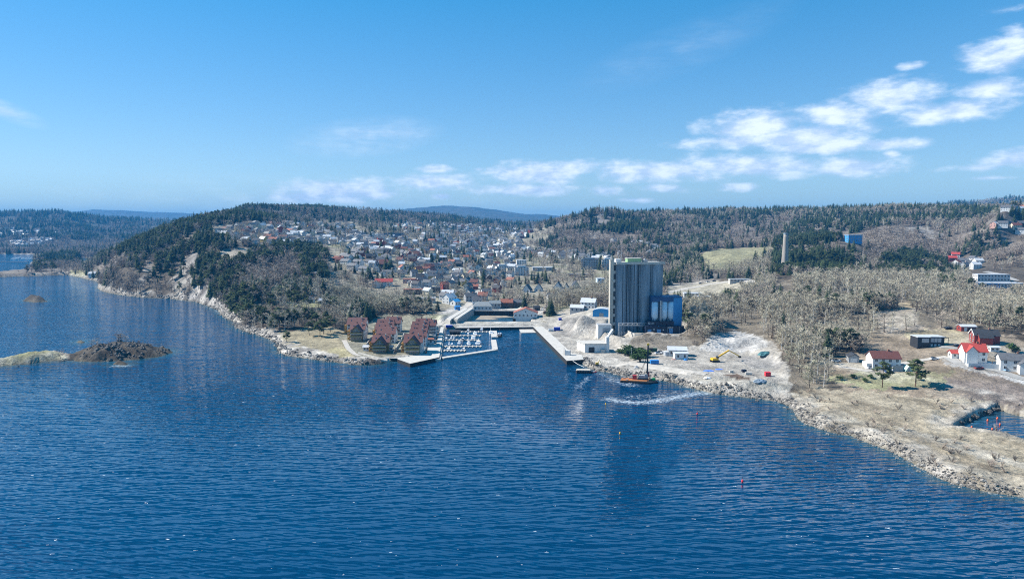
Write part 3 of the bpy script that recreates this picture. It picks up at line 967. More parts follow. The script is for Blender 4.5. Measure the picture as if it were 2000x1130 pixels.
def build_water():
    na, nd = 620, 700
    a = np.linspace(-2.2, 2.2, na)
    l = np.linspace(math.log(60), math.log(13000), nd)
    A2, L2 = np.meshgrid(a, l)
    Y = np.exp(L2); X = A2 * Y
    verts = np.stack([X, Y, np.zeros_like(X)], -1).reshape(-1, 3)
    me = mesh_np("sea", verts, grid_quads(nd, na), [water_material()])
    foam = np.zeros(X.shape)
    for pts, wd, amt in FOAM_LINES:
        dd = pdist(X, Y, W(pts), closed=False)
        foam = np.maximum(foam, amt * np.exp(-(dd / wd) ** 2))
    sdw = bil(SD, X, Y) * (np.abs(A2) < AMAX) + (np.abs(A2) >= AMAX) * -50
    edge = np.exp(-((sdw + 1.0) / 1.6) ** 2) * (Y < 900) * (fbm(X, Y, 14, 3, 5) > .5) * .6
    foam = np.maximum(foam, edge * ((fbm(X, Y, 40, 2, 8) > .47)))
    px, py = proj(X, Y, 0 * X)
    calm = pip(px, py, [(858, 700), (866, 640), (1060, 640), (1080, 668), (1000, 672), (972, 682)]) * .7
    calm = np.maximum(calm, sdist(X, Y, BASIN) > -2)
    calm = np.maximum(calm, (sdist(X, Y, POND) > -2) * .75)
    calm = np.maximum(calm, np.clip(1 - pdist(X, Y, [tuple(P(1235, 790, 0))[:2], tuple(P(1255, 850, 0))[:2], tuple(P(1262, 900, 0))[:2]], closed=False) / 26, 0, 1) * .85)
    shal = np.clip((sdw + 9) / 9, 0, 1) * .75
    shal = np.maximum(shal, (sdist(X, Y, POND) > -2) * np.clip(.25 + (sdw + 5) / 9, 0.12, .8))
    shal = np.maximum(shal, (sdist(X, Y, BASIN) > -2) * .6)
    at = me.color_attributes.new("surf", 'FLOAT_COLOR', 'POINT')
    cc = np.ones((X.size, 4), np.float32)
    cc[:, 0], cc[:, 1], cc[:, 2] = foam.ravel(), calm.ravel(), shal.ravel()
    at.data.foreach_set('color', cc.ravel())
    o = bpy.data.objects.new("sea", me)
    COL.objects.link(o)
    tag(o, "deep blue wind-rippled fjord water filling the foreground", None, None, "structure")
build_water()

# ------------------------------------------------------------------ air
def build_haze():
    b = MB()
    b.box(-14000, 14000, -300, 13200, -5, 345)
    m = bpy.data.materials.new("haze")
    m.use_nodes = True
    t = m.node_tree
    t.nodes.clear()
    v = t.nodes.new('ShaderNodeVolumePrincipled')
    v.inputs['Color'].default_value = (.06, .38, .84, 1)
    v.inputs['Density'].default_value = 0.0001
    v.inputs['Anisotropy'].default_value = 0.0
    out = t.nodes.new('ShaderNodeOutputMaterial')
    t.links.new(v.outputs[0], out.inputs['Volume'])
    o = b.build("haze", m)
    tag(o, "thin blue haze lying over the hills and water", None, None, "stuff")

# ================================================================== things people built
FOOT = []                                  # (x, y, radius) ground that trees keep clear of
PENDING = []                               # (object, plain description, place, group) -> labels written once all stand
def later(o, desc, place, group=None):
    PENDING.append((o, desc, place, group))
def foot(p, r):
    FOOT.append((p[0], p[1], r))

M_white = mat("white_paint", (.64, .64, .63), .6, .12, .6)
M_cream = mat("cream_paint", (.62, .55, .42), .6, .14, .6)
M_grey = mat("grey_paint", (.33, .34, .35), .65, .15, .6)
M_brown = mat("brown_stain", (.10, .065, .045), .7, .2, .6)
M_black = mat("black_stain", (.028, .03, .034), .6, .3, .8)
M_red = mat("red_paint", (.25, .045, .036), .65, .18, .6)
M_ochre = mat("ochre_paint", (.46, .25, .06), .65, .18, .6)
M_yellow = mat("yellow_paint", (.60, .43, .12), .65, .15, .6)
M_pink = mat("faded_pink_paint", (.55, .33, .27), .65, .15, .6)
M_olive = mat("olive_paint", (.20, .165, .06), .65, .18, .6)
M_blue = mat("blue_paint", (.045, .30, .62), .5, .12, .5)
R_dark = mat("slate_roof", (.115, .118, .125), .55, .35, .9)
R_black = mat("black_roof", (.05, .051, .055), .5, .35, .9)
R_red = mat("red_tile_roof", (.145, .062, .054), .6, .3, 1.2)
R_bright = mat("bright_red_roof", (.40, .065, .05), .55, .15, .9)
R_brown = mat("brown_tile_roof", (.14, .055, .045), .7, .3, 1.2)
R_light = mat("pale_metal_roof", (.50, .52, .54), .45, .15, .7)
R_rust = mat("rust_tile_roof", (.30, .11, .07), .7, .3, 1.2)
M_glass = mat("window_glass", (.03, .04, .055), .12, .2, .5, spec=.6)
M_conc = mat("concrete", (.40, .385, .355), .85, .28, .5)
M_concd = mat("weathered_shade_blue_concrete", (.225, .285, .34), .85, .55, .35, streak=True)  # streaks are wear; the blue is sky-lit shade put into the colour
M_pale = mat("pale_concrete", (.47, .45, .41), .85, .2, .6)
M_darkwall = mat("tarred_timber", (.022, .02, .018), .8, .4, 1.0)
M_navy = mat("navy_cladding", (.012, .018, .04), .5, .3, .6)
M_bsilo = mat("blue_cladding", (.04, .26, .56), .45, .12, .4)
M_tank = mat("pale_blue_tank", (.58, .74, .86), .4, .1, .5)
M_steel = mat("galvanised_steel", (.45, .46, .47), .4, .15, 1.0)
M_deck = mat("grey_timber_deck", (.48, .44, .38), .8, .25, 1.5)
M_boat = mat("white_hull", (.78, .78, .78), .3, .06, 1.0)
M_dark = mat("dark_rubber", (.02, .02, .022), .6, .2, 1.0)
M_orange = mat("orange_brown_deck", (.42, .17, .065), .7, .25, 1.2)
M_machred = mat("red_machine_paint", (.45, .05, .05), .5, .15, 1.0)
M_yel = mat("yellow_machine_paint", (.72, .42, .03), .45, .12, 1.0)
M_green = mat("green_plastic", (.06, .42, .10), .45, .15, 1.0)
M_cblue = mat("blue_container_paint", (.035, .22, .55), .5, .12, 1.0)
M_tarp = mat("blue_tarpaulin", (.10, .22, .72), .5, .2, 1.0)
M_ccrimson = mat("red_container_paint", (.60, .03, .045), .5, .12, 1.0)
M_teal = mat("teal_netting", (.06, .17, .19), .8, .5, 1.2)
M_slate = mat("grey_slate_roof", (.24, .26, .265), .6, .2, 1.0)
M_brick = mat("brown_brick", (.22, .11, .075), .85, .25, 1.4)

# ---------------------------------------------------------------- houses
def wall_bm(w, l, h, rh, floors=2, sub=2.5, win=True):
    """walls of a house whose ridge runs along x; material 1 = panes too small to be parts"""
    b = MB()
    x, y = w / 2, l / 2
    b.face([(-x, -y, -sub), (x, -y, -sub), (x, -y, h), (-x, -y, h)])
    b.face([(x, y, -sub), (-x, y, -sub), (-x, y, h), (x, y, h)])
    b.face([(x, -y, -sub), (x, y, -sub), (x, y, h), (x, 0, h + rh), (x, -y, h)])
    b.face([(-x, y, -sub), (-x, -y, -sub), (-x, -y, h), (-x, 0, h + rh), (-x, y, h)])
    if win:
        fh = h / floors
        for f in range(floors):
            z0 = f * fh + fh * .35
            z1 = z0 + fh * .42
            n = max(2, int(w / 3.0))
            for k in range(n):
                cx = -x + (k + .5) * w / n
                for s in (-1, 1):
                    q = [(cx - .55, s * (y + .03), z0), (cx + .55, s * (y + .03), z0), (cx + .55, s * (y + .03), z1), (cx - .55, s * (y + .03), z1)]
                    b.face(q if s < 0 else q[::-1], 1)
            n = max(1, int(l / 3.6))
            for k in range(n):
                cy = -y + (k + .5) * l / n
                for s in (-1, 1):
                    q = [(s * (x + .03), cy - .55, z0), (s * (x + .03), cy + .55, z0), (s * (x + .03), cy + .55, z1), (s * (x + .03), cy - .55, z1)]
                    b.face(q if s > 0 else q[::-1], 1)
    return b

def roof_bm(w, l, h, rh, ov=.45, th=.22, m=0, b=None):
    b = b or MB()
    x, y = w / 2 + ov, l / 2
    s = rh / y
    ye, ze = y + ov, h - ov * s
    for g in (-1, 1):
        p = [(-x, g * ye, ze), (x, g * ye, ze), (x, 0, h + rh), (-x, 0, h + rh)]
        q = [(a, c_, d + th) for a, c_, d in p]
        if g > 0:
            p, q = p[::-1], q[::-1]
        b.face(q, m); b.face(p[::-1], m)
        b.face([p[0], p[1], q[1], q[0]], m)
        b.face([p[1], p[2], q[2], q[1]], m)
        b.face([p[3], p[0], q[0], q[3]], m)
    return b

def flat_roof_bm(w, l, h, ov=.3, th=.35):
    b = MB()
    b.box(-w / 2 - ov, w / 2 + ov, -l / 2 - ov, l / 2 + ov, h, h + th)
    return b

MESHC = {}
def cached(key, fn):
    if key not in MESHC:
        MESHC[key] = fn()
    return MESHC[key]
def put(name, me, parent=None, loc=None, rz=None, smooth=False):
    o = bpy.data.objects.new(name, me)
    COL.objects.link(o)
    if parent: o.parent = parent
    if loc is not None: o.location = loc
    if rz is not None: o.rotation_euler = (0, 0, rz)
    return o

def window_mesh(wd, ht):
    def mk():
        b = MB()
        b.box(-wd / 2, wd / 2, -.03, .05, -ht / 2, ht / 2, 1)
        f = .09
        b.box(-wd / 2 - f, wd / 2 + f, -.06, .05, ht / 2, ht / 2 + f)
        b.box(-wd / 2 - f, wd / 2 + f, -.06, .05, -ht / 2 - f, -ht / 2)
        b.box(-wd / 2 - f, -wd / 2, -.06, .05, -ht / 2, ht / 2)
        b.box(wd / 2, wd / 2 + f, -.06, .05, -ht / 2, ht / 2)
        b.box(-.04, .04, -.055, .05, -ht / 2, ht / 2)
        return b.mesh("window", [M_white, M_glass])
    return cached(("window", wd, ht), mk)

def add_windows(root, w, l, h, floors, sides="fblr", wd=1.2, ht=1.35, gable=0):
    fh = h / floors
    for f in range(floors):
        z = f * fh + fh * .58
        for s in sides:
            L_, D_ = (w, l) if s in "fb" else (l, w)
            n = max(1, int(L_ / 3.2))
            for k in range(n):
                c_ = -L_ / 2 + (k + .5) * L_ / n
                loc, rz = {'f': ((c_, -D_ / 2, z), 0), 'b': ((c_, D_ / 2, z), math.pi), 'r': ((D_ / 2, c_, z), math.pi / 2), 'l': ((-D_ / 2, c_, z), -math.pi / 2)}[s]
                put("window", window_mesh(wd, ht), root, loc, rz)
    if gable:
        for s in "lr":
            if s in sides:
                put("window", window_mesh(1.0, 1.0), root, ((w / 2 if s == 'r' else -w / 2), 0, h + gable * .3), math.pi / 2 if s == 'r' else -math.pi / 2)

def chimney(parent, x, y, z0, z1, m=None, s=.45):
    b = MB()
    b.box(x - s, x + s, y - s, y + s, z0, z1)
    b.box(x - s - .08, x + s + .08, y - s - .08, y + s + .08, z1, z1 + .18)
    return b.build("chimney", m or M_brick, parent)

def house(p, w, l, h, rh, rz, wm, rm, floors=2, parts=True, chim=True, name="house", cat="house", windows=None, flat=False):
    """p: ground point of the middle. Far ones are one mesh."""
    foot(p, max(w, l) * .62 + 1.5)
    if not parts:
        def mk():
            b = wall_bm(w, l, h, 0.0 if flat else rh, floors)
            if flat:
                b.box(-w / 2 - .3, w / 2 + .3, -l / 2 - .3, l / 2 + .3, h, h + .4, 2)
            else:
                roof_bm(w, l, h, rh, m=2, b=b)
            return b.mesh(name, [wm, M_glass, rm])
        o = put(name, cached((w, l, h, rh, wm.name, rm.name, floors, flat, name), mk), None, p, rz)
        o['category'] = cat
        return o
    root = empty(name, p, rz, None, cat)
    if windows is None:
        wme = cached(("w", w, l, h, rh, wm.name, floors, flat), lambda: wall_bm(w, l, h, 0.0 if flat else rh, floors).mesh("wall", [wm, M_glass]))
    else:
        wme = cached(("wn", w, l, h, rh, wm.name, flat), lambda: wall_bm(w, l, h, 0.0 if flat else rh, floors, win=False).mesh("wall", [wm]))
    put("wall", wme, root)
    rme = cached(("r", w, l, h, rh, rm.name, flat), lambda: (flat_roof_bm(w, l, h) if flat else roof_bm(w, l, h, rh)).mesh("roof", [rm]))
    ro = put("roof", rme, root)
    if windows:
        add_windows(root, w, l, h, floors, windows, gable=0 if flat else rh)
    if chim and not flat:
        cm = cached(("c", round(h + rh, 1), chim), lambda: _chim_mesh(h, rh))
        put("chimney", cm, ro, (w * .18, 0, 0))
    return root
def _chim_mesh(h, rh):
    b = MB()
    b.box(-.4, .4, -.4, .4, h + rh - .6, h + rh + .9)
    b.box(-.48, .48, -.48, .48, h + rh + .9, h + rh + 1.05)
    return b.mesh("chimney", [M_brick])

# ---------------------------------------------------------------- the apartment houses by the marina
def railing_front(b, x0, x1, y0, y1, z, m):
    b.box(x0, x1, y0, y0 + .12, z, z + 1.05, m)
    b.box(x0, x0 + .12, y0 + .12, y1, z, z + 1.05, m)
    b.box(x1 - .12, x1, y0 + .12, y1, z, z + 1.05, m)

def apartment(px, d, w, dep, eave, rise, label, gable=True, upper=M_olive, lower=M_white, left_bal=True, zbase=2.5, front_bal=True, gx=0.0, rz=0.0):
    p = PD(px, 500, d)
    loc = Vector((p.x, d, zbase))
    root = empty("apartment_house", loc, rz, label, "apartment house", "red roofed apartment houses beside the marina")
    foot(loc, max(w, dep) * .6 + 2)
    x, y = w / 2, dep / 2
    b = wall_bm(w, dep, eave, rise, 3, win=False)
    b.build("wall", lower, root)
    ro = roof_bm(w, dep, eave, rise, .6, .25).build("roof", R_red, root)
    chimney(ro, -w * .12, .8, eave + rise - 1.2, eave + rise + .9, R_red, .4)
    chimney(ro, w * .25, -1.0, eave + rise - 1.4, eave + rise + .6, M_pale, .3)
    sl_ = rise / y
    for sx in (-.3, .33):
        sk = MB()
        cx = w * sx; yy = -dep * .25; zz = eave + rise + (yy * sl_) + .28
        sk.face([(cx - .45, yy - .5, zz - .5 * sl_ + .03), (cx + .45, yy - .5, zz - .5 * sl_ + .03), (cx + .45, yy + .5, zz + .5 * sl_ + .03), (cx - .45, yy + .5, zz + .5 * sl_ + .03)])
        sk.build("skylight", M_glass, ro)
    fl = eave / 3
    fy = -y
    if gable:                               # the gabled wing that looks at the water
        gw, gd = w * .74, 4.2
        e2, r2 = eave - .7, rise * .95
        g = MB()
        for (q, z0, z1, mi) in ((0, -2.5, fl * 2 + .2, 0), (1, fl * 2 + .2, e2, 1)):
            g.face([(gx - gw / 2, fy - gd, z0), (gx + gw / 2, fy - gd, z0), (gx + gw / 2, fy - gd, z1), (gx - gw / 2, fy - gd, z1)], mi)
            g.face([(gx + gw / 2, fy - gd, z0), (gx + gw / 2, fy, z0), (gx + gw / 2, fy, z1), (gx + gw / 2, fy - gd, z1)], mi)
            g.face([(gx - gw / 2, fy, z0), (gx - gw / 2, fy - gd, z0), (gx - gw / 2, fy - gd, z1), (gx - gw / 2, fy, z1)], mi)
        g.face([(gx - gw / 2, fy - gd, e2), (gx + gw / 2, fy - gd, e2), (gx, fy - gd, e2 + r2 + .6)], 1)
        g.build("gable_wing", [upper if upper is not M_white else lower, upper], root)
        rr = MB()
        for s in (-1, 1):
            th = .24
            xe = gw / 2 + .7
            k = (r2 + .6) / (gw / 2)
            P0 = (gx + s * xe, fy - gd - .7, e2 - .7 * k); P1 = (gx, fy - gd - .7, e2 + r2 + .6)
            P2 = (gx, 0, e2 + r2 + .6); P3 = (gx + s * xe, 0, e2 - .7 * k)
            pts = [P0, P1, P2, P3] if s < 0 else [P3, P2, P1, P0]
            up = [(a, c_, e + th) for a, c_, e in pts]
            rr.face(pts); rr.face(up[::-1])
            for i in range(4):
                rr.face([pts[i], up[i], up[(i + 1) % 4], pts[(i + 1) % 4]])
        rr.build("gable_roof", R_red, ro)
        fy = fy - gd
        for xx in (-.7, .7):
            put("window", window_mesh(1.0, 1.1), root, (gx + xx, fy, e2 + r2 * .42), 0)
    ww = (w * .74 if gable else w) 
    for f in range(3):
        n = 4 if gable else 5
        for k in range(n):
            put("window", window_mesh(1.25, 1.6), root, (gx * gable + (-ww / 2 + (k + .5) * ww / n), fy, f * fl + fl * .5), 0)
    if front_bal:
        for f in range(1, 3):
            bb = MB()
            zz = f * fl - .15
            cx = gx if gable else 0
            bb.box(cx - ww / 2 - .4, cx + ww / 2 + .4, fy - 1.6, fy - .02, zz, zz + .18, 1)
            railing_front(bb, cx - ww / 2 - .4, cx + ww / 2 + .4, fy - 1.6, fy - .02, zz + .18, 0)
            bb.build("balcony", [upper if f == 2 else M_olive, M_white], root)
    if left_bal:                            # sunlit ochre galleries along the left side
        for f in range(3):
            bb = MB()
            zz = f * fl - .1
            bb.box(-x - 2.2, -x - .02, -y + .4, y - .4, zz, zz + .18, 0)
            bb.box(-x - 2.2, -x - 2.08, -y + .4, y - .4, zz + .18, zz + 1.15, 0)
            bb.box(-x - 2.08, -x - .02, -y + .4, -y + .52, zz + .18, zz + 1.15, 0)
            for yy in (-y + .5, 0, y - .5):
                bb.box(-x - 2.25, -x - 2.05, yy - .1, yy + .1, zz + 1.15, zz + fl - .1, 0)
            bb.build("gallery", M_ochre, root)
    for s in (1,):
        for f in range(3):
            for k in range(3):
                put("window", window_mesh(1.2, 1.3), root, (x, -y + (k + .5) * dep / 3, f * fl + fl * .55), math.pi / 2)
    return root

apartment(698, 463, 9.6, 9, 7.0, 3.2, "white apartment house with a dark gable and red roof, left end of the front row", upper=M_olive, lower=M_white, zbase=3)
apartment(696, 490, 13.0, 10, 6.6, 4.0, "long red roofed apartment house directly behind the left front gable", gable=False, front_bal=False, zbase=3)
apartment(743, 421, 10.2, 10, 5.9, 3.6, "olive apartment house with wide balconies, middle of the front row by the water", upper=M_olive, lower=M_olive)
apartment(754, 453, 11.8, 11, 6.2, 3.9, "white walled apartment house with broad red roof behind the olive gabled one", gable=False, front_bal=False)
apartment(750, 470, 11.6, 10, 6.4, 3.9, "red roofed apartment house with skylights, third up the middle row", gable=False, front_bal=False)
apartment(752, 488, 11.0, 9, 6.4, 3.9, "red roofed apartment house fourth up the middle row", gable=False, front_bal=False)
apartment(768, 500, 10.0, 9, 6.4, 3.9, "hindmost apartment house of the middle row, below the dark wooded bank", gable=False, front_bal=False, left_bal=False)
apartment(807, 419, 10.8, 11, 6.4, 3.9, "olive and white apartment house at the quay corner nearest the open water", upper=M_olive, lower=M_white)
apartment(816, 441, 10.4, 10, 6.2, 3.9, "red roofed apartment house right behind the quay corner house", gable=False, front_bal=False, left_bal=False)
apartment(818, 459, 10.5, 9, 6.4, 3.8, "third red roofed house back from the quay corner in the right row", gable=False, front_bal=False, left_bal=False)
apartment(820, 476, 10.6, 9, 6.4, 3.9, "fourth red roofed house back from the quay corner in the right row", gable=False, front_bal=False, left_bal=False)
apartment(825, 491, 9.4, 9, 6.4, 3.9, "last red roofed house of the right row, below the bank", gable=False, front_bal=False, left_bal=False)
apartment(843, 488, 5.2, 8, 6.4, 3.4, "narrow red brown roofed house at the right end behind the marina", gable=False, front_bal=False, left_bal=False)

# small huts and terraces among them
for (px, py, w_, l_, h_, wm, rm, lb, zz) in [
        (716, 684, 3.6, 3, 2.4, M_white, R_light, "small white hut left of the olive apartment house", 2.3),
        (762, 684, 3.6, 3, 2.4, M_white, R_light, "small white shed right of the olive apartment house", 2.3),
        (838, 670, 6, 3.4, 2.6, M_white, R_rust, "low white boathouse with rusty roof at the inner basin edge", 2.3),
        (889, 651, 7.5, 3.6, 1.7, M_darkwall, R_black, "long low dark boat shed on the northern pontoon", .5)]:
    p = P(px, py, zz)
    o = house(p, w_, l_, h_, .9, 0, wm, rm, 1, name="shed", cat="shed", chim=False)
    tag(o, lb)

# garden walls between the rows
for pts, lb in [([(768, 690), (776, 678), (784, 664), (790, 650)], "pale garden wall climbing between the middle and right rows of apartment houses"),
                ([(716, 674), (722, 664), (730, 656)], "pale wall beside the left front apartment house"),
                ([(700, 690), (730, 698), (757, 704)], "low pale sea wall along the path in front of the apartment houses")]:
    b = MB()
    q = [P(a, c_, 2.4) for a, c_ in pts]
    for i in range(len(q) - 1):
        b.beam(q[i] + Vector((0, 0, .4)), q[i + 1] + Vector((0, 0, .4)), .35, 1.4 if 'sea' not in lb else .9)
    tag(b.build("wall", M_pale), lb, "wall")

# ---------------------------------------------------------------- quays
def slab(name, pts, z0, z1, m, label, top=None, kind="structure", zpx=None):
    b = MB()
    b.prism([tuple(P(a, c_, z1 if zpx is None else zpx))[:2] for a, c_ in pts], z0, z1, 0, None if top is None else 1)
    o = b.build(name, [m] if top is None else [m, top])
    return tag(o, label, None if kind == "structure" else name.replace('_', ' '), None, kind if kind == "structure" else None)

slab("quay", [(752, 699), (776, 699), (777, 701), (801, 709.5), (858, 697), (867, 638), (861, 638), (852, 672), (836, 672.5), (834, 690), (823, 690), (780, 697)], -3, 2.0, M_darkwall, "pale stone quay round the corner apartment house and along the marina", M_pale)
slab("quay_edge", [(1041, 637.5), (1107, 704), (1140, 701.5), (1139, 699), (1110, 700.5), (1047, 638)], -3, 2.5, M_darkwall, "concrete quay edge below the silo", M_pale)
slab("quay_deck", [(1047, 638.2), (1110, 700.2), (1139, 698.8), (1136, 692), (1118, 690), (1060, 637)], -1, 2.42, M_conc, "worn concrete quay deck below the silo", M_pale)
slab("dock_wall", [(889, 640), (1044, 638), (1046, 633.5), (900, 635)], -3, 2.0, M_darkwall, "dark timbered dock wall between tidal basin and marina", M_conc)
slab("slipway", [(1014, 642), (1045, 640), (1056, 649), (1018, 649.5)], -1.5, .35, M_pale, "pale concrete slipway sloping into the water beside the silo quay")
slab("mudflat", [(905, 625), (926, 613.5), (968, 612), (1000, 613), (990, 617), (1006, 619), (960, 621), (975, 624), (930, 624), (915, 628)], -1, .10, mat("wet_sand", (.30, .25, .19), .7, .4, .25), "pale sandbanks drying in the tidal basin")
for pts, lb in [([(870, 630.5), (879, 633), (916, 611), (909, 608)], "left grey concrete lock wall beside the tidal basin"),
                ([(885, 630.5), (893, 631.5), (926, 610), (921, 607.5)], "right grey concrete lock wall nearest the tidal basin")]:
    b = MB()
    q = [P(a, c_, 2.5) for a, c_ in pts]
    lo_ = [(v.x, v.y) for v in q]
    b.prism(lo_, -1, 5.4, 0)
    cx = sum(v.x for v in q) / 4; cy = sum(v.y for v in q) / 4
    b.prism([(cx + (a - cx) * .86, cy + (c_ - cy) * .97) for a, c_ in lo_], 5.4, 6.3, 1)
    tag(b.build("lock_wall", [M_conc, M_pale]), lb, "lock wall", "lock walls")
b = MB()
q0, q1 = P(923, 609.5, 2.6), P(1003, 610, 2.6)
b.beam(q0 + Vector((0, 0, -1)), q1 + Vector((0, 0, -1)), 1.5, 5.0, 0)
b.beam(q0 + Vector((0, -.9, 1.6)), q1 + Vector((0, -.9, 1.6)), 1.9, .3, 1)
tag(b.build("back_dock_wall", [M_darkwall, M_conc]), "dark wall at the back of the tidal basin below the hip roofed building", "wall")

# ---------------------------------------------------------------- buildings round the tidal basin
def hip_building(p, w, l, h, rh, rz, wm, rm, label, name="hall", cat="building", inset=.32, floors=2):
    root = empty(name, p, rz, label, cat)
    foot(p, max(w, l) * .6 + 1)
    wall_bm(w, l, h, 0, floors, win=False).build("wall", wm, root)
    add_windows(root, w, l, h, floors, "fr")
    b = MB()
    x, y, i = w / 2 + .5, l / 2 + .5, w * inset
    b.face([(-x, -y, h), (x, -y, h), (x - i, 0, h + rh), (-x + i, 0, h + rh)])
    b.face([(x, y, h), (-x, y, h), (-x + i, 0, h + rh), (x - i, 0, h + rh)])
    b.face([(x, -y, h), (x, y, h), (x - i, 0, h + rh)])
    b.face([(-x, y, h), (-x, -y, h), (-x + i, 0, h + rh)])
    b.face([(-x, y, h), (x, y, h), (x, -y, h), (-x, -y, h)])
    b.build("roof", rm, root)
    return root
hip_building(P(943, 606, 2.6), 16.5, 10, 4.6, 3.6, 0, M_white, M_slate, "white hall with grey hipped roof behind the tidal basin", inset=.22, floors=1)
o = house(P(966, 599, 4), 10, 8, 3.6, 2.4, .25, M_grey, M_slate, 1, chim=False, name="shed", cat="shed"); tag(o, "grey roofed shed right behind the hipped hall")
b = MB(); q = P(1027, 621.5, 2.6); b.box(q.x - 11, q.x + 11, q.y - 5.5, q.y + 5, -2, 3.1); tag(b.build("pile_platform", M_darkwall), "black timber pile platform carrying the red roofed warehouse", "platform")
root = house(Vector((q.x, q.y, 3.1)), 12, 19.5, 4.8, 3.8, math.pi / 2 - .06, M_white, R_rust, 1, windows="lr", chim=False, name="warehouse", cat="warehouse")
tag(root, "white gabled warehouse with rusty red roof on black piles by the tidal basin")
for (px, py, w_, l_, h_, rh_, rz_, wm, rm, lb) in [
        (990, 600, 11, 8, 5.0, 3, 0, M_brown, R_rust, "brown timber framed house with pale red roof behind the dock wall"),
        (1011, 599, 10, 8, 4.6, 2.6, 0, M_brown, R_dark, "brown barred house left behind the white warehouse"),
        (878, 592, 11, 9, 6, 3.5, .9, M_white, R_light, "large white house beside the road above the lock walls"),
        (889, 596, 7, 7, 4, 2, .9, M_white, M_blue, "low white annex with bluish roof by the lock road"),
        (893, 604, 4.5, 3, 2.6, .5, .4, M_cblue, M_cblue, "small blue cabin on the ground left of the lock walls"),
        (1128, 609, 11, 6, 4.0, 2.0, -.35, M_grey, R_light, "low grey shed with pale roof left of the blue shed"),
        (1150, 602, 12, 7, 5.5, 3, -.4, M_white, R_light, "white house with a pale roof just above the blue shed"),
        (1048, 606, 5, 4, 3, 1.2, .3, M_black, R_black, "small black shed to the right of the white warehouse"),
        (1078, 588, 9, 7, 5, 3, .2, M_grey, R_dark, "grey house among bare trees above the gravel slope"),
        (1100, 578, 9, 7, 5, 3, -.3, M_white, R_dark, "white house among the bare trees left of the silo"),
        ]:
    o = house(G(px, py), w_, l_, h_, rh_, rz_, wm, rm, 2 if h_ > 4.4 else 1, name="house" if h_ > 3.5 else "shed", cat="house" if h_ > 3.5 else "shed", chim=h_ > 4.4)
    tag(o, lb)

# blue shed with barrel roof
p = P(1176, 617.5, 11.8)
root = empty("blue_shed", p, -.25, "bright blue shed with pale barrel roof left of the silo", "shed"); foot(p, 10)
b = MB(); b.box(-6.4, 6.4, -5, 5, -1.5, 4.2); b.build("wall", M_blue, root)
b = MB()
n = 10
pr = [(-6.7 * math.cos(math.pi * k / n), 4.2 + 2.3 * math.sin(math.pi * k / n)) for k in range(n + 1)]
for k in range(n):
    (a0, z0), (a1, z1) = pr[k], pr[k + 1]
    b.face([(a0, -5.15, z0), (a1, -5.15, z1), (a1, 5.3, z1), (a0, 5.3, z0)])
b.face([(a, 5.3, z) for a, z in pr])
b.build("roof", R_light, root)
b = MB(); b.face([(a * .955, -5.04, z) for a, z in pr]); b.build("gable", M_blue, root)
b = MB(); b.box(-1.6, 1.6, -5.12, -5.0, -1, 3.2); b.build("door", M_grey, root)

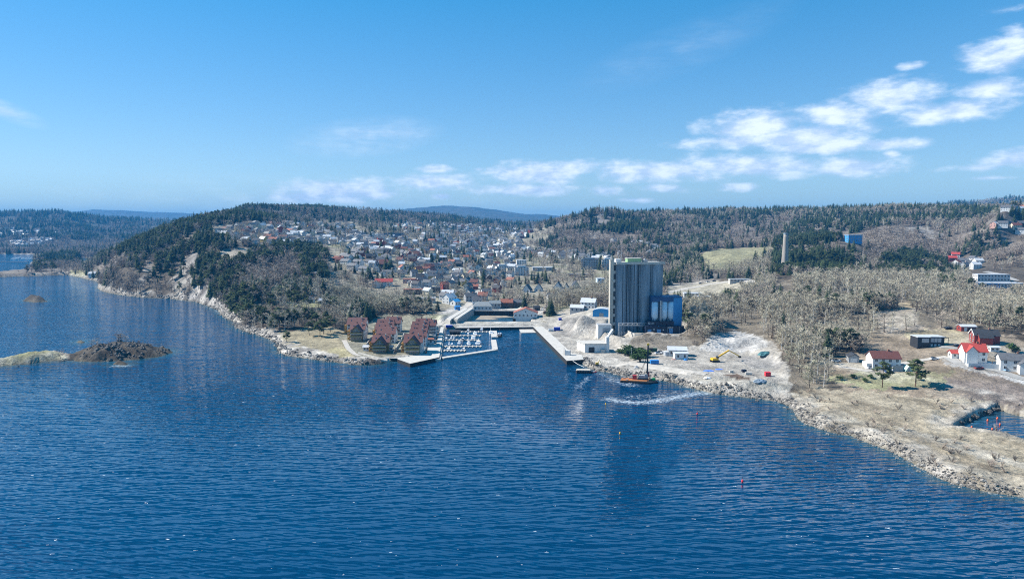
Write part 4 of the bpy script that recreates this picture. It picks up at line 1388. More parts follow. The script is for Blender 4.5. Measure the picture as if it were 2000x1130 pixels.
# ---------------------------------------------------------------- the big silo
def build_silo():
    L = PD(1203, 513, 475); base = Vector((L.x, 475, 3.0))
    Wd, Dp, Ht = 34.0, 13.0, 51.2
    root = empty("grain_silo", base, R(8), "huge weathered concrete silo of four tall cells standing on the quay", "silo")
    foot(base + Vector((17, 6, 0)), 24)
    cw = Wd / 4
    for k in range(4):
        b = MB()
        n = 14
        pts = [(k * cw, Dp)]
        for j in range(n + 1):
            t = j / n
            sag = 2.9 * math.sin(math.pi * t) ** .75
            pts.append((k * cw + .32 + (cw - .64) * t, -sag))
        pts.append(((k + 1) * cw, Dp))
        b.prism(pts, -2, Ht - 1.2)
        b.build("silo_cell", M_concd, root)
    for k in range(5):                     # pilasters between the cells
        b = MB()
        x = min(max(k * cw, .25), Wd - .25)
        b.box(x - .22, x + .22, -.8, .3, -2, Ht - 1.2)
        b.build("pilaster", mat("shade_blue_concrete", (.27, .32, .365), .85, .4, .35, streak=True), root)  # blue of the sky-lit shade put into the colour, as on the cells
    b = MB()
    b.box(-.5, Wd + .5, -3.1, Dp + .5, Ht - 1.2, Ht)
    b.box(-.5, Wd + .5, -3.1, -2.8, Ht, Ht + .5)
    b.box(-.5, Wd + .5, Dp + .2, Dp + .5, Ht, Ht + .5)
    b.build("roof_slab", M_pale, root)
    b = MB(); b.box(9.5, 19.5, 3.5, 9, Ht, Ht + 2.6); b.box(9.2, 19.8, 3.2, 9.3, Ht + 2.6, Ht + 2.9, 1)
    b.build("roof_house", [mat("sage_green_paint", (.26, .42, .22), .6, .2, .8), M_pale], root)
    b = MB(); b.box(21, 24, 3, 7, Ht, Ht + 1.6); b.box(22, 23, 4, 6, Ht + 1.6, Ht + 2.6); b.build("roof_plant", M_grey, root)
    b = MB(); b.box(1, 4.4, 3, 7, Ht, Ht + 2.4); b.build("roof_cabin", M_white, root)
    b = MB(); b.tube((5.5, 5, Ht), (5.5, 5, Ht + 9), .12, .05); b.build("antenna", M_steel, root)
    for x in (4.3, 7.1, 9.4, 12.4, 15.2):   # down pipes
        b = MB(); b.tube((x, -3.0, 0), (x, -3.0, Ht - 1.6), .2, n=6); b.build("down_pipe", M_dark, root)
    for z in (4.5, 8.0, 11.5):
        pass
    b = MB()
    for x in (1.2, 3.2, 5.4, 7.4):
        b.box(x, x + 1.3, -3.1, -1.3, -1, 3.2)
    b.build("loading_hatch", M_steel, root)
    # stair and cable ladder in the left gap; its shade is a dark box
    b = MB()
    b.box(-1.35, -.55, -.8, 2.6, -2, Ht - 1.5)
    b.build("shaded_stair_gap", mat("stair_gap_shade", (.05, .045, .04), .8, .4, 1.0), root)
    for z in range(0, 49, 6):
        b = MB(); b.box(-1.9, -.5, -1.15, 2.7, z + 1.5, z + 3.6); b.build("landing", M_conc, root)
    # slender lift tower; the sunlight on it is put into its pale colour
    b = MB(); b.box(-4.3, -1.9, -1.2, 1.8, -2, Ht + 1.5); b.box(-4.5, -1.7, -1.4, 2.0, Ht + 1.5, Ht + 2.1)
    b.box(-3.5, -2.5, -.4, .8, Ht + 2.1, Ht + 4.6)
    b.build("lift_tower", mat("sun_toned_tower_concrete", (.46, .43, .37), .85, .3, .35, streak=True), root)
    return root
build_silo()

# ---------------------------------------------------------------- blue silo block with tanks
def build_plant():
    base = P(1270, 650, 6.0)
    d = base.y
    root = empty("cement_plant", base, R(4), "blue clad silo block with three pale tanks over a black base", "plant building")
    foot(base + Vector((12, 6, 0)), 17)
    H_ = 24.5
    m = d / 1334
    w1 = 66 * m                             # from px 1274 to 1336
    x0, x1 = 1.5, w1 - .6
    b = MB(); b.box(x0, x1, 6.0, 15, -3, H_); b.build("blue_block", mat("deep_blue_cladding", (.012, .05, .14), .5, .2, .4), root)
    b = MB(); b.box(x1 - 6.2, x1, 1.4, 6.0, 4.6, H_ - .3); b.build("blue_tower", M_bsilo, root)
    b = MB(); b.box(x0, x1 - 6.2, 1.2, 6.0, H_ - 3.0, H_ - .15); b.box(x0 - .2, x1 + .2, 1.0, 15.2, H_, H_ + .35); b.build("roof", mat("dark_blue_roof", (.02, .075, .2), .5, .2, .6), root)
    b = MB()
    b.box(-4, x1 + .3, -3.0, 6.0, -3, 5.0)
    b.box(-2, x1 - 6.4, -1.0, 6.0, 5.0, 8.2)
    b.build("black_base", M_navy, root)
    for k, cx in enumerate((3.9, 10.4, 15.2)):
        t = MB()
        t.lathe((cx, 3.4, 0), [(.35, 7.6), (1.0, 8.4), (2.3, 10.6), (2.3, H_ - 3.2)], 24)
        t.build("tank", M_tank, root, True)
        for s in (-1, 1):
            q = MB(); q.tube((cx + s * 2.0, 2.2, 8.2), (cx + s * 2.0, 2.2, 10.8), .15, n=6); q.build("tank_leg", M_steel, root)
    b = MB(); b.tube((7.0, .6, 6.5), (7.0, .6, H_ - 2), .42, n=10); b.tube((7.9, .6, 6.5), (7.9, .6, H_ - 2), .25, n=8); b.tube((7.0, .6, 6.5), (4.6, -1.6, 4.0), .42, n=10); b.build("riser_pipe", M_steel, root)
    for cx in (-1.4, 5.2, 13.6):
        b = MB(); b.box(cx - 1.3, cx + 1.3, -3.12, -2.9, -.6, 3.0 if cx < 13 else 3.4); b.build("roller_door", mat("blue_door_paint", (.10, .30, .58), .5, .1, .8), root)
    for cx, w_, hh, z in ((1.7, .9, .7, 2.6), (8.3, .9, .7, 2.2)):
        b = MB(); b.box(cx - w_ / 2, cx + w_ / 2, -3.1, -3.0, z, z + hh); b.build("sign_plate", M_white, root)
    for cx, w_ in ((12.6, 2.0), (14.5, 1.3)):
        b = MB()
        for f in range(2):
            b.box(cx - w_ / 2 + f * w_ / 2 + .08, cx - w_ / 2 + (f + 1) * w_ / 2 - .08, -3.08, -3.0, 3.7, 4.6)
        b.build("window", M_steel, root)
    b = MB(); b.tube((11, -3.3, 0), (11, -3.3, 4.6), .08, n=6); b.tube((19.6, -3.3, 0), (19.6, -3.3, 4.9), .1, n=6); b.build("lamp_post", M_steel, root)
    # small white emblem and word, too small to read
    b = MB()
    z, xx = 6.3, -1.7
    for (a0, a1, z0, z1) in ((0, 1.3, 1.05, 1.3), (0, 1.3, 0, .25), (0, .3, .25, 1.05), (1.0, 1.3, .25, .7), (.3, .7, .25, .6)):
        b.box(xx + a0, xx + a1, -1.06, -1.0, z + z0, z + z1)
    b.build("emblem", M_white, root)
    b = MB()
    for k in range(6):
        hgt = (.55, .4, .7, .4, .55, .4)[k]
        b.box(xx + 1.7 + k * .42, xx + 1.7 + k * .42 + .3, -1.06, -1.0, z + .25, z + .25 + hgt)
    b.build("wordmark", M_white, root)
build_plant()

# conveyor gallery
b = MB()
qa, qb = P(1209, 629, 15), P(1290, 633, 13)
qa = PD(1209, 630.5, 462); qb = PD(1284, 631, 474)
root = empty("conveyor_bridge", (qa.x, qa.y, HZ(qa.x, qa.y)), 0, "long pale conveyor bridge crossing in front of the silo foot", "conveyor")
dv = qb - qa; zt = qa.z - HZ(qa.x, qa.y)
for s in (-.8, .8):
    b.beam((0, s, zt), (dv.x, dv.y + s, zt + dv.z), .22, .3); b.beam((0, s, zt - 1.7), (dv.x, dv.y + s, zt + dv.z - 1.7), .22, .3)
    for k in range(16):
        t0, t1 = k / 16, (k + 1) / 16
        b.beam((dv.x * t0, dv.y * t0 + s, zt + dv.z * t0 - (1.7 if k % 2 else 0)), (dv.x * t1, dv.y * t1 + s, zt + dv.z * t1 - (0 if k % 2 else 1.7)), .12, .12)
b.build("truss", M_steel, root)
b = MB(); b.beam((0, 0, zt - 1.3), (dv.x, dv.y, zt + dv.z - 1.3), 1.2, .25); b.build("belt", M_grey, root)
for s in (-.9, .9):
    b = MB(); b.beam((0, s, -1), (0, s, zt), .35, .35); b.build("leg", M_steel, root)

# retaining wall of the plant yard
b = MB()
pts = [P(1228, 648, 6.6), P(1240, 653.5, 6.4), P(1270, 656, 6.2), P(1300, 657, 6.2), P(1322, 657, 6.2)]
for i in range(len(pts) - 1):
    b.beam(pts[i] + Vector((0, 0, -1.6)), pts[i + 1] + Vector((0, 0, -1.6)), .6, 4.6)
b.beam(pts[0] + Vector((0, 14, -1.6)), pts[0] + Vector((0, 0, -1.6)), .6, 4.6)
tag(b.build("retaining_wall", M_pale), "white concrete retaining wall under the black plant building", "wall")

# low white quay building and its tower
p = P(1166, 687.5, 2.4)
root = empty("quay_warehouse", p, R(2), "low flat white warehouse with a dark gateway on the quay", "warehouse"); foot(p + Vector((0, 6, 0)), 11)
m = p.y / 1334
xl, xr = -24 * m, 18 * m
b = MB(); b.face([(xl, 0, -2), (xr, 0, -2), (xr, 0, 4.9), (xl, 0, 4.9)]); b.face([(xl - 3.4, 12, -2), (xl, 0, -2), (xl, 0, 4.9), (xl - 3.4, 12, 4.9)]); b.face([(xr, 0, -2), (xr, 12, -2), (xr, 12, 4.9), (xr, 0, 4.9)]); b.face([(xr, 12, -2), (xl - 3.4, 12, -2), (xl - 3.4, 12, 4.9), (xr, 12, 4.9)])
b.build("wall", M_white, root)
b = MB(); b.prism([(xl - .2, -.4), (xr + .2, -.4), (xr + .2, 12.3), (xl - 3.9, 12.3)], 4.9, 5.4); b.build("roof", M_pale, root)
b = MB(); b.box(xl + 2.3, xl + 5.9, -.06, .2, -.5, 3.2); b.build("gateway", M_black, root)
b = MB(); b.box(xr - 3.4, xr - .6, -1.3, -.02, -1, 2.0); b.build("porch", M_pale, root)
b = MB(); b.box(xr, xr + 1.9, -.3, 2.6, -2, 9.2); b.beam((xr + .9, 1, 9.0), (xr + 6, 12, 12), 1.2, 1.2); b.build("hoist_shaft", M_white, root)
p = P(1181, 661.5, 2.6)
root = empty("white_tower_house", p, R(2), "tall white concrete block between the quay warehouse and the silo", "building"); foot(p + Vector((0, 4, 0)), 8)
b = MB(); b.box(-4.6, 4.6, 0, 8, -2, 9.3); b.build("wall", M_white, root)
b = MB(); b.box(-4.8, 4.8, -.2, 8.2, 9.3, 9.7); b.build("roof", M_grey, root)
b = MB(); b.box(-1.5, 3.6, -.05, .1, 0, 7.6); b.build("door_panel", M_grey, root)
b = MB(); b.box(1.2, 4.9, -3.2, -.02, -2, 4.6); b.build("annex", M_pale, root)

# transformer cabin on the quay edge
p = P(1109, 692.5, 2.5)
root = empty("shore_power_cabin", p, R(-10), "white shore power cabin standing on the quay edge", "cabin")
b = MB(); b.box(-1.5, 1.5, -1.1, 1.1, 0, 2.7); b.build("cabinet", M_white, root)
for s in (-1, 1):
    b = MB(); b.box(s * 1.6 - .05, s * 1.6 + .05, -1.1, 1.1, 0, 3.0); b.build("side_panel", M_grey, root)
b = MB(); b.tube((-2.2, -.8, 0), (-2.2, -.8, 4.6), .14, .1, n=6); b.build("mooring_post", M_dark, root)
p = P(1166, 713, 2.4)
root = empty("site_marker", p, 0, "small ochre digger parked where the quay meets the rocks", "digger")
b = MB(); b.box(-.9, .9, -.6, .6, .1, .7); b.build("track", M_dark, root)
b = MB(); b.box(-.7, .9, -.55, .55, .7, 1.7); b.build("body", M_yel, root)
b = MB(); b.beam((.6, 0, 1.3), (1.3, 0, 3.0), .25, .3); b.beam((1.3, 0, 3.0), (2.1, 0, 1.6), .2, .25); b.build("arm", M_yel, root)
root.name = "mini_digger"

# chimney
base = G(1532, 536); base = PD(1532, 540, 790); base.z = HZ(base.x, base.y)
root = empty("factory_chimney", base, 0, "tall tapering concrete factory chimney rising from the bare wood", "chimney"); foot(base, 6)
top = PD(1534, 455, 790).z - base.z
b = MB(); b.lathe((0, 0, 0), [(4.2, -2), (3.95, 6), (2.6, top * .9), (2.5, top - 1.6)], 28); b.build("shaft", mat("chimney_concrete", (.36, .325, .28), .85, .3, .3, streak=True), root, True)
b = MB(); b.lathe((0, 0, top - 1.6), [(2.75, 0), (2.75, 1.2), (2.4, 1.3), (2.2, 1.6)], 28); b.build("rim", M_concd, root)
b = MB(); b.beam((-4.0, -1.2, 2), (-2.5, -1.0, top * .85), .12, .12); b.build("ladder", M_steel, root)

def tank_thing(px, py, r, h, label, m=M_white):
    p = G(px, py)
    root = empty("storage_tank", p, 0, label, "tank"); foot(p, r + 3)
    b = MB(); b.lathe((0, 0, 0), [(r, -1), (r, h)], 20); b.build("shell", m, root, False)
    b = MB(); b.lathe((0, 0, h), [(r + .15, 0), (r * .5, r * .25), (.1, r * .32)], 20); b.build("cap", m, root)
tank_thing(1498, 560, 2.0, 10, "slim white tank in front of the factory chimney")
tank_thing(1428, 541, 2.0, 6, "small cream tank below the green hill field", M_cream)

# ---------------------------------------------------------------- the yard: barge, raft, machines, containers
def build_barge():
    p = P(1248, 745, 0)
    root = empty("drilling_barge", p, R(-10), "orange decked drilling barge with a tall black mast by the shore", "barge")
    b = MB(); b.prism([(-9.5, -3), (4.5, -4.6), (9.6, -1.5), (8, 3.6), (-8.6, 3.4)], -.5, .8); b.build("hull", M_dark, root)
    for k in range(5):
        b = MB()
        y0 = -3.2 + k * 1.3
        b.box(-9.4 + k * .15, 4.0 + k * .9, y0, y0 + 1.05, .8, 1.15); b.build("deck_timber", M_orange, root)
    b = MB(); b.box(-.5, 4.5, -.4, 2.6, 1.15, 1.9); b.build("track", M_dark, root)
    b = MB(); b.box(-.3, 4.2, -.2, 2.4, 1.9, 3.3); b.box(2.8, 4.4, -.6, .8, 2.2, 4.0); b.build("crawler_body", M_grey, root)
    b = MB(); b.box(-3.3, -1.2, 0, 1.8, 1.15, 3.2); b.build("power_pack", M_machred, root)
    b = MB(); b.beam((4.0, 0, 1.2), (4.3, 0, 19.2), .7, .7); b.build("mast", M_dark, root)
    b = MB(); b.box(3.7, 4.9, -.5, .5, 19.0, 20.0); b.build("mast_head", M_yel, root)
    b = MB(); b.box(4.5, 5.2, -.4, .4, 3.0, 5.2); b.build("drill_head", M_machred, root)
    for s, xx in ((-1, -.5), (1, .6)):
        b = MB(); b.tube((xx, s * .8, 3.2), (4.1, s * .2, 13.5), .1, n=6); b.build("stay", M_dark, root)
    b = MB(); b.lathe((7.4, .6, 1.1), [(.9, 0), (.95, .5), (.7, 1.0), (.2, 1.15)], 14); b.build("green_drum", M_green, root)
    b = MB()
    for (x, y, s_) in ((-7.5, 2.4, .5), (-4.5, 2.6, .6), (6.2, 2.2, .5), (-6, -2.6, .4)):
        b.box(x - s_, x + s_, y - .4, y + .4, 1.1, 1.1 + s_)
    b.build("deck_gear", M_grey, root)
build_barge()

p = P(1140, 727, 0)
root = empty("work_raft", p, R(-4), "dark rubber sided work raft with pale deck moored off the rocks", "raft")
b = MB(); b.prism([(-3.8, -1.8), (3.6, -1.8), (4.2, 0), (3.6, 2.2), (-3.8, 2.2), (-4.4, 0)], -.4, 1.3); b.build("hull", M_dark, root)
b = MB(); b.prism([(-3.6, -1.6), (3.4, -1.6), (3.9, 0), (3.4, 2.0), (-3.6, 2.0), (-4.1, 0)], 1.3, 1.65); b.build("deck", M_deck, root)
for k in range(6):
    b = MB(); b.tube((-3.6 + k * 1.35, -1.85, .5), (-3.6 + k * 1.35, -1.85, 1.2), .38, n=8); b.build("fender", M_dark, root)
p = P(1160.5, 727, 0)
root = empty("dinghy", p, R(20), "small red and white dinghy beside the work raft", "dinghy")
b = MB(); b.prism([(-1.4, -.6), (.8, -.6), (1.6, 0), (.8, .6), (-1.4, .6)], -.1, .5); b.build("hull", M_machred, root)
b = MB(); b.box(-1.0, .4, -.4, .4, .5, .6); b.build("thwart", M_white, root)
b = MB(); qa, qb = P(1116, 702.5, 2.4), P(1141, 716.5, 1.0); b.tube(qa, (qa + qb) / 2 + Vector((0, 0, -.35)), .11, n=6); b.tube((qa + qb) / 2 + Vector((0, 0, -.35)), qb, .11, n=6)
tag(b.build("mooring_line", M_white), "pale mooring rope from the quay corner down to the rocks", "rope")

def container(px, py, w_, l_, h_, m, label, rz=0.0, z=None, name="container", cat="container"):
    p = G(px, py)
    root = empty(name, p, rz, label, cat)
    b = MB(); b.box(-w_ / 2, w_ / 2, -l_ / 2, l_ / 2, .1, h_)
    n = max(3, int(w_ / .6))
    for k in range(n):
        x = -w_ / 2 + (k + .5) * w_ / n
        b.box(x - .12, x + .12, -l_ / 2 - .05, -l_ / 2, .3, h_ - .2)
    b.build("body", m, root)
    b = MB(); b.box(-w_ / 2 - .06, w_ / 2 + .06, -l_ / 2 - .08, l_ / 2 + .06, h_, h_ + .12); b.build("lid", m if m is not M_white else R_light, root)
    return root
container(1278, 710, 4.6, 2.2, 2.0, M_cblue, "blue container on the gravel yard behind the barge", .0)
container(1499, 734, 2.6, 2.2, 2.0, M_ccrimson, "bright red container at the right end of the gravel yard", -.05)
container(1271, 686, 2.4, 2.0, 1.9, M_black, "left one of two dark skips below the bank", .0, name="skip", cat="skip")
container(1279, 686, 2.4, 2.0, 1.9, mat("dark_green_paint", (.03, .08, .05), .6, .2, 1), "right one of two dark skips, dark green", .0, name="skip", cat="skip")
container(1453, 726, 2.2, 1.6, 1.2, M_navy, "low dark blue skip among the rubble in the yard", .1, name="skip", cat="skip")
container(1428, 727, 2.0, 1.4, 1.0, M_pale, "pale crate beside the rubble in the yard", .2, name="crate", cat="crate")
container(1462, 731, 3.2, 1.6, 1.0, M_pale, "long pale crate by the brown soil strip", -.15, name="crate", cat="crate")
container(1088, 645, 4.6, 2.6, 2.2, mat("royal_blue_paint", (.02, .05, .38), .5, .15, 1), "royal blue container at the inner end of the quay", .0)
container(1076, 646, 3.8, 2.4, 1.6, M_white, "white box trailer beside the royal blue container", .0, name="trailer", cat="trailer")
container(877, 639, 5.0, 2.2, 1.6, mat("royal_blue_paint", (.02, .05, .38), .5, .15, 1), "royal blue container at the foot of the lock walls", .0)
container(1072, 613, 9.5, 3, 2.2, M_brown, "long dark brown timber stack left of the gravel slope", .0, name="timber_stack", cat="timber stack")
container(1094, 625, 2.2, 2, 1.6, mat("royal_blue_paint", (.02, .05, .38), .5, .15, 1), "small blue bin on the dark slope above the quay", .2, name="bin", cat="bin")

# site sheds
root = house(G(1322, 693), 10.5, 8, 3.6, 1.5, R(-8), M_white, R_light, 1, chim=False, name="site_shed", cat="shed"); tag(root, "white site shed with a wide bluish roof in the gravel yard")
root = house(G(1329, 700), 7.4, 4.6, 3.4, .5, R(0), M_white, R_light, 1, chim=False, name="site_cabin", cat="cabin"); tag(root, "white site cabin standing before the wider shed in the yard")
tank_thing(1301, 694, 1.5, 2.4, "low pale round tank left of the site shed", R_light)

# long reach excavator
p = G(1396, 706)
root = empty("excavator", p, R(14), "yellow long reach excavator with its arm stretched across the rubble", "excavator")
for s in (-1, 1):
    b = MB(); b.box(-2.2, 2.2, s * 1.3 - .35, s * 1.3 + .35, 0, .9); b.build("track", M_dark, root)
b = MB(); b.box(-2.0, 1.6, -1.4, 1.4, 1.0, 2.2); b.build("body", M_yel, root)
b = MB(); b.box(.4, 1.7, -1.4, -.2, 2.2, 3.3); b.build("cab", M_glass, root)
b = MB(); b.beam((1.2, .4, 2.0), (9.0, .4, 6.0), .6, .75); b.build("boom", M_yel, root)
b = MB(); b.beam((8.8, .4, 6.0), (15.6, .4, 2.4), .45, .5); b.build("stick", M_yel, root)
b = MB(); b.box(15.2, 16.6, -.2, 1.0, 1.5, 2.4); b.build("bucket", M_dark, root)

def heap(px, py, rx, ry, h, m, name, label, cat, n=16, seed=1, soft=True):
    rr = random.Random(seed)
    p = G(px, py)
    b = MB()
    rings = [(1.0, -.15), (.8, .45), (.5, .85), (.2, 1.0)]
    ids = []
    for (f, z) in rings:
        row = []
        for k in range(n):
            t = 2 * math.pi * k / n
            j = 1 + rr.uniform(-.18, .18)
            row.append((rx * f * j * math.cos(t), ry * f * j * math.sin(t), h * (z + rr.uniform(-.15, .15) * (z > 0))))
        ids.append(row)
    for i in range(len(rings) - 1):
        for k in range(n):
            b.face([ids[i][k], ids[i][(k + 1) % n], ids[i + 1][(k + 1) % n], ids[i + 1][k]])
    b.face(ids[-1])
    o = b.build(name, m)
    o.location = p
    return tag(o, label, cat)
heap(1494, 692, 4.2, 2.6, 1.8, M_teal, "net_pile", "teal heap of netting beside the pale rubble slope", "net pile", seed=3)
heap(1384, 724, 3.0, 1.5, .5, M_tarp, "tarpaulin", "bright blue tarpaulin on the ground in the yard, left one", "tarpaulin", seed=4)
heap(1404, 721, 2.4, 1.1, .4, M_tarp, "tarpaulin", "smaller blue tarpaulin to the right of the first", "tarpaulin", seed=5)
heap(1484, 745, 3.4, 1.8, 1.3, M_concd, "rubble_heap", "grey heap of broken stone left below the red container", "rubble heap", seed=6)
heap(1339, 703, 1.2, 1.0, .9, M_cblue, "bag_pile", "small blue pile of bags beside the site cabin", "bag pile", seed=7)
heap(1316, 702, 1.6, 1.0, .8, M_pink, "bag_pile", "small pale red pile left in front of the site cabin", "bag pile", seed=8)
heap(1382, 738, 2.0, 1.2, .7, M_boat, "scrap_pile", "white scrap pile at the edge of the gravel berm", "scrap pile", seed=9)
heap(1243, 718, 1.4, 1.0, 1.2, M_grey, "boulder", "single dark grey boulder on the bank behind the barge", "boulder", seed=10)

# cars
CARM = {}
def car_meshes():
    if CARM: return CARM
    b = MB()
    b.box(-2.1, 2.1, -.85, .85, .35, .95)
    CARM['body'] = b
    c_ = MB()
    i = [(-1.5, -.8, .95), (1.1, -.8, .95), (1.1, .8, .95), (-1.5, .8, .95), (-1.1, -.68, 1.5), (.5, -.68, 1.5), (.5, .68, 1.5), (-1.1, .68, 1.5)]
    for q in [(4, 5, 6, 7), (0, 1, 5, 4), (1, 2, 6, 5), (2, 3, 7, 6), (3, 0, 4, 7)]:
        c_.face([i[k] for k in q])
    CARM['cabin'] = c_
    w_ = MB(); w_.tube((0, -.12, 0), (0, .12, 0), .33, n=12)
    CARM['wheel'] = w_
    return CARM
def car(px, py, m, label, rz=0.0):
    p = G(px, py)
    root = empty("parked_car", p, rz, label, "car", "parked cars")
    cm = car_meshes()
    put("body", cached(("carb", m.name), lambda: cm['body'].mesh("body", [m])), root)
    put("cabin", cached(("carc",), lambda: cm['cabin'].mesh("cabin", [M_glass])), root)
    for x in (-1.3, 1.3):
        for y in (-.8, .8):
            put("wheel", cached(("carw",), lambda: cm['wheel'].mesh("wheel", [M_dark])), root, (x, y, .33))
car(1286, 691, M_boat, "white car parked left of the site shed", .1)
car(1290, 689, M_boat, "second white car just behind the one left of the site shed", .2)
car(1912, 720.5, M_red, "red car on the drive below the red roofed white house", .05)
car(1701, 719.5, M_boat, "white car parked left before the brown roofed house", .1)
car(1736, 727, mat("blue_car_paint", (.04, .09, .2), .35, .1, 1), "dark blue car in the shade of the brown roofed house", .1)
car(1824, 702, M_boat, "white car beside the road right of the pines", .1)
car(1968, 724, mat("pale_blue_car_paint", (.25, .4, .55), .35, .1, 1), "pale blue car in front of the white house at the right edge", .2)
car(1870, 676.5, M_black, "black car parked behind the red roofed white house", .1)
car(1852, 642.5, M_black, "dark car left of the red garage", .0)
car(1633, 706, M_boat, "white car beside the small blue grey garage", .0)
car(1336, 699, M_grey, "grey car beside the site cabin in the yard", .4)
for k, (px, py, m) in enumerate([(1368, 554, M_black), (1383, 551, M_boat), (1395, 549.5, M_black), (1428, 549, M_navy), (1440, 549, M_boat), (1449, 550, M_grey)]):
    car(px, py, m, ("first", "second", "third", "fourth", "fifth", "sixth")[k] + " car from the left along the pale road behind the plant", .2)

# ---------------------------------------------------------------- houses on the right shore
root = house(G(1724, 716), 13.5, 9, 5.2, 3.0, R(-6), M_white, R_brown, 2, windows="fr", name="house"); tag(root, "white house with brown tiled roof behind the two pines")
b = MB(); b.box(2, 6.7, -7.2, -4.52, -1.5, 1.4); b.box(1.9, 6.8, -7.3, -7.2, 1.4, 2.4); b.build("terrace", M_grey, root)
b = MB(); b.box(-9.2, -6.77, -3.5, 2.5, -1.5, 2.4); b.build("annex", M_white, root)
root = house(G(1665, 705), 6.6, 5, 3.0, 1.2, R(75), M_grey, R_black, 1, chim=False, name="garage", cat="garage"); tag(root, "small blue grey garage with black roof at the edge of the birches")
b = MB(); b.box(-3.36, -3.3, -1.6, 1.6, -.4, 2.2); b.build("door", M_white, root)
p = G(1771, 723)
root = empty("greenhouse", p, 0, "small pale tent like greenhouse between house and tall pine", "greenhouse")
b = MB(); b.face([(-1.8, -2, 0), (1.8, -2, 0), (0, -2, 2.8)]); b.face([(1.8, 2, 0), (-1.8, 2, 0), (0, 2, 2.8)]); b.face([(-1.8, 2, 0), (-1.8, -2, 0), (0, -2, 2.8), (0, 2, 2.8)]); b.face([(1.8, -2, 0), (1.8, 2, 0), (0, 2, 2.8), (0, -2, 2.8)])
b.build("cover", mat("pale_green_film", (.45, .58, .50), .5, .15, .8), root)
b = MB(); b.box(-.5, .5, -2.06, -2.0, 0, 1.8); b.build("door", M_grey, root)

# black modern house
p = G(1815, 675)
root = empty("house", p, R(-4), "black modern flat roofed house with large windows on the dry meadow", "house"); foot(p, 13)
b = MB(); b.box(-8.0, -1.2, -3.2, 5, -2, 5.2); b.build("left_block", M_black, root)
b = MB(); b.box(-1.2, 7.0, -1.8, 5.4, -2, 5.2); b.build("right_block", M_black, root)
b = MB(); b.box(-8.2, -1.15, -3.4, 5.2, 5.2, 5.5); b.box(-1.15, 7.2, -2.0, 5.6, 5.2, 5.5); b.build("roof", R_light, root)
b = MB(); b.box(-5.8, -2.0, -3.28, -3.2, 2.3, 4.6); b.build("window", [M_steel], root)
for k in range(3):
    b = MB(); b.box(-.4 + k * 2.0, 1.3 + k * 2.0, -1.88, -1.8, 2.4, 4.7); b.build("window", [M_steel], root)
    b = MB(); b.box(-.3 + k * 2.0, .8 + k * 2.0, -1.9, -1.8, -.2, 1.3); b.build("window", [M_white], root)
b = MB(); b.box(7.0, 9.4, -1.5, 3, 4.7, 4.95); b.box(9.2, 9.4, -1.5, -1.3, -1, 4.7); b.build("porch", M_black, root)

# white house with red roof: cross gable and terrace
p = G(1899, 705)
root = house(p, 10.2, 8.2, 5.8, 3.4, R(-14), M_white, R_bright, 2, windows="fr", name="house"); tag(root, "white house with bright red roof above a terrace wall on the right shore")
b = MB(); e, r2 = 5.8, 2.6
b.face([(-4.4, -5.2, -2), (.4, -5.2, -2), (.4, -5.2, e), (-2, -5.2, e + r2), (-4.4, -5.2, e)]); b.face([(-4.4, -4.1, -2), (-4.4, -5.2, -2), (-4.4, -5.2, e), (-4.4, -4.1, e)]); b.face([(.4, -5.2, -2), (.4, -4.1, -2), (.4, -4.1, e), (.4, -5.2, e)])
b.build("front_gable", M_white, root)
b = MB()
for s in (-1, 1):
    q = [(-2 + s * 2.9, -5.6, e - .5), (-2, -5.6, e + r2 + .1), (-2, 0, e + r2 + .1), (-2 + s * 2.9, 0, e - .5)]
    up = [(a, c_, d + .22) for a, c_, d in q]
    if s > 0: q, up = q[::-1], up[::-1]
    b.face(up[::-1]); b.face(q)
    for i in range(4): b.face([q[i], up[i], up[(i + 1) % 4], q[(i + 1) % 4]])
b.build("gable_roof", R_bright, root)
b = MB(); b.box(-5.2, 10.5, -9.5, -5.5, -3.5, -.2); b.box(5.2, 10.5, -5.5, 2, -3.5, -.2); b.box(-5.2, 10.6, -9.65, -9.5, -3.5, .7, 0); b.build("terrace", M_white, root)
b = MB(); b.box(-4.2, 1.0, -9.72, -9.66, -2.6, -.6); b.build("garage_door", M_grey, root)
root = house(G(1867, 697), 6, 4.5, 2.4, 1.3, R(-10), M_white, R_bright, 1, chim=False, name="garage", cat="garage"); tag(root, "low white garage with red roof left of the red roofed house")
root = house(G(1976, 721), 12, 8.5, 5.4, 2.6, R(-20), M_white, R_dark, 2, windows="fr", name="house"); tag(root, "white house with slate roof cut by the right edge of the picture")
b = MB(); wall_bm(6, 4, 4.2, 1.6, 1, win=False); bb = wall_bm(5.5, 5, 4.2, 1.7, 1, win=False); o = bb.build("porch", M_white, root); o.location = (3.4, -5.5, 0); o.rotation_euler = (0, 0, math.pi / 2)
o = roof_bm(5.5, 5, 4.2, 1.7).build("porch_roof", R_dark, root); o.location = (3.4, -5.5, 0); o.rotation_euler = (0, 0, math.pi / 2)
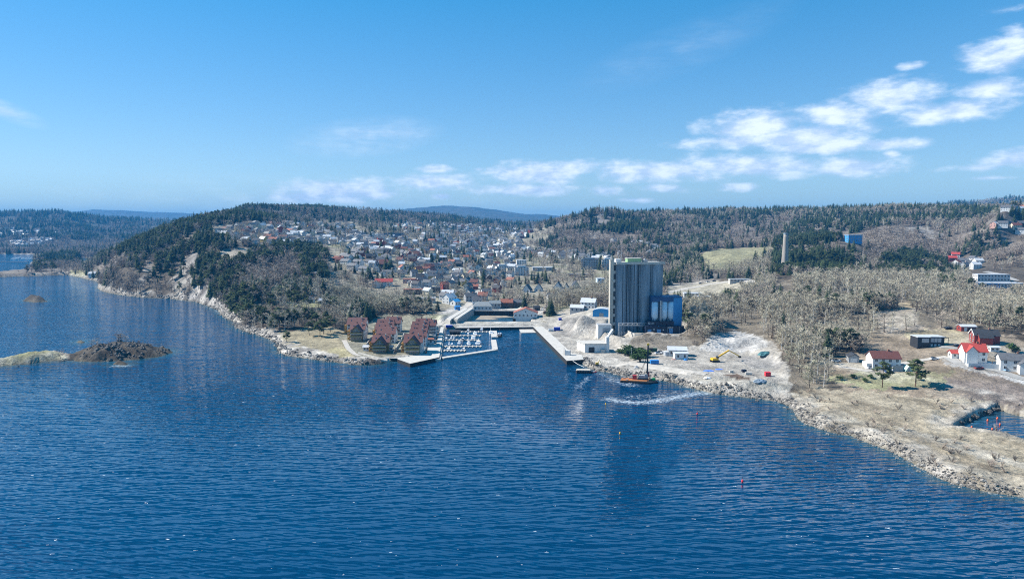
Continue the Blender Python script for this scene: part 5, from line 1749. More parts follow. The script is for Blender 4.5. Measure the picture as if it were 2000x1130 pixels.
# red houses
root = house(G(1922, 668), 12.5, 7.5, 4.4, 2.8, R(-14), M_red, R_black, 2, windows="l", name="house"); tag(root, "red timber house with black roof and white gable trim on the slope")
for (dx, dy, dz_) in ((-5.0, -4.2, 0),):
    o = wall_bm(6.5, 5.0, 3.6, 2.2, 1, win=False).build("wing", M_red, root); o.location = (dx + 3.6, dy, 0)
    o = roof_bm(6.5, 5.0, 3.6, 2.2).build("wing_roof", R_black, root); o.location = (dx + 3.6, dy, 0)
for s in (-1, 1):
    b = MB(); b.beam((-6.75, s * 4.1, 4.3), (-6.75, 0, 7.45), .12, .45); b.build("bargeboard", M_white, root)
root = house(G(1887, 645), 8.6, 5, 2.7, .9, R(-4), M_red, R_light, 1, chim=False, name="garage", cat="garage"); tag(root, "red garage with pale metal roof above the dry meadow")
for k in (-2.6, -.2, 2.2):
    b = MB(); b.box(k, k + 1.7, -2.58, -2.5, -.3, 2.1); b.build("door", M_black if k > -1 else M_white, root)
o = house(G(1940, 685), 4.5, 3, 2.2, .5, R(-5), M_white, R_light, 1, chim=False, name="shed", cat="shed"); tag(o, "tiny white shed between the red houses and the right edge house")
o = house(G(1985, 612), 9, 7, 4.2, 2.2, R(20), M_white, R_light, 2, name="house"); tag(o, "pale house among bare trees at the far right edge")

# ---------------------------------------------------------------- marina
def pontoon(pts, z, wdt, label, fingers=0, name="pontoon", m=None, side=(-1, 1), flen=2.6):
    a, c_ = P(*pts[0], z), P(*pts[1], z)
    root = empty(name, (a.x, a.y, 0), math.atan2(c_.y - a.y, c_.x - a.x), label, name.replace('_', ' '))
    L = (c_ - a).length
    b = MB(); b.box(0, L, -wdt / 2, wdt / 2, -.25, z); b.build("deck", m or M_deck, root)
    for k in range(fingers):
        x = (k + .6) * L / fingers
        for s in side:
            def mk(s=s):
                b = MB(); b.box(-.3, .3, min(s * wdt / 2 + s * .02, s * (wdt / 2 + flen)), max(s * wdt / 2 + s * .02, s * (wdt / 2 + flen)), -.15, z - .05); return b.mesh("finger", [m or M_deck])
            put("finger", cached(("finger", s, wdt, flen), mk), root, (x, 0, 0))
    return root
PONT = [((889, 647), (962, 647), "northernmost pontoon of the marina, leading to the square float", 9, 2),
        ((871, 654.5), (940, 654.5), "second pontoon from the north in the marina", 9, 2),
        ((866.5, 663), (937, 663), "third pontoon from the north in the marina", 10, 2),
        ((866.5, 675.3), (941, 675.3), "fourth pontoon from the north in the marina", 10, 2),
        ((864, 683.5), (910, 683.5), "short southernmost pontoon of the marina", 7, 2)]
for a, c_, lb, n, _ in PONT:
    pontoon([a, c_], .55, 1.7, lb, n)
pontoon([(862.6, 698), (969, 681.5)], .8, 3.6, "long floating breakwater closing the marina to the south", name="breakwater", m=M_pale)
pontoon([(967.2, 681.2), (964, 663)], .8, 3.4, "short breakwater arm turning north at the marina mouth", name="breakwater", m=M_pale)
pontoon([(966.5, 657.5), (964, 645.5)], .8, 4.6, "square float between the two masted boats", name="float", m=M_pale)
pier = pontoon([(855.5, 700.5), (864.5, 642)], 1.4, 3.2, "long pale pier along the left side of the marina", 15, name="pier", m=M_pale, side=(1,), flen=3.2)

def hull_mesh(L, Bm, H_, m):
    def mk():
        b = MB()
        st = [(-.5, .86, .9), (-.2, 1.0, .95), (.15, .95, 1.0), (.38, .55, 1.1), (.5, .04, 1.2)]
        rows = []
        for (x, wq, hq) in st:
            rows.append([(x * L, -wq * Bm / 2, H_ * hq), (x * L * .96, -wq * Bm * .36, -.12), (x * L * .96, wq * Bm * .36, -.12), (x * L, wq * Bm / 2, H_ * hq)])
        for i in range(len(rows) - 1):
            for k in range(3):
                b.face([rows[i][k], rows[i][k + 1], rows[i + 1][k + 1], rows[i + 1][k]])
            b.face([rows[i][3], rows[i][0], rows[i + 1][0], rows[i + 1][3]])
        b.face(rows[0][::-1])
        return b.mesh("hull", [m])
    return cached(("hull", L, Bm, H_, m.name), mk)
def cabin_mesh(L, Bm, H_):
    def mk():
        b = MB()
        b.box(-.22 * L, .16 * L, -Bm * .33, Bm * .33, H_ * .9, H_ + 1.0)
        b.box(-.19 * L, .13 * L, -Bm * .345, Bm * .345, H_ + .35, H_ + .75, 1)
        b.face([(.165 * L, -Bm * .3, H_ + .9), (.165 * L, -Bm * .3, H_ + .2), (.165 * L, Bm * .3, H_ + .2), (.165 * L, Bm * .3, H_ + .9)], 1)
        return b.mesh("cabin", [M_boat, M_glass])
    return cached(("cabin", L, Bm, H_), mk)
def boat(px, py, L, rz, label=None, m=None, mast=0, kind=None, place=None, cabin=True):
    p = P(px, py, 0)
    root = empty("sailing_boat" if mast else "motorboat", p, rz, label, "boat", "boats moored in the marina" if not place or 'marina' in place or 'pontoon' in place or 'pier' in place else None)
    Bm, H_ = L * .34, .55 + L * .06
    put("hull", hull_mesh(L, Bm, H_, m or M_boat), root)
    if cabin:
        put("cabin", cabin_mesh(L, Bm, H_), root)
    if mast:
        b = MB(); b.tube((L * .08, 0, H_), (L * .08, 0, mast), .13, .08, n=6); b.build("mast", M_boat if m is None else M_brown, root)
        b = MB(); b.tube((L * .08, 0, H_ + 1.2), (-L * .38, 0, H_ + 1.1), .12, n=6); b.build("boom", M_boat if m is None else M_brown, root)
    return root
boat(915.5, 672.3, 8, R(95), "white sailing boat with the tallest mast, amid the pontoons", None, 13.5)
boat(958.5, 651.5, 8.5, R(100), "white sailing boat lying left of the square float", None, 9.5)
boat(976, 656, 10, R(80), "dark masted white hulled ketch lying right of the square float", M_boat, 9.5).children[2].data.materials[0] = M_brown
boat(928, 653, 9, R(92), "broad white motor cruiser at the second pontoon from the north", None)
boat(924.5, 661.5, 9, R(92), "broad white motor cruiser at the third pontoon from the north", None)
boat(934.5, 671.5, 10.5, R(85), "largest motor cruiser with dark windscreen at the end of the fourth pontoon", None)
boat(897, 671.5, 6.5, R(90), "white motorboat halfway along the fourth pontoon", None)
boat(904, 665, 6, R(270), "dark grey motorboat below the third pontoon", M_grey)
boat(941, 644, 7, R(90), "white motorboat at the outer northern pontoon", None)
rb = random.Random(5)
for (i, n, py) in ((0, 2, 645), (1, 3, 652.2), (2, 4, 661), (3, 4, 673), (4, 3, 681.6)):
    a, c_ = PONT[i][0], PONT[i][1]
    fs = rb.sample(range(1, 14), n)
    for f in sorted(fs):
        px = a[0] + (c_[0] - a[0]) * (f + .1) / 14.5
        if any(abs(px - q) < 6 and abs(py - r_) < 4 for q, r_ in ((915, 672), (958, 651), (928, 653), (924, 661), (934, 671), (897, 671), (941, 644))):
            continue
        o = boat(px, py, rb.choice([3.8, 4.4, 5.0]), R(90 + rb.uniform(-6, 6)), None, None, cabin=rb.random() < .6, place="marina")
        later(o, "small white motorboat", ("at the northernmost pontoon", "at the second pontoon", "at the third pontoon", "at the fourth pontoon", "at the southern short pontoon")[i])
for (px, py) in [(850, 655), (849, 660), (848.5, 665), (847, 669.5), (845, 684), (843, 689)]:
    o = boat(px, py, 5.4, R(10 + rb.uniform(-8, 8)), None, rb.choice([None, M_navy, None, M_machred]), place="pier")
    later(o, "small motorboat", "in the basin between pier and houses")
# moored buoys
def buoy(px, py, m, label, s=.55):
    p = P(px, py, 0)
    root = empty("buoy", p, 0, label, "buoy")
    b = MB(); b.lathe((0, 0, -.2), [(.15, 0), (s, .35), (s, .75), (s * .5, 1.0), (.1, 1.1)], 14); b.build("float", m, root, True)
    b = MB(); b.tube((0, 0, 1.05), (0, 0, 1.9), .05, n=6); b.build("top_stick", M_dark, root)
M_or = mat("orange_buoy_plastic", (.75, .13, .05), .5, .1, 1)
for px, py, lb in [(1898, 835, "orange buoy nearest the stone mole in the lagoon"), (1929, 822, "small orange buoy in the middle of the lagoon"), (1948, 818, "pale orange buoy furthest back in the lagoon"), (1953, 830, "orange buoy towards the right of the lagoon"), (1938, 839, "orange buoy close to the reedy lagoon edge")]:
    buoy(px, py, M_or, lb, .36)
buoy(1362, 809, M_ccrimson, "small pink buoy on open water below the rubble shore", .36); buoy(1450, 941, M_ccrimson, "red buoy alone on the rippled water nearest the camera", .34)
buoy(1183, 790, M_yel, "ochre stick buoy left of the foam trail", .3); buoy(1211, 847, M_yel, "ochre stick buoy on the dark silo reflection", .3)
# stone mole by the lagoon: a wall of boulders
root = None
rr = random.Random(9)
a, c_ = P(1851, 831, .4), P(1945, 796.5, .4)
b = MB()
dirv = (c_ - a); Lm = dirv.length; dirv.normalize(); nv = Vector((-dirv.y, dirv.x, 0))
def blob(b, cpos, s, rr, m=0):
    i0 = len(b.v)
    vs = []
    for (x, y, z) in ((1, 0, 0), (-1, 0, 0), (0, 1, 0), (0, -1, 0), (0, 0, 1), (0, 0, -1), (.6, .6, .6), (-.6, .6, .6), (.6, -.6, .6), (-.6, -.6, .6), (.6, .6, -.6), (-.6, .6, -.6), (.6, -.6, -.6), (-.6, -.6, -.6)):
        k = s * rr.uniform(.75, 1.2)
        vs.append((cpos[0] + x * k * 1.15, cpos[1] + y * k, cpos[2] + z * k * .8))
    b.v.extend(vs)
    for f in [(4, 6, 0, 8), (4, 8, 3, 9), (4, 9, 1, 7), (4, 7, 2, 6), (5, 12, 0, 10), (5, 13, 3, 12), (5, 11, 1, 13), (5, 10, 2, 11), (0, 6, 2, 10), (2, 7, 1, 11), (1, 9, 3, 13), (3, 8, 0, 12)]:
        b.f.append(tuple(i0 + q for q in f)); b.m.append(m)
for k in range(190):
    t = rr.random() * Lm
    q = a + dirv * t + nv * rr.gauss(0, 1.0)
    blob(b, (q.x, q.y, rr.uniform(.1, 1.5)), rr.uniform(.45, .95), rr)
M_stone = mat("dark_boulder", (.105, .098, .088), .9, .45, .6, rnd=.2)
tag(b.build("stone_mole", M_stone), "dark mole of piled boulders beside the lagoon", "mole")

# rocks along the shore: more than anyone would count
def shore_rocks():
    rr = random.Random(31)
    b = MB()
    spans = [((1137, 704), (1558, 817), 1700, .62), ((1558, 817), (2000, 971), 1300, .5), ((438, 619), (731, 712), 900, .85), ((217, 572), (438, 619), 300, 1.2)]
    def near(p0):
        return min(range(len(SHORE)), key=lambda i: (SHORE[i][0] - p0[0]) ** 2 + (SHORE[i][1] - p0[1]) ** 2)
    for (s0, s1, n, sc) in spans:
        i0, i1 = near(s0), near(s1)
        seg = SHOREW[i0:i1 + 1]
        Ls = [math.dist(seg[i], seg[i + 1]) for i in range(len(seg) - 1)]
        for _ in range(n):
            t = rr.random() * sum(Ls)
            i = 0
            while i < len(Ls) - 1 and t > Ls[i]:
                t -= Ls[i]; i += 1
            f = t / Ls[i]
            x = seg[i][0] + (seg[i + 1][0] - seg[i][0]) * f; y = seg[i][1] + (seg[i + 1][1] - seg[i][1]) * f
            dx, dy = seg[i + 1][0] - seg[i][0], seg[i + 1][1] - seg[i][1]
            nn = Vector((-dy, dx, 0)).normalized()
            o_ = rr.gauss(1.2, 1.9)
            x, y = x + nn.x * o_, y + nn.y * o_
            s = sc * min(1.6, rr.lognormvariate(-.75, .5))
            blob(b, (x, y, max(HZ(x, y), -.25) + s * .18), s, rr, 0 if rr.random() < .6 else 1)
    for _ in range(150):
        q = P(rr.triangular(150, 335, 235), rr.uniform(684, 706), 0)
        if sdist(np.array([q.x]), np.array([q.y]), SKERRY)[0] > -.5:
            s = rr.uniform(.5, 1.7)
            blob(b, (q.x, q.y, HZ(q.x, q.y) + s * .1), s, rr, 1)
    o = b.build("shore_rocks", [mat("pale_boulder", (.27, .25, .22), .9, .4, .5), M_stone])
    tag(o, "boulders and broken stone strewn along the waterline", None, None, "stuff")
shore_rocks()

# ================================================================== the town
PLACES = [((400, 690, 425, 482), "on the upper left hill"), ((640, 745, 482, 545), "among the terraced houses left in town"), ((640, 740, 545, 640), "in the wooded slope above the marina"),
          ((745, 800, 440, 500), "below the tan field in the upper town"), ((740, 800, 500, 545), "by the tall dark spruces in town"), ((735, 800, 545, 600), "right below the red roofed hall"),
          ((800, 860, 425, 470), "on the far ridge behind the town"), ((800, 860, 470, 510), "in the upper middle town"), ((800, 860, 510, 550), "in the middle of town"), ((800, 870, 550, 612), "above the lock walls"),
          ((860, 940, 425, 465), "on the distant slope under the blue mountain"), ((860, 920, 465, 500), "in the upper central town"), ((920, 1000, 465, 500), "above the white apartment blocks"), ((860, 940, 500, 540), "left of the white apartment blocks"),
          ((940, 1070, 500, 548), "around the white apartment blocks"), ((860, 940, 540, 600), "between lock walls and apartment blocks"), ((940, 1010, 548, 600), "behind the hip roofed hall"), ((1010, 1075, 548, 600), "in the steep gabled row behind the warehouse"),
          ((1075, 1200, 520, 600), "among bare trees left of the silo"), ((940, 1100, 425, 500), "in the far valley"), ((1060, 1300, 425, 520), "below the wooded cliff"),
          ((1840, 1930, 480, 530), "in the red and white cluster on the right"), ((1900, 2000, 425, 470), "on the right hillside"), ((1900, 2000, 395, 425), "on the far right ridge")]
WALLS = [(M_white, "white", .56), (M_cream, "cream", .09), (M_grey, "grey", .11), (M_brown, "brown", .08), (M_black, "black", .05), (M_red, "red", .05), (M_yellow, "yellow", .04), (M_pink, "pink", .02)]
ROOFS = [(R_dark, "slate roof", .46), (R_black, "black roof", .2), (R_light, "pale roof", .12), (R_rust, "rust roof", .09), (R_brown, "brown roof", .13)]
def pick(rr, tab):
    t = rr.random() * sum(q[2] for q in tab)
    for q in tab:
        t -= q[2]
        if t <= 0: return q
    return tab[0]
def place_of(px, py):
    for (x0, x1, y0, y1), nm in PLACES:
        if x0 <= px < x1 and y0 <= py < y1: return nm
    return "at the edge of the wood"
SIZES = [(10, 8, 5.0, 2.8, 2), (12, 8, 5.2, 3.0, 2), (9, 7.5, 4.6, 3.4, 2), (13, 8.5, 3.2, 2.4, 1), (8, 7, 5.6, 2.8, 2)]
STEEP = (8.5, 9, 2.4, 6.2, 1)
TOWN = []
def town_house(px, py, size=None, wm=None, rm=None, rz=None, label=None, name="house", cat="house", rr=random.Random(3), parts=None, flat=False, min_gap=12, grp=True):
    p = G(px, py)
    for (x, y, r) in FOOT[-420:]:
        if math.hypot(p.x - x, p.y - y) < min_gap:
            return None
    w_, l_, h_, r_, fl = size or rr.choice(SIZES)
    wm_, wn, _ = wm or pick(rr, WALLS)
    rm_, rn, _ = rm or pick(rr, ROOFS)
    rz = rr.choice([0, .3, -.3, 1.57, 1.2, 1.9, .6, -.6]) + rr.uniform(-.15, .15) if rz is None else rz
    o = house(p, w_, l_, h_, r_, rz, wm_, rm_, fl, parts=(p.y < 1350) if parts is None else parts, name=name, cat=cat, flat=flat)
    if label:
        tag(o, label)
    else:
        later(o, f"{wn} house with {rn}", place_of(px, py))
    if grp: o['group'] = "houses of the town"
    TOWN.append(o)
    return o
W_ = lambda m, n: (m, n, 1)
# landmarks of the town
o = house(G(750, 558), 19, 9, 5, 3.2, .12, M_white, R_bright, 2, chim=False, name="hall", cat="hall"); tag(o, "long hall with bright red roof at the edge of the wood")
o = wall_bm(7, 8, 4.4, 2.6, 1, win=False).build("wing", M_white, o); o.location = (-8, -7, 0); o.rotation_euler = (0, 0, 1.57)
o2 = roof_bm(7, 8, 4.4, 2.6).build("wing_roof", R_bright, o.parent); o2.location = (-8, -7, 0); o2.rotation_euler = (0, 0, 1.57)
def block(px, py, w_, l_, h_, fl, wm, rm, label, rz=0.0, steps=False, stair=None):
    p = G(px, py)
    root = empty("apartment_block", p, rz, label, "apartment block"); foot(p, max(w_, l_) * .62)
    wall_bm(w_, l_, h_, 0, fl, win=False).build("wall", wm, root)
    flat_roof_bm(w_, l_, h_).build("roof", rm, root)
    add_windows(root, w_, l_, h_, fl, "fr" if px < 1200 else "fl", 1.5, 1.5)
    if steps:
        b = MB(); b.box(-w_ * .3, w_ * .3, -l_ * .3, l_ * .3, h_ + .35, h_ + 2.6); b.build("penthouse", wm, root)
        for f in range(1, fl):
            b = MB(); z = f * h_ / fl
            b.box(-w_ * .48, -w_ * .2, -l_ / 2 - 1.3, -l_ / 2 - .05, z, z + 1.1); b.box(w_ * .1, w_ * .4, -l_ / 2 - 1.3, -l_ / 2 - .05, z, z + 1.1)
            b.build("balcony", wm, root)
    return root
block(980, 533, 17, 12, 9.5, 3, M_white, R_dark, "white apartment block, leftmost of the cluster in mid town", .25, True)
block(998, 536, 11, 11, 9, 3, M_cream, R_dark, "cream apartment block between two white ones in mid town", .1)
block(1018, 537, 19, 12, 10.5, 4, M_white, R_dark, "widest white apartment block of the cluster in mid town", .1, True)
block(1018, 518, 15, 11, 8, 3, M_white, R_light, "white apartment block standing behind the widest one", .1)
block(1152, 524, 24, 13, 13, 4, M_grey, R_black, "dark grey apartment block left behind the silo", -.2, True)
block(1187, 523, 17, 13, 12, 4, M_white, R_dark, "white and grey apartment block right behind the lift tower", -.1, True)
block(1130, 541, 26, 9, 4, 1, M_brick, R_dark, "low brown brick terrace in front of the grey apartment block", -.1)
block(1060, 528, 30, 12, 4.5, 1, M_grey, R_light, "long low pale roofed shop building right of the white blocks", .05)
block(1172, 563, 8, 8, 11, 3, M_tank, R_light, "slim pale blue block among bare trees left of the silo", .1)
block(768, 463, 42, 14, 8, 2, mat("dusky_blue_cladding", (.05, .10, .18), .6, .2, .5), R_dark, "long dark blue school building beside the tan field", -.05)
block(808, 574, 20, 9, 5, 1, M_brown, R_rust, "long brown building below the middle of town", .05)
block(800, 552, 14, 9, 4.5, 1, M_pink, R_rust, "pale pink roofed low building right of the red roofed hall", 0)
block(826, 588, 24, 8, 3.2, 1, M_pale, R_light, "long pale low shop above the lock road", .08)
block(845, 570, 16, 10, 5, 2, M_brown, R_black, "dark brown barred block above the lock road", .05)
block(1666, 473, 20, 10, 10, 3, M_blue, R_light, "bright blue glazed building among spruces on the right hill", .12)
block(1576, 526, 22, 7, 3, 1, M_white, R_light, "long low white building behind the factory chimney", 0)
block(1310, 505, 18, 9, 5, 1, M_pink, R_light, "pink and white building at the left of the hill field", .1)
block(1352, 583, 17, 9, 5.5, 2, M_white, R_light, "white industrial hall right behind the blue silo block", -.1)
block(1345, 597, 16, 10, 7, 2, M_white, R_light, "white office building with many windows beside the blue silo block", -.1)
block(1374, 587, 16, 8, 4, 1, mat("white_blue_cladding", (.55, .62, .72), .5, .1, .5), R_light, "pale blue hall with a blue stripe on the plant road", -.05)
block(1935, 549, 32, 11, 7.5, 2, M_white, R_light, "long white industrial building on the right valley road", -.12)
block(1918, 560, 26, 12, 4, 1, M_blue, R_light, "blue fronted warehouse before the long white industrial building", -.08)
block(1965, 562, 26, 14, 5, 1, M_white, R_light, "white warehouse furthest right on the valley road", -.05)
block(1444, 550, 22, 6, 3, 1, M_pale, R_light, "pale low shed beside the cream tank", .0)
for k, (px, py) in enumerate([(1030, 570), (1052, 568), (1090, 567), (1106, 569), (1124, 563)]):
    town_house(px, py, STEEP if k != 2 else (11, 11, 2.4, 7.2, 1), W_(M_white if k < 4 else M_cream, ""), W_(R_black, ""), 1.57 + (-.35, -.1, -.2, -.15, .1)[k],
               ("leftmost", "second", "largest middle", "fourth", "rightmost cream")[k] + " steep black roofed gable house in the row left of the silo", parts=True, min_gap=3)
rt = random.Random(21)
for k, (px, py) in enumerate([(678, 508), (696, 508), (676, 517), (700, 518), (690, 526), (712, 532), (694, 497), (703, 493)]):
    o = town_house(px, py, (13, 9, 5, 3, 2), W_(M_white, "white"), W_(R_dark, "slate roof"), -.5, None, rr=rt, min_gap=7)
town_house(724, 508, (14, 10, 6, 3.5, 2), W_(M_brown, ""), W_(R_black, ""), .4, "large dark brown house right of the white terraced houses", rr=rt, min_gap=5)
town_house(757, 500, (10, 9, 9, 2, 3), W_(M_black, ""), W_(R_black, ""), 0, "tall black house above the two dark spruces", rr=rt, min_gap=5)
for k, (px, py) in enumerate([(716, 466), (723, 471), (730, 475)]):
    town_house(px, py, (14, 8, 5, 2, 2), W_(M_white, "white"), W_(R_dark, "slate roof"), -.6, ("upper", "middle", "lower")[k] + " house of the white stepped row below the tan field", rr=rt, min_gap=5)
town_house(608, 541, (12, 9, 5, .5, 2), W_(M_white, ""), W_(R_light, ""), 0, "white flat house half hidden by pines on the headland", flat=True)
town_house(606, 590, (8, 6, 3, 2, 1), W_(M_white, ""), W_(R_dark, ""), .2, "small white cottage on the headland meadow", rr=rt)
town_house(630, 593, (7, 5, 3, 2, 1), W_(M_grey, ""), W_(R_light, ""), .2, "small grey cottage right of the white headland cottage", rr=rt)
town_house(688, 606, (9, 6, 3.4, 2.2, 1), W_(M_black, ""), W_(R_black, ""), -.6, "black cabin on the lawn above the apartment houses", rr=rt)
town_house(690, 614, (8, 5, 3, 2, 1), W_(M_black, ""), W_(R_dark, ""), -.6, "second black cabin right below the upper one", rr=rt, min_gap=5)
town_house(181, 539, (9, 7, 4, 2.4, 1), W_(M_white, ""), W_(R_light, ""), .2, "white boathouse at the foot of the wooded headland", parts=False)
for k, (px, py, wm, rm) in enumerate([(1860, 510, M_red, R_bright), (1868, 518, M_white, R_rust), (1866, 503, M_white, R_bright), (1880, 515, M_white, R_dark), (1894, 520, M_white, R_dark), (1900, 511, M_white, R_dark), (1910, 516, M_white, R_light), (1884, 524, M_grey, R_dark), (1875, 525, M_white, R_dark), (1905, 524, M_white, R_light)]):
    town_house(px, py, (10, 8, 5, 3, 2), W_(wm, {M_red: "red", M_white: "white", M_grey: "grey"}[wm]), W_(rm, {R_bright: "bright red roof", R_rust: "rust roof", R_dark: "slate roof", R_light: "pale roof"}[rm]), None, rr=rt, min_gap=6)
for (px, py) in [(1942, 443), (1950, 445), (1958, 442), (1984, 446), (1992, 450), (1996, 442), (1964, 411), (1972, 413), (1982, 412), (1990, 413), (1998, 411), (1976, 409), (1993, 455), (1875, 398)]:
    town_house(px, py, (12, 8, 5, 3, 2), None, None, None, rr=rt, min_gap=7)
# the rest of the town, street by street
AREAS_H = [([(440, 470), (430, 448), (520, 436), (690, 446), (690, 470), (600, 476), (520, 474)], 52, 11),
           ([(655, 520), (670, 482), (760, 476), (850, 470), (850, 540), (735, 545), (720, 520)], 62, 11),
           ([(800, 560), (810, 470), (930, 470), (1000, 500), (1010, 550), (930, 596), (870, 600)], 128, 11),
           ([(760, 445), (800, 432), (900, 438), (1010, 452), (1030, 480), (960, 490), (820, 468)], 64, 16),
           ([(1000, 560), (1020, 548), (1180, 545), (1180, 585), (1060, 600), (1010, 598)], 26, 13),
           ([(740, 600), (740, 560), (830, 560), (850, 600)], 14, 13),
           ([(1060, 520), (1080, 495), (1190, 480), (1290, 495), (1200, 510), (1140, 512)], 14, 14),
           ([(1000, 470), (1010, 445), (1050, 448), (1060, 490)], 10, 18)]
rt = random.Random(77)
for poly, n, gap in AREAS_H:
    xs, ys = [q[0] for q in poly], [q[1] for q in poly]
    made = tries = 0
    while made < n and tries < n * 14 and len(TOWN) < 330:
        tries += 1
        px, py = rt.uniform(min(xs), max(xs)), rt.uniform(min(ys), max(ys))
        if not pip(np.array([px]), np.array([py]), poly)[0]: continue
        if town_house(px, py, rr=rt, min_gap=gap): made += 1

# beyond the three hundred the far end of the town reads as one scatter
# far settlements across the bay and small craft in its harbour: too small and many to count
def far_clutter():
    rr = random.Random(4)
    b = MB()
    for poly, n in [([(0, 448), (40, 444), (80, 450), (84, 458), (40, 460), (0, 462)], 120), ([(20, 474), (60, 466), (104, 466), (104, 474), (50, 480), (30, 480)], 110), ([(104, 456), (130, 454), (132, 458), (106, 458)], 10), ([(-120, 450), (0, 446), (0, 475), (-120, 478)], 60),
                    ([(850, 436), (960, 444), (1040, 450), (1030, 462), (900, 456)], 110), ([(760, 445), (800, 432), (900, 438), (1010, 452), (1030, 480), (960, 490), (820, 468)], 150),
                    ([(830, 470), (930, 470), (1050, 490), (1190, 500), (1190, 515), (1040, 500), (1000, 505), (850, 500)], 120), ([(560, 460), (690, 455), (800, 470), (800, 500), (690, 490), (640, 470)], 80), ([(420, 466), (430, 446), (520, 436), (690, 440), (690, 474), (600, 480), (500, 478)], 85), ([(1190, 470), (1290, 480), (1290, 500), (1200, 505)], 14)]:
        xs, ys = [q[0] for q in poly], [q[1] for q in poly]
        k = 0
        tr = 0
        while k < n and tr < n * 20:
            tr += 1
            px, py = rr.uniform(min(xs), max(xs)), rr.uniform(min(ys), max(ys))
            if not pip(np.array([px]), np.array([py]), poly)[0]: continue
            p = G(px, py)
            if px > 300 and any(math.hypot(p.x - f[0], p.y - f[1]) < f[2] + 5 for f in FOOT): continue
            foot(p, 8)
            w_, l_, h_ = rr.uniform(8, 13), rr.uniform(7, 9), rr.uniform(4, 6)
            c_, s_ = math.cos(rr.uniform(0, 3)), math.sin(rr.uniform(0, 3))
            k += 1
            i0 = len(b.v)
            q = MB(); q.box(-w_ / 2, w_ / 2, -l_ / 2, l_ / 2, -2, h_)
            roof_bm(w_, l_, h_, 2.6, b=q, m=1)
            q.face([(w_ / 2, -l_ / 2, h_), (w_ / 2, l_ / 2, h_), (w_ / 2, 0, h_ + 2.6)]); q.face([(-w_ / 2, l_ / 2, h_), (-w_ / 2, -l_ / 2, h_), (-w_ / 2, 0, h_ + 2.6)])
            th = rr.uniform(0, 3.1); c_, s_ = math.cos(th), math.sin(th)
            b.v.extend([(p.x + x * c_ - y * s_, p.y + x * s_ + y * c_, p.z + z) for x, y, z in q.v])
            b.f.extend([tuple(a + i0 for a in f) for f in q.f]); 
            mm = rr.choice([0, 0, 0, 0, 4, 5, 5, 2]); b.m.extend([mm if a == 0 else rr.choice([1, 1, 1, 3]) for a in q.m])
    o = b.build("distant_settlement", [M_white, R_dark, M_red, R_light, M_cream, M_grey]); tag(o, "small houses scattered through the far town, valley and villages across the bay", "houses", None, "stuff")
    b = MB()
    for _ in range(150):
        px = rr.uniform(142, 208); py = 504 - (px - 142) / 66 * 11 + rr.uniform(-3.5, 3.2)
        p = P(px, py, .3)
        i0 = len(b.v); L = rr.uniform(7, 12)
        b.box(p.x - L / 2, p.x + L / 2, p.y - 1.6, p.y + 1.6, -.2, 1.6); b.box(p.x - L * .2, p.x + L * .25, p.y - 1.2, p.y + 1.2, 1.6, 3.0)
    for _ in range(22):
        p = P(rr.uniform(24, 66), rr.uniform(503.5, 507), .3); L = rr.uniform(8, 13)
        b.box(p.x - L / 2, p.x + L / 2, p.y - 1.6, p.y + 1.6, -.2, 1.8); b.box(p.x - L * .2, p.x + L * .2, p.y - 1.2, p.y + 1.2, 1.8, 3.2)
    o = b.build("distant_boats", [M_boat]); tag(o, "white pleasure boats crowded in the distant harbour left of the headland", "boats", None, "stuff")
far_clutter()
pontoon([(-80, 510.5), (55, 510.8)], 1.2, 6, "long low breakwater across the distant bay", name="breakwater", m=M_concd)

# roads draped on the ground
def road(pts, wdt, label, m, lift=.14, step=5.0):
    q = [G(a, c_) for a, c_ in pts]
    line = []
    for i in range(len(q) - 1):
        n = max(1, int((q[i + 1] - q[i]).length / step))
        for k in range(n):
            line.append(q[i].lerp(q[i + 1], k / n))
    line.append(q[-1])
    v, f = [], []
    for i, p in enumerate(line):
        t = (line[min(i + 1, len(line) - 1)] - line[max(i - 1, 0)]); t.z = 0; t.normalize()
        nn = Vector((-t.y, t.x, 0))
        for s in (-1, -.33, .33, 1):
            w_ = p + nn * s * wdt / 2
            z = HZ(w_.x, w_.y)
            v.append((w_.x, w_.y, z + lift))
        foot(p, wdt / 2 + 1.5)
    for i in range(len(line) - 1):
        for k in range(3):
            f.append((i * 4 + k, i * 4 + k + 4, i * 4 + k + 5, i * 4 + k + 1))
    me = bpy.data.meshes.new("road"); me.from_pydata(v, [], f); me.materials.append(m)
    o = bpy.data.objects.new("road", me); COL.objects.link(o)
    tag(o, label, None, None, "structure")
M_road = mat("worn_asphalt", (.30, .295, .28), .9, .2, .3)
M_track = mat("gravel_track", (.42, .39, .345), .95, .25, .4)
road([(1640, 716), (1690, 724), (1752, 711), (1790, 705), (1820, 700), (1850, 696)], 3.6, "narrow lane past the brown roofed house", M_track)
road([(1850, 696), (1870, 708), (1905, 716), (1945, 722), (1990, 737), (2060, 752)], 5.5, "pale asphalt drive below the red roofed house", M_road)
road([(1835, 677), (1855, 678), (1872, 680)], 5, "short drive beside the black house", M_road)
road([(1296, 573), (1340, 563), (1390, 554), (1440, 548), (1475, 551)], 9, "pale plant road behind the silo", M_track)
road([(840, 648), (855, 634), (872, 622), (900, 606), (916, 594), (930, 572), (938, 556)], 7, "road climbing from the marina past the lock walls", M_track)
road([(690, 690), (708, 697), (735, 702), (760, 701)], 3.4, "paved shore path before the apartment houses", M_track)
road([(672, 664), (680, 680), (692, 691)], 3.2, "curving path left of the apartment houses", M_track)
road([(880, 528), (892, 536), (902, 528), (898, 516), (908, 508)], 6, "pale street bend in mid town", M_road)
road([(735, 530), (738, 518), (742, 508), (746, 494)], 6, "street rising past the dark spruces", M_road)
road([(995, 522), (1002, 512), (990, 502), (984, 494)], 6, "street above the white apartment blocks", M_road)
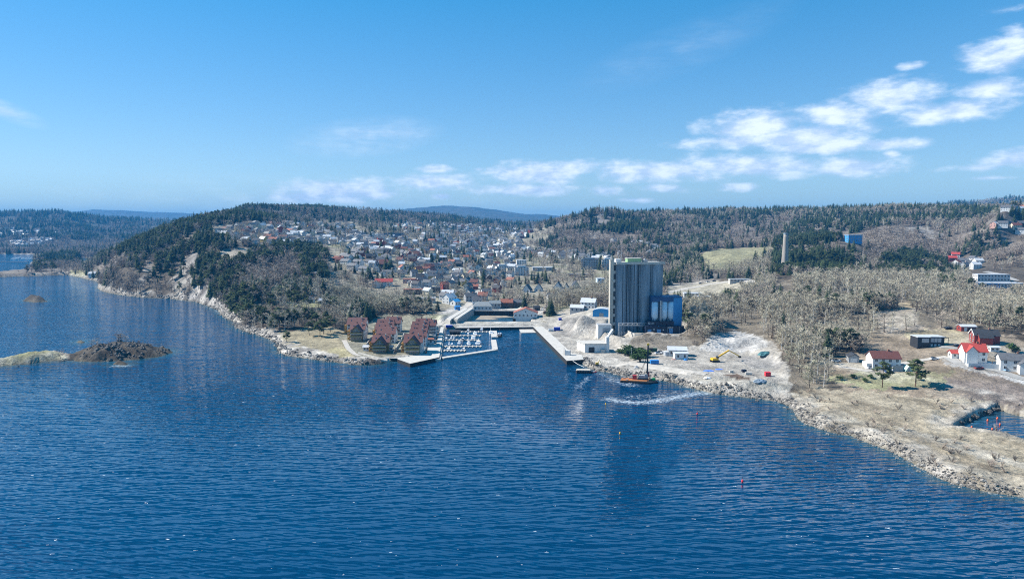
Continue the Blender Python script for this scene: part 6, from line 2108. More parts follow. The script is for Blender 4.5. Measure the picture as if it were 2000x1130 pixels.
road([(1040, 618), (1060, 604), (1076, 594)], 7, "ramp road right of the white warehouse", M_track)
road([(1985, 548), (1955, 536), (1925, 530)], 7, "valley road by the white industrial buildings", M_road)
road([(1180, 716), (1230, 708), (1275, 715), (1330, 724), (1380, 730)], 6, "haul road along the gravel shore", M_track, .16)

# poles
def pole(px, py, h, label, m=M_steel, name="flagpole", cat="flagpole"):
    p = G(px, py)
    root = empty(name, p, 0, label, cat)
    b = MB(); b.tube((0, 0, -.5), (0, 0, h), .14, .07, n=8); b.build("mast", m, root)
    b = MB(); b.lathe((0, 0, h), [(.05, 0), (.2, .12), (.2, .25), (.03, .38)], 10); b.build("finial", m, root)
pole(537, 563, 12, "white flagpole on the small headland lawn", M_white)
pole(1117, 600, 11, "pale flagpole left of the blue shed", M_white)
pole(1233, 700, 6, "pale lamp post beside the green bushes", M_steel, "lamp_post", "lamp post")
pole(1877, 709, 6, "thin lamp post on the drive below the red roofed house", M_steel, "lamp_post", "lamp post")

# ================================================================== trees
def tree_mat(name, col, rough=.8, rnd=.25, trans=0.0, hue=None):
    m, t, b = new_mat(name)
    oi = t.nodes.new('ShaderNodeObjectInfo')
    cr = t.nodes.new('ShaderNodeMix'); cr.data_type = 'RGBA'
    cr.inputs[6].default_value = (*[v * (1 - rnd) for v in col], 1)
    c2 = hue or col
    cr.inputs[7].default_value = (*[v * (1 + rnd) for v in c2], 1)
    t.links.new(oi.outputs['Random'], cr.inputs[0])
    g = t.nodes.new('ShaderNodeNewGeometry')
    n = t.nodes.new('ShaderNodeTexNoise'); n.inputs['Scale'].default_value = .9; n.inputs['Detail'].default_value = 3
    t.links.new(g.outputs['Position'], n.inputs['Vector'])
    r = t.nodes.new('ShaderNodeMapRange')
    for k, v in (('From Min', .3), ('From Max', .7), ('To Min', .7), ('To Max', 1.3)):
        r.inputs[k].default_value = v
    t.links.new(n.outputs['Fac'], r.inputs['Value'])
    vm = t.nodes.new('ShaderNodeVectorMath'); vm.operation = 'SCALE'
    t.links.new(cr.outputs[2], vm.inputs[0]); t.links.new(r.outputs[0], vm.inputs['Scale'])
    t.links.new(vm.outputs[0], b.inputs['Base Color'])
    b.inputs['Roughness'].default_value = rough
    b.inputs['Specular IOR Level'].default_value = .12
    if trans:                              # thin needles and leaves let light through
        tr = t.nodes.new('ShaderNodeBsdfTranslucent'); t.links.new(vm.outputs[0], tr.inputs['Color'])
        mx = t.nodes.new('ShaderNodeMixShader'); mx.inputs[0].default_value = trans
        out = t.nodes['Material Output']
        t.links.new(b.outputs[0], mx.inputs[1]); t.links.new(tr.outputs[0], mx.inputs[2]); t.links.new(mx.outputs[0], out.inputs['Surface'])
    return m
T_bark = tree_mat("dark_bark", (.085, .065, .05))
T_birch = tree_mat("pale_bark", (.50, .48, .45))
T_twig = tree_mat("bare_twigs", (.45, .39, .305), rnd=.36, hue=(.42, .385, .285))
T_twigp = tree_mat("purple_twigs", (.36, .30, .255), rnd=.3, hue=(.39, .33, .265))
T_willow = tree_mat("budding_twigs", (.36, .345, .24), rnd=.2, hue=(.38, .37, .26))
T_spruce = tree_mat("spruce_needles", (.075, .118, .062), rnd=.35, trans=.45, hue=(.105, .14, .065))
T_pine = tree_mat("pine_needles", (.085, .122, .06), rnd=.3, trans=.45, hue=(.115, .145, .066))
T_bush = tree_mat("evergreen_leaves", (.028, .062, .018), rnd=.3, hue=(.045, .08, .022))
T_pinebark = tree_mat("pine_bark", (.15, .085, .055))

def trunk(b, h, r0, r1, n=5, lean=0.0, rr=random):
    b.tube((0, 0, -.6), (lean, lean * .4, h), r0, r1, n=n, caps=False)

def make_spruce(seed):
    rr = random.Random(seed)
    H_ = 1.0
    tb, cb = MB(), MB()
    tb.tube((0, 0, -.05), (0, 0, .97), .014, .002, n=5, caps=False)
    layers = 15
    Rm = rr.uniform(.15, .19)
    for k in range(layers):
        t = .10 + .88 * (k / (layers - 1)) ** .95
        r = Rm * (1 - t) ** .78 * 1.15 + .008
        nb = max(5, int(10 * (1 - t) + 5))
        a0 = rr.uniform(0, 6.28)
        for j in range(nb):
            a = a0 + 6.283 * j / nb + rr.uniform(-.2, .2)
            rl = r * rr.uniform(.65, 1.18)
            z = t + rr.uniform(-.018, .018)
            dz = -rl * rr.uniform(.25, .6)
            ca, sa = math.cos(a), math.sin(a)
            wv = rl * .34
            tip = (ca * rl, sa * rl, z + dz)
            m1 = (ca * rl * .55 - sa * wv, sa * rl * .55 + ca * wv, z + dz * .62 - .012)
            m2 = (ca * rl * .55 + sa * wv, sa * rl * .55 - ca * wv, z + dz * .62 - .012)
            root = (0, 0, z + .012)
            mid = (ca * rl * .5, sa * rl * .5, z + dz * .3 + .008)
            cb.face([root, m2, tip, mid]); cb.face([root, mid, tip, m1])
    return tb, cb

def clump(cb, cx, cy, cz_, rx, rz, n, rr, s=.045, flat=.5):
    for _ in range(n):
        while True:
            x, y, z = rr.uniform(-1, 1), rr.uniform(-1, 1), rr.uniform(-1, 1)
            q = x * x + y * y + z * z
            if .15 < q < 1: break
        p = Vector((cx + x * rx, cy + y * rx, cz_ + z * rz))
        u = Vector((rr.gauss(0, 1), rr.gauss(0, 1), rr.gauss(0, flat))).normalized()
        v = u.cross(Vector((rr.gauss(0, .6), rr.gauss(0, .6), 1))).normalized()
        k = s * rr.uniform(.6, 1.3)
        cb.face([p - u * k - v * k * .6, p + u * k - v * k * .6, p + u * k + v * k * .6, p - u * k + v * k * .6])

def make_pine(seed, n=46, big=False):
    rr = random.Random(seed)
    tb, cb = MB(), MB()
    lx, ly = rr.uniform(-.04, .04), rr.uniform(-.04, .04)
    tb.tube((0, 0, -.04), (lx, ly, .6), .0135, .009, n=6, caps=False)
    tb.tube((lx, ly, .6), (lx * 1.5, ly * 1.5, .95), .009, .003, n=5, caps=False)
    for k in range(19):
        t = rr.uniform(.36, .95)
        a = rr.uniform(0, 6.28)
        r = (.04 + .16 * (1 - abs(t - .6) / .45)) * rr.uniform(.45, 1.15)
        cx, cy, cz_ = lx + math.cos(a) * r, ly + math.sin(a) * r, t
        tb.tube((lx, ly, t - .05), (cx, cy, cz_), .006, .002, n=4, caps=False)
        clump(cb, cx, cy, cz_, rr.uniform(.065, .10), rr.uniform(.035, .055), n, rr, .026 if not big else .02)
    clump(cb, lx, ly, .95, .06, .05, n, rr, .024)
    return tb, cb

def make_bare(seed, slim=True, twigs=170, spread=.2, low=.25, tw=.0042):
    rr = random.Random(seed)
    tb, cb = MB(), MB()
    lx, ly = rr.uniform(-.03, .03), rr.uniform(-.03, .03)
    tb.tube((0, 0, -.04), (lx, ly, .55), .0115 if slim else .018, .007 if slim else .012, n=5, caps=False)
    tb.tube((lx, ly, .55), (lx * 1.6, ly * 1.6, .96), .007 if slim else .01, .0015, n=4, caps=False)
    ends = []
    for k in range(11 if slim else 14):
        t = rr.uniform(low, .85)
        a = rr.uniform(0, 6.283)
        L = (spread * (1.15 - t * .75) if slim else spread * (1.2 - abs(t - .55))) * rr.uniform(.7, 1.25)
        up = L * rr.uniform(.7, 1.5) if slim else L * rr.uniform(.3, 1.0)
        p0 = Vector((lx * t, ly * t, t))
        p1 = p0 + Vector((math.cos(a) * L, math.sin(a) * L, up))
        tb.tube(p0, p1, .0045 if slim else .007, .0012, n=3, caps=False)
        ends.append((p0, p1))
    ends.append((Vector((lx, ly, .6)), Vector((lx * 1.6, ly * 1.6, .97))))
    for _ in range(twigs):
        p0, p1 = rr.choice(ends)
        q = p0.lerp(p1, rr.uniform(.25, 1.05))
        d = ((p1 - p0).normalized() * .6 + Vector((rr.gauss(0, .75), rr.gauss(0, .75), rr.gauss(.3, .5)))).normalized()
        L = rr.uniform(.05, .125)
        e = q + d * L
        s = d.cross(Vector((rr.gauss(0, 1), rr.gauss(0, 1), rr.gauss(0, 1)))).normalized() * tw * rr.uniform(.7, 1.6)
        cb.face([q - s, q + s, e + s * .45, e - s * .45])
    return tb, cb

def make_bush(seed, n=260):
    rr = random.Random(seed)
    tb, cb = MB(), MB()
    for k in range(4):
        a = rr.uniform(0, 6.28); tb.tube((0, 0, -.1), (math.cos(a) * .3, math.sin(a) * .3, .6), .04, .015, n=4, caps=False)
    for k in range(7):
        a = rr.uniform(0, 6.28); r = rr.uniform(0, .42)
        clump(cb, math.cos(a) * r, math.sin(a) * r, rr.uniform(.3, .78), rr.uniform(.2, .32), rr.uniform(.16, .26), n // 7, rr, .075)
    return tb, cb

def make_scrub(seed):
    rr = random.Random(seed)
    tb, cb = MB(), MB()
    for k in range(7):
        a = rr.uniform(0, 6.28); d = Vector((math.cos(a) * rr.uniform(.2, .6), math.sin(a) * rr.uniform(.2, .6), rr.uniform(.6, 1)))
        tb.tube((0, 0, -.1), d * .8, .02, .008, n=3, caps=False)
        for _ in range(24):
            q = d * rr.uniform(.3, .95); u = (d + Vector((rr.gauss(0, .6), rr.gauss(0, .6), rr.gauss(.2, .4)))).normalized()
            e = q + u * rr.uniform(.15, .35); s = u.orthogonal().normalized() * .013
            cb.face([q - s, q + s, e + s * .4, e - s * .4])
    return tb, cb

KINDS = {}
def kind(key, makers, mt, mc):
    lst = []
    for i, (tb, cb) in enumerate(makers):
        tm = tb.mesh("trunk", [mt]); cm = cb.mesh("crown", [mc])
        both = MB(); both.v = list(tb.v); both.f = list(tb.f); both.m = [0] * len(tb.f)
        off = len(both.v)
        both.v += cb.v; both.f += [tuple(a + off for a in f) for f in cb.f]; both.m += [1] * len(cb.f)
        lst.append((tm, cm, both.mesh(key, [mt, mc])))
    KINDS[key] = lst
kind("spruce", [make_spruce(s) for s in range(4)], T_bark, T_spruce)
kind("pine", [make_pine(s + 10) for s in range(4)], T_pinebark, T_pine)
kind("birch", [make_bare(s + 20, True, 230, .18, .13) for s in range(5)], T_birch, T_twig)
kind("bare_tree", [make_bare(s + 40, False, 430, .28, .12, .0056) for s in range(4)], T_bark, T_twigp)
kind("grey_tree", [make_bare(s + 50, False, 300, .25, .1) for s in range(4)], T_bark, T_twig)
kind("willow", [make_bare(s + 60, False, 320, .27, .15, .005) for s in range(3)], T_bark, T_willow)
kind("scrub", [make_scrub(s + 80) for s in range(3)], T_bark, T_twigp)
kind("bush", [make_bush(s + 90) for s in range(3)], T_bark, T_bush)

# what grows where: (outline in the photograph, density, {kind: share}); the last that fits wins
WOODS = [
    ([(-3000, -300), (5000, -300), (5000, 2000), (-3000, 2000)], .55, dict(spruce=.35, birch=.3, bare_tree=.35)),
    # left headland
    ([(190, 600), (200, 540), (250, 470), (330, 440), (420, 408), (700, 400), (700, 440), (560, 440), (470, 460), (440, 480), (470, 620), (400, 600)], .95, dict(spruce=.27, pine=.2, bare_tree=.35, grey_tree=.18)),
    ([(190, 575), (195, 540), (225, 500), (262, 510), (265, 580)], 1.0, dict(bare_tree=.86, spruce=.1, grey_tree=.04)),
    ([(265, 585), (262, 545), (340, 560), (350, 590)], .8, dict(bare_tree=.75, pine=.25)),
    ([(400, 450), (470, 415), (700, 412), (700, 432), (430, 446)], .9, dict(spruce=.55, bare_tree=.3, grey_tree=.15)),
    ([(420, 600), (440, 520), (480, 480), (560, 476), (690, 500), (680, 560), (560, 560), (500, 640), (470, 640)], .95, dict(pine=.26, spruce=.14, bare_tree=.32, grey_tree=.28)),
    ([(470, 560), (500, 520), (580, 510), (590, 545), (520, 570)], .9, dict(bare_tree=.8, birch=.2)),
    ([(490, 660), (500, 590), (540, 575), (640, 580), (700, 600), (670, 660), (560, 660)], .35, dict(grey_tree=.35, birch=.3, pine=.25, bare_tree=.1)),
    ([(560, 640), (590, 610), (680, 606), (660, 650), (600, 660)], .5, dict(grey_tree=.45, birch=.25, pine=.3)),
    ([(660, 620), (640, 570), (690, 550), (800, 575), (870, 600), (840, 622), (740, 624), (700, 600)], .9, dict(willow=.34, grey_tree=.4, bare_tree=.16, pine=.1)),
    ([(550, 650), (640, 650), (700, 700), (560, 700)], .06, dict(pine=.4, scrub=.6)),
    # town
    (AREAS[0][0], .27, dict(grey_tree=.36, bare_tree=.22, birch=.12, spruce=.26, willow=.04)),
    ([(690, 440), (760, 412), (1060, 418), (1080, 440), (1000, 448), (820, 436)], .62, dict(spruce=.55, bare_tree=.45)),
    ([(920, 480), (1000, 470), (1100, 480), (1110, 500), (1010, 500)], .7, dict(bare_tree=.85, spruce=.15)),
    ([(1060, 610), (1080, 570), (1200, 545), (1200, 598), (1120, 610)], .62, dict(grey_tree=.6, bare_tree=.35, willow=.05)),
    ([(405, 470), (425, 444), (520, 434), (690, 438), (692, 476), (600, 482), (500, 480)], .2, dict(grey_tree=.45, bare_tree=.25, spruce=.3)),
    # right hills
    ([(1040, 470), (1060, 410), (1300, 400), (1300, 470), (1180, 490), (1080, 500)], .95, dict(spruce=.5, bare_tree=.4, birch=.1)),
    ([(1060, 500), (1100, 455), (1290, 460), (1380, 470), (1400, 520), (1290, 540), (1200, 500)], .8, dict(bare_tree=.8, spruce=.2)),
    ([(1300, 470), (1300, 400), (2300, 380), (2300, 470), (1700, 455)], .95, dict(spruce=.5, birch=.2, bare_tree=.3)),
    ([(1290, 488), (1300, 440), (1530, 432), (1530, 480), (1420, 486)], .85, dict(bare_tree=.62, spruce=.26, birch=.12)),
    ([(1500, 545), (1510, 478), (1560, 456), (1680, 470), (1700, 500), (1660, 545)], .95, dict(pine=.4, spruce=.42, bare_tree=.18)),
    ([(1680, 520), (1690, 455), (1790, 440), (1900, 470), (1850, 500)], .85, dict(bare_tree=.85, spruce=.1, birch=.05)),
    ([(1700, 560), (1730, 500), (1820, 495), (1860, 530), (1830, 560)], .9, dict(pine=.45, spruce=.25, bare_tree=.3)),
    ([(1850, 500), (1900, 460), (2300, 460), (2300, 520), (1900, 512)], .85, dict(bare_tree=.7, spruce=.3)),
    # the bare wood right of the silo
    ([(1330, 690), (1338, 610), (1400, 590), (1470, 550), (1700, 545), (1900, 550), (2300, 560), (2300, 660), (1960, 650), (1880, 638), (1760, 650), (1700, 690), (1640, 712), (1600, 762), (1540, 745), (1535, 690), (1500, 664), (1440, 648)], 1.0, dict(birch=.45, grey_tree=.36, willow=.07, spruce=.02, pine=.03, bare_tree=.07)),
    ([(1200, 690), (1222, 655), (1350, 655), (1372, 680), (1330, 684), (1262, 686)], .35, dict(scrub=1)),
    ([(1310, 500), (1370, 486), (1380, 530), (1310, 550)], .8, dict(grey_tree=.75, spruce=.25)),
    ([(1390, 530), (1500, 515), (1520, 545), (1470, 548), (1400, 542)], .5, dict(grey_tree=.7, spruce=.3)),
    ([(1600, 762), (1530, 745), (1538, 700), (1640, 710), (1680, 735), (1660, 760)], .9, dict(birch=.55, willow=.25, grey_tree=.2)),
    # open ground
    ([(1545, 770), (1600, 765), (1680, 765), (2100, 780), (2400, 1100), (1900, 1010), (1553, 835)], .16, dict(scrub=1)),
    ([(1680, 765), (1690, 690), (1720, 650), (1870, 640), (1990, 660), (2200, 690), (2200, 800), (1760, 775)], .08, dict(scrub=1)),
    ([(1840, 740), (1900, 724), (2200, 745), (2200, 800), (1960, 794), (1860, 766)], .4, dict(scrub=1)),
    ([(1700, 640), (1770, 600), (1860, 610), (1880, 636), (1760, 646)], .3, dict(scrub=.6, grey_tree=.4)),
    # far shore and isthmus
    ([(-400, 500), (-400, 405), (420, 405), (320, 440), (240, 475), (215, 500)], 1.0, dict(spruce=.55, bare_tree=.45)),
    ([(-400, 500), (-400, 472), (240, 470), (220, 505)], .7, dict(spruce=.3, bare_tree=.7)),
    ([(30, 545), (60, 520), (100, 508), (160, 510), (160, 530), (130, 540)], .75, dict(bare_tree=.7, pine=.3)),
    ([(-500, 565), (-500, 518), (58, 518), (46, 548)], .03, dict(scrub=1)),
    ([(60, 518), (90, 500), (160, 500), (150, 514)], .9, dict(spruce=.8, bare_tree=.2)),
]
BARE = [[(1020, 560), (1132, 554), (1138, 580), (1020, 584)], [(1642, 456), (1690, 456), (1692, 484), (1642, 484)], [(1890, 530), (2010, 528), (2010, 578), (1900, 576)], [(1846, 500), (1922, 500), (1926, 534), (1850, 532)], [(1512, 590), (1552, 590), (1552, 538), (1512, 538)], AREAS[1][0], AREAS[2][0], AREAS[3][0], AREAS[4][0], AREAS[6][0], AREAS[8][0], AREAS[9][0], AREAS[13][0], AREAS[15][0], AREAS[17][0], AREAS[18][0], AREAS[19][0], AREAS[20][0], AREAS[21][0], AREAS[22][0], AREAS[24][0], AREAS[25][0], AREAS[26][0], AREAS[27][0], AREAS[28][0], AREAS[29][0], AREAS[30][0], AREAS[32][0],
        [(1220, 660), (1222, 630), (1345, 628), (1340, 656), (1300, 664)], [(1166, 626), (1040, 640), (1100, 600), (1160, 600)]]
CLEAR_AMT = [(CLIFFS[k][0], .6) for k in range(len(CLIFFS))]
BARE_SKIP = {id(AREAS[4][0])}

def visible_limit():                       # ground hidden well behind a ridge grows nothing
    T = (HG - CAMZ) / GY
    return np.maximum.accumulate(T, axis=0)
VIS = visible_limit()

def scatter():
    out = []
    strips = [(150, 420, .10, 1.0), (420, 700, .085, 1.0), (700, 1100, .048, 1.0), (1100, 1600, .032, 1.08), (1600, 2300, .018, 1.25), (2300, 3300, .0062, 1.55), (3300, 4400, .0032, 2.0)]
    for (y0, y1, dn, sc) in strips:
        area = 2 * 1.0 * (y1 * y1 - y0 * y0) / 2
        n = int(area * dn)
        y = np.sqrt(RNG.uniform(y0 * y0, y1 * y1, n))
        x = RNG.uniform(-1.0, 1.0, n) * y
        ok = bil(SD, x, y) > 2.5
        for isl in [SKERRY] + ROCKS:
            ok &= ~(sdist(x, y, isl) > -4)
        x, y = x[ok], y[ok]
        z = bil(HG, x, y)
        h_max = 15.0 * sc
        vis = (z + h_max - CAMZ) / y > bil(VIS, x, y) - .003
        x, y, z = x[vis], y[vis], z[vis]
        px, py = proj(x, y, z)
        dens = np.full(x.shape, .5)
        reg = np.zeros(x.shape, int)
        for i, (poly, d_, _) in enumerate(WOODS):
            if i >= len(WOODS) - 5:
                k = pip(px, py, poly) & (px < 300)
            else:
                k = pip(px, py, poly)
            reg[k] = i; dens[k] = d_
        for poly in BARE:
            if poly is AREAS[4][0] or poly is AREAS[0][0]:
                k = pip(px, py, poly) & (y < 1000)
            else:
                k = pip(px, py, poly) & (y < 1500)
            dens[k] = 0
        for poly, amt in CLEAR_AMT:
            dens = np.where(pip(px, py, poly), dens * (1 - amt), dens)
        dens = dens * np.clip(.62 + (fbm(x, y, 55, 3, 131) - .5) * 3.0, .15, 1.25)
        k = RNG.random(x.shape) < dens
        x, y, z, reg, px, py = x[k], y[k], z[k], reg[k], px[k], py[k]
        # keep clear of houses and roads
        far_ = np.ones(x.shape, bool)
        fx = np.array([f[0] for f in FOOT]); fy = np.array([f[1] for f in FOOT]); fr = np.array([f[2] for f in FOOT])
        sel = (fy > y0 - 60) & (fy < y1 + 60)
        for a, c_, r in zip(fx[sel], fy[sel], fr[sel]):
            far_ &= (x - a) ** 2 + (y - c_) ** 2 > r * r
        x, y, z, reg, px, py = x[far_], y[far_], z[far_], reg[far_], px[far_], py[far_]
        grove = fbm(x, y, 70, 3, 151)      # like grows beside like
        grove = np.clip((grove - .5) * 2.6 + .5, 0, 1) * .5 + RNG.random(x.shape) * .5
        rnk = np.clip((grove - .1) / .8, 0, .9999)
        for i in range(len(x)):
            mix = WOODS[reg[i]][2]
            t = rnk[i] * sum(mix.values())
            kd = None
            for key, v in mix.items():
                t -= v
                if t <= 0:
                    kd = key; break
            kd = kd or key
            if reg[i] == 0 and y1 <= 420: kd = 'scrub'
            out.append((kd, x[i], y[i], z[i], sc, px[i], py[i]))
    return out
HEIGHT = dict(spruce=(7, 18), pine=(9, 14), birch=(7, 15), bare_tree=(7, 12), grey_tree=(7, 12.5), willow=(6, 10.5), scrub=(1.2, 2.6), bush=(3, 5))
WIDE = dict(spruce=1.5, pine=1.3, birch=1.15, bare_tree=1.25, grey_tree=1.2, willow=1.15, scrub=1.3, bush=1.2)
TREES = []
rr = random.Random(99)
for (kd, x, y, z, sc, px, py) in scatter():
    lo, hi = HEIGHT[kd]
    if AREAS[0] and 640 < px < 1060 and 470 < py < 600: hi *= .85; lo *= .8
    h = rr.uniform(lo, hi) * sc
    TREES.append([kd, x, y, z, h, h * WIDE[kd] * rr.uniform(.85, 1.2), rr.uniform(0, 6.283), None, px, py])
def plant(kd, px, py, h, label, wide=1.0, p=None):
    p = p or G(px, py)
    TREES.append([kd, p.x, p.y, p.z, h, h * WIDE[kd] * wide, rr.uniform(0, 6.28), label, px, py])
plant("pine", 1723, 756, 12.5, "left one of the two tall pines on the dry meadow", 1.05)
plant("pine", 1788, 754, 13.2, "right one of the two tall pines on the dry meadow, broader crown", 1.35)
plant("spruce", 1591, 664, 11, "single dark spruce standing in the bare birch wood", 1.3)
plant("spruce", 753, 531, 19, "left of the two tall dark spruces in town", 1.0); plant("spruce", 762, 531, 18, "right of the two tall dark spruces in town", 1.3)
plant("spruce", 742, 531, 12, "shorter dark spruce left of the tall pair in town", 1.3); plant("spruce", 791, 533, 12, "dark spruce right of the tall pair in town, left one", 1.3); plant("spruce", 801, 536, 13, "dark spruce right of the tall pair in town, right one", 1.4)
for k, (px, py, h) in enumerate([(625, 657, 12), (632, 652, 11), (618, 640, 11), (604, 655, 10), (645, 648, 12), (560, 668, 8), (575, 600, 15), (566, 598, 14), (583, 603, 13), (594, 600, 12), (603, 603, 11), (640, 603, 13), (652, 606, 12), (528, 600, 13), (515, 640, 10), (500, 625, 12), (488, 620, 12), (480, 628, 13), (455, 606, 13), (478, 604, 12), (532, 606, 10), (610, 632, 11)]):
    plant("pine", px, py, h, None, 1.2)
for k, (px, py) in enumerate([(1212, 690), (1220, 692), (1228, 695), (1236, 699), (1243, 703), (1250, 706), (1240, 692), (1248, 696), (1256, 700), (1262, 697), (1254, 691), (1231, 688), (1246, 687), (1224, 686)]):
    plant("bush", px, py, rr.uniform(3.0, 4.6), None, 1.5)
for (px, py) in [(1795, 742), (1640, 742), (1690, 745), (1665, 738), (1700, 738)]:
    plant("bush", px, py, 2.2, None, 1.2)
plant("willow", 815, 634, 8, "round yellowish budding tree behind the right row of apartment houses", 1.4)
for (px, py, h) in [(700, 612, 11), (668, 640, 11), (640, 632, 12), (590, 640, 10)]:
    plant("grey_tree", px, py, h, None, 1.3)
for (px, py, h) in [(1945, 712, 5), (1952, 716, 4.5), (1938, 716, 4)]:
    plant("grey_tree", px, py, h, None, 1.6)
for (px, py, h) in [(1985, 690, 4), (1978, 686, 5)]:
    plant("bush", px, py, h, None, 1.0)
for (px, py, h) in [(237, 671, 6), (232, 672, 5), (190, 678, 4.5), (180, 681, 4), (312, 678, 3), (117, 690, 5), (246, 672, 4)]:
    p = P(px, py, 4.0); p.z = HZ(p.x, p.y)
    plant("bare_tree", px, py, h, None, 1.4, p)
for (px, py) in [(200, 674), (215, 671), (260, 671), (275, 673), (120, 694), (40, 702), (20, 704), (8, 706), (60, 700), (290, 676)]:
    p = P(px, py, 3.5); p.z = HZ(p.x, p.y)
    plant("scrub", px, py, 2.2, None, 1.3, p)

NAME = dict(spruce="spruce_tree", pine="pine_tree", birch="birch_tree", bare_tree="bare_tree", grey_tree="leafless_tree", willow="budding_tree", scrub="bare_shrub", bush="evergreen_bush")
DESC = dict(spruce="dark green pointed spruce", pine="dark green round crowned pine", birch="slender leafless birch with pale trunk", bare_tree="leafless purplish brown tree", grey_tree="leafless beige grey broad tree", willow="pale yellow green budding tree", scrub="low bare brown shrub", bush="dense dark green bush")
GROVES = [((0, 345, 560, 720), "on the small island and spit at the left"), ((190, 420, 400, 600), "on the steep end of the left headland"), ((420, 560, 400, 720), "above the rocky left shore"), ((560, 690, 400, 720), "on the headland behind the rocks"),
          ((690, 900, 560, 720), "on the bank behind the apartment houses"), ((690, 1060, 400, 560), "between the houses of the town"), ((900, 1200, 400, 640), "left of the silo"), ((1200, 1360, 640, 720), "on the bank below the plant"), ((1330, 1520, 400, 700), "in the wood right of the silo"),
          ((1520, 1700, 600, 790), "at the wood edge above the gravel shore"), ((1520, 1700, 400, 600), "around the factory chimney"), ((1700, 2400, 400, 650), "in the wood above the right houses"), ((1700, 2400, 650, 1100), "around the right shore houses and meadow")]
def grove(px, py):
    for (x0, x1, y0, y1), nm in GROVES:
        if x0 <= px < x1 and y0 <= py < y1: return nm
    return "on the far wooded slopes"

# the trees that show largest are things of their own; past those the woods are one mass per kind
by = {}
for t in TREES:
    by.setdefault(t[0], []).append(t)
CAP = dict(spruce=240, pine=240, birch=260, bare_tree=160, grey_tree=240, willow=120, scrub=160, bush=60)
hidden = bpy.data.collections.new("tree_templates")
def gn_forest(name, key, lst, label):
    pts = np.array([[t[1], t[2], t[3]] for t in lst], np.float32)
    me = bpy.data.meshes.new(name)
    me.vertices.add(len(pts)); me.vertices.foreach_set('co', pts.ravel())
    def attr(nm, ty, vals, fld='value'):
        a = me.attributes.new(nm, ty, 'POINT'); a.data.foreach_set(fld, np.asarray(vals).ravel())
    attr("rotz", 'FLOAT', np.array([t[6] for t in lst], np.float32))
    attr("size", 'FLOAT_VECTOR', np.array([[t[5], t[5], t[4]] for t in lst], np.float32), 'vector')
    attr("pick", 'INT', np.array([rr.randrange(len(KINDS[key])) for _ in lst], np.int32))
    o = bpy.data.objects.new(name, me); COL.objects.link(o)
    coll = bpy.data.collections.new("tree_templates_" + key)
    for i, k in enumerate(KINDS[key]):
        to = bpy.data.objects.new(f"{key}_template_{chr(97 + i)}", k[2]); coll.objects.link(to)
    ng = bpy.data.node_groups.new("plant_" + name, 'GeometryNodeTree')
    ng.interface.new_socket("Geometry", in_out='INPUT', socket_type='NodeSocketGeometry')
    ng.interface.new_socket("Geometry", in_out='OUTPUT', socket_type='NodeSocketGeometry')
    N, L = ng.nodes.new, ng.links.new
    gi, go = N('NodeGroupInput'), N('NodeGroupOutput')
    ci = N('GeometryNodeCollectionInfo'); ci.inputs['Collection'].default_value = coll; ci.inputs['Separate Children'].default_value = True; ci.inputs['Reset Children'].default_value = True
    ip = N('GeometryNodeInstanceOnPoints'); ip.inputs['Pick Instance'].default_value = True
    def na(nm, ty):
        n = N('GeometryNodeInputNamedAttribute'); n.data_type = ty; n.inputs['Name'].default_value = nm
        return n.outputs['Attribute']
    cx = N('ShaderNodeCombineXYZ'); L(na("rotz", 'FLOAT'), cx.inputs['Z'])
    L(gi.outputs[0], ip.inputs['Points']); L(ci.outputs[0], ip.inputs['Instance']); L(na("pick", 'INT'), ip.inputs['Instance Index'])
    L(cx.outputs[0], ip.inputs['Rotation']); L(na("size", 'FLOAT_VECTOR'), ip.inputs['Scale'])
    L(ip.outputs[0], go.inputs[0])
    md = o.modifiers.new("plant", 'NODES'); md.node_group = ng
    tag(o, label, "wood", None, "stuff")
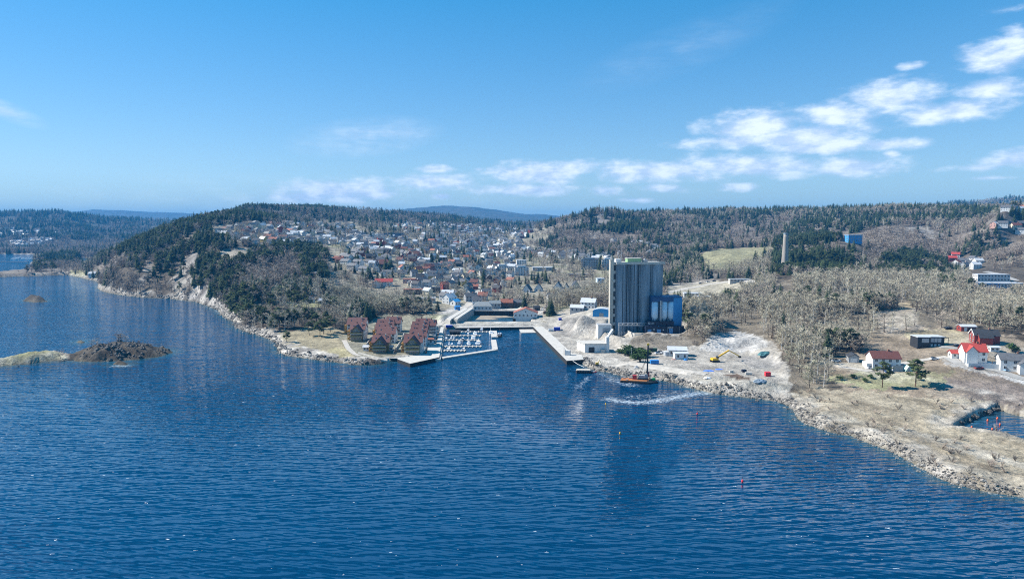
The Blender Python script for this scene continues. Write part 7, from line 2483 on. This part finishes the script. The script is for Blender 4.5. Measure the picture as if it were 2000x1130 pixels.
for key, lst in by.items():
    lst.sort(key=lambda t: -(t[4] / math.hypot(t[1], t[2])) - (100 if t[7] else 0))
    ind = [t for t in lst if abs(t[8] - 1000) < 1000 and t[9] < 1120][:CAP[key]]
    ids = {id(t) for t in ind}
    rest = [t for t in lst if id(t) not in ids]
    for t in ind:
        tm, cm, _ = KINDS[key][rr.randrange(len(KINDS[key]))]
        root = empty(NAME[key], (t[1], t[2], t[3]), t[6])
        root.scale = (t[5], t[5], t[4])
        put("trunk", tm, root); put("crown", cm, root)
        gv = grove(t[8], t[9])
        root['category'] = "shrub" if key in ("scrub", "bush") else "tree"
        root['group'] = f"{DESC[key]} {gv}"
        root['label'] = t[7] or f"{DESC[key]} {gv}"
    if rest:
        gn_forest(NAME[key].replace("tree", "wood").replace("shrub", "scrubland").replace("bush", "bushes"), key, rest, f"woods of {DESC[key]}s spread over the hills and town")
print("ODD", [(t[0], round(t[8]), round(t[9]), round(t[4])) for t in TREES if 1740 < t[8] < 1990 and t[9] > 845 and t[4] > 3])
print("TREES", {k: len(v) for k, v in by.items()}, "TOWN", len(TOWN))

# ================================================================== labels of the many
def write_labels():
    ORD = ["first", "second", "third", "fourth", "fifth", "sixth", "seventh", "eighth", "ninth", "tenth", "eleventh", "twelfth", "thirteenth", "fourteenth"]
    sets = {}
    for o, desc, place, grp in PENDING:
        px, _ = proj(o.location.x, o.location.y, o.location.z)
        sets.setdefault((desc, place), []).append((px, o, grp))
    for (desc, place), lst in sets.items():
        lst.sort(key=lambda q: q[0])
        n = len(lst)
        for i, (px, o, grp) in enumerate(lst):
            if n == 1: s = f"{desc} {place}"
            elif n == 2: s = f"{('left', 'right')[i]} {desc} of two {place}"
            elif i == 0: s = f"leftmost {desc} {place}"
            elif i == n - 1: s = f"rightmost {desc} {place}"
            elif i < len(ORD): s = f"{ORD[i]} {desc} from the left {place}"
            else: s = f"{desc} {place}, {i + 1} from the left"
            if len(s.split()) > 16: s = s.replace(" the ", " ")
            o['label'] = s
            if grp: o['group'] = grp
write_labels()
build_haze()
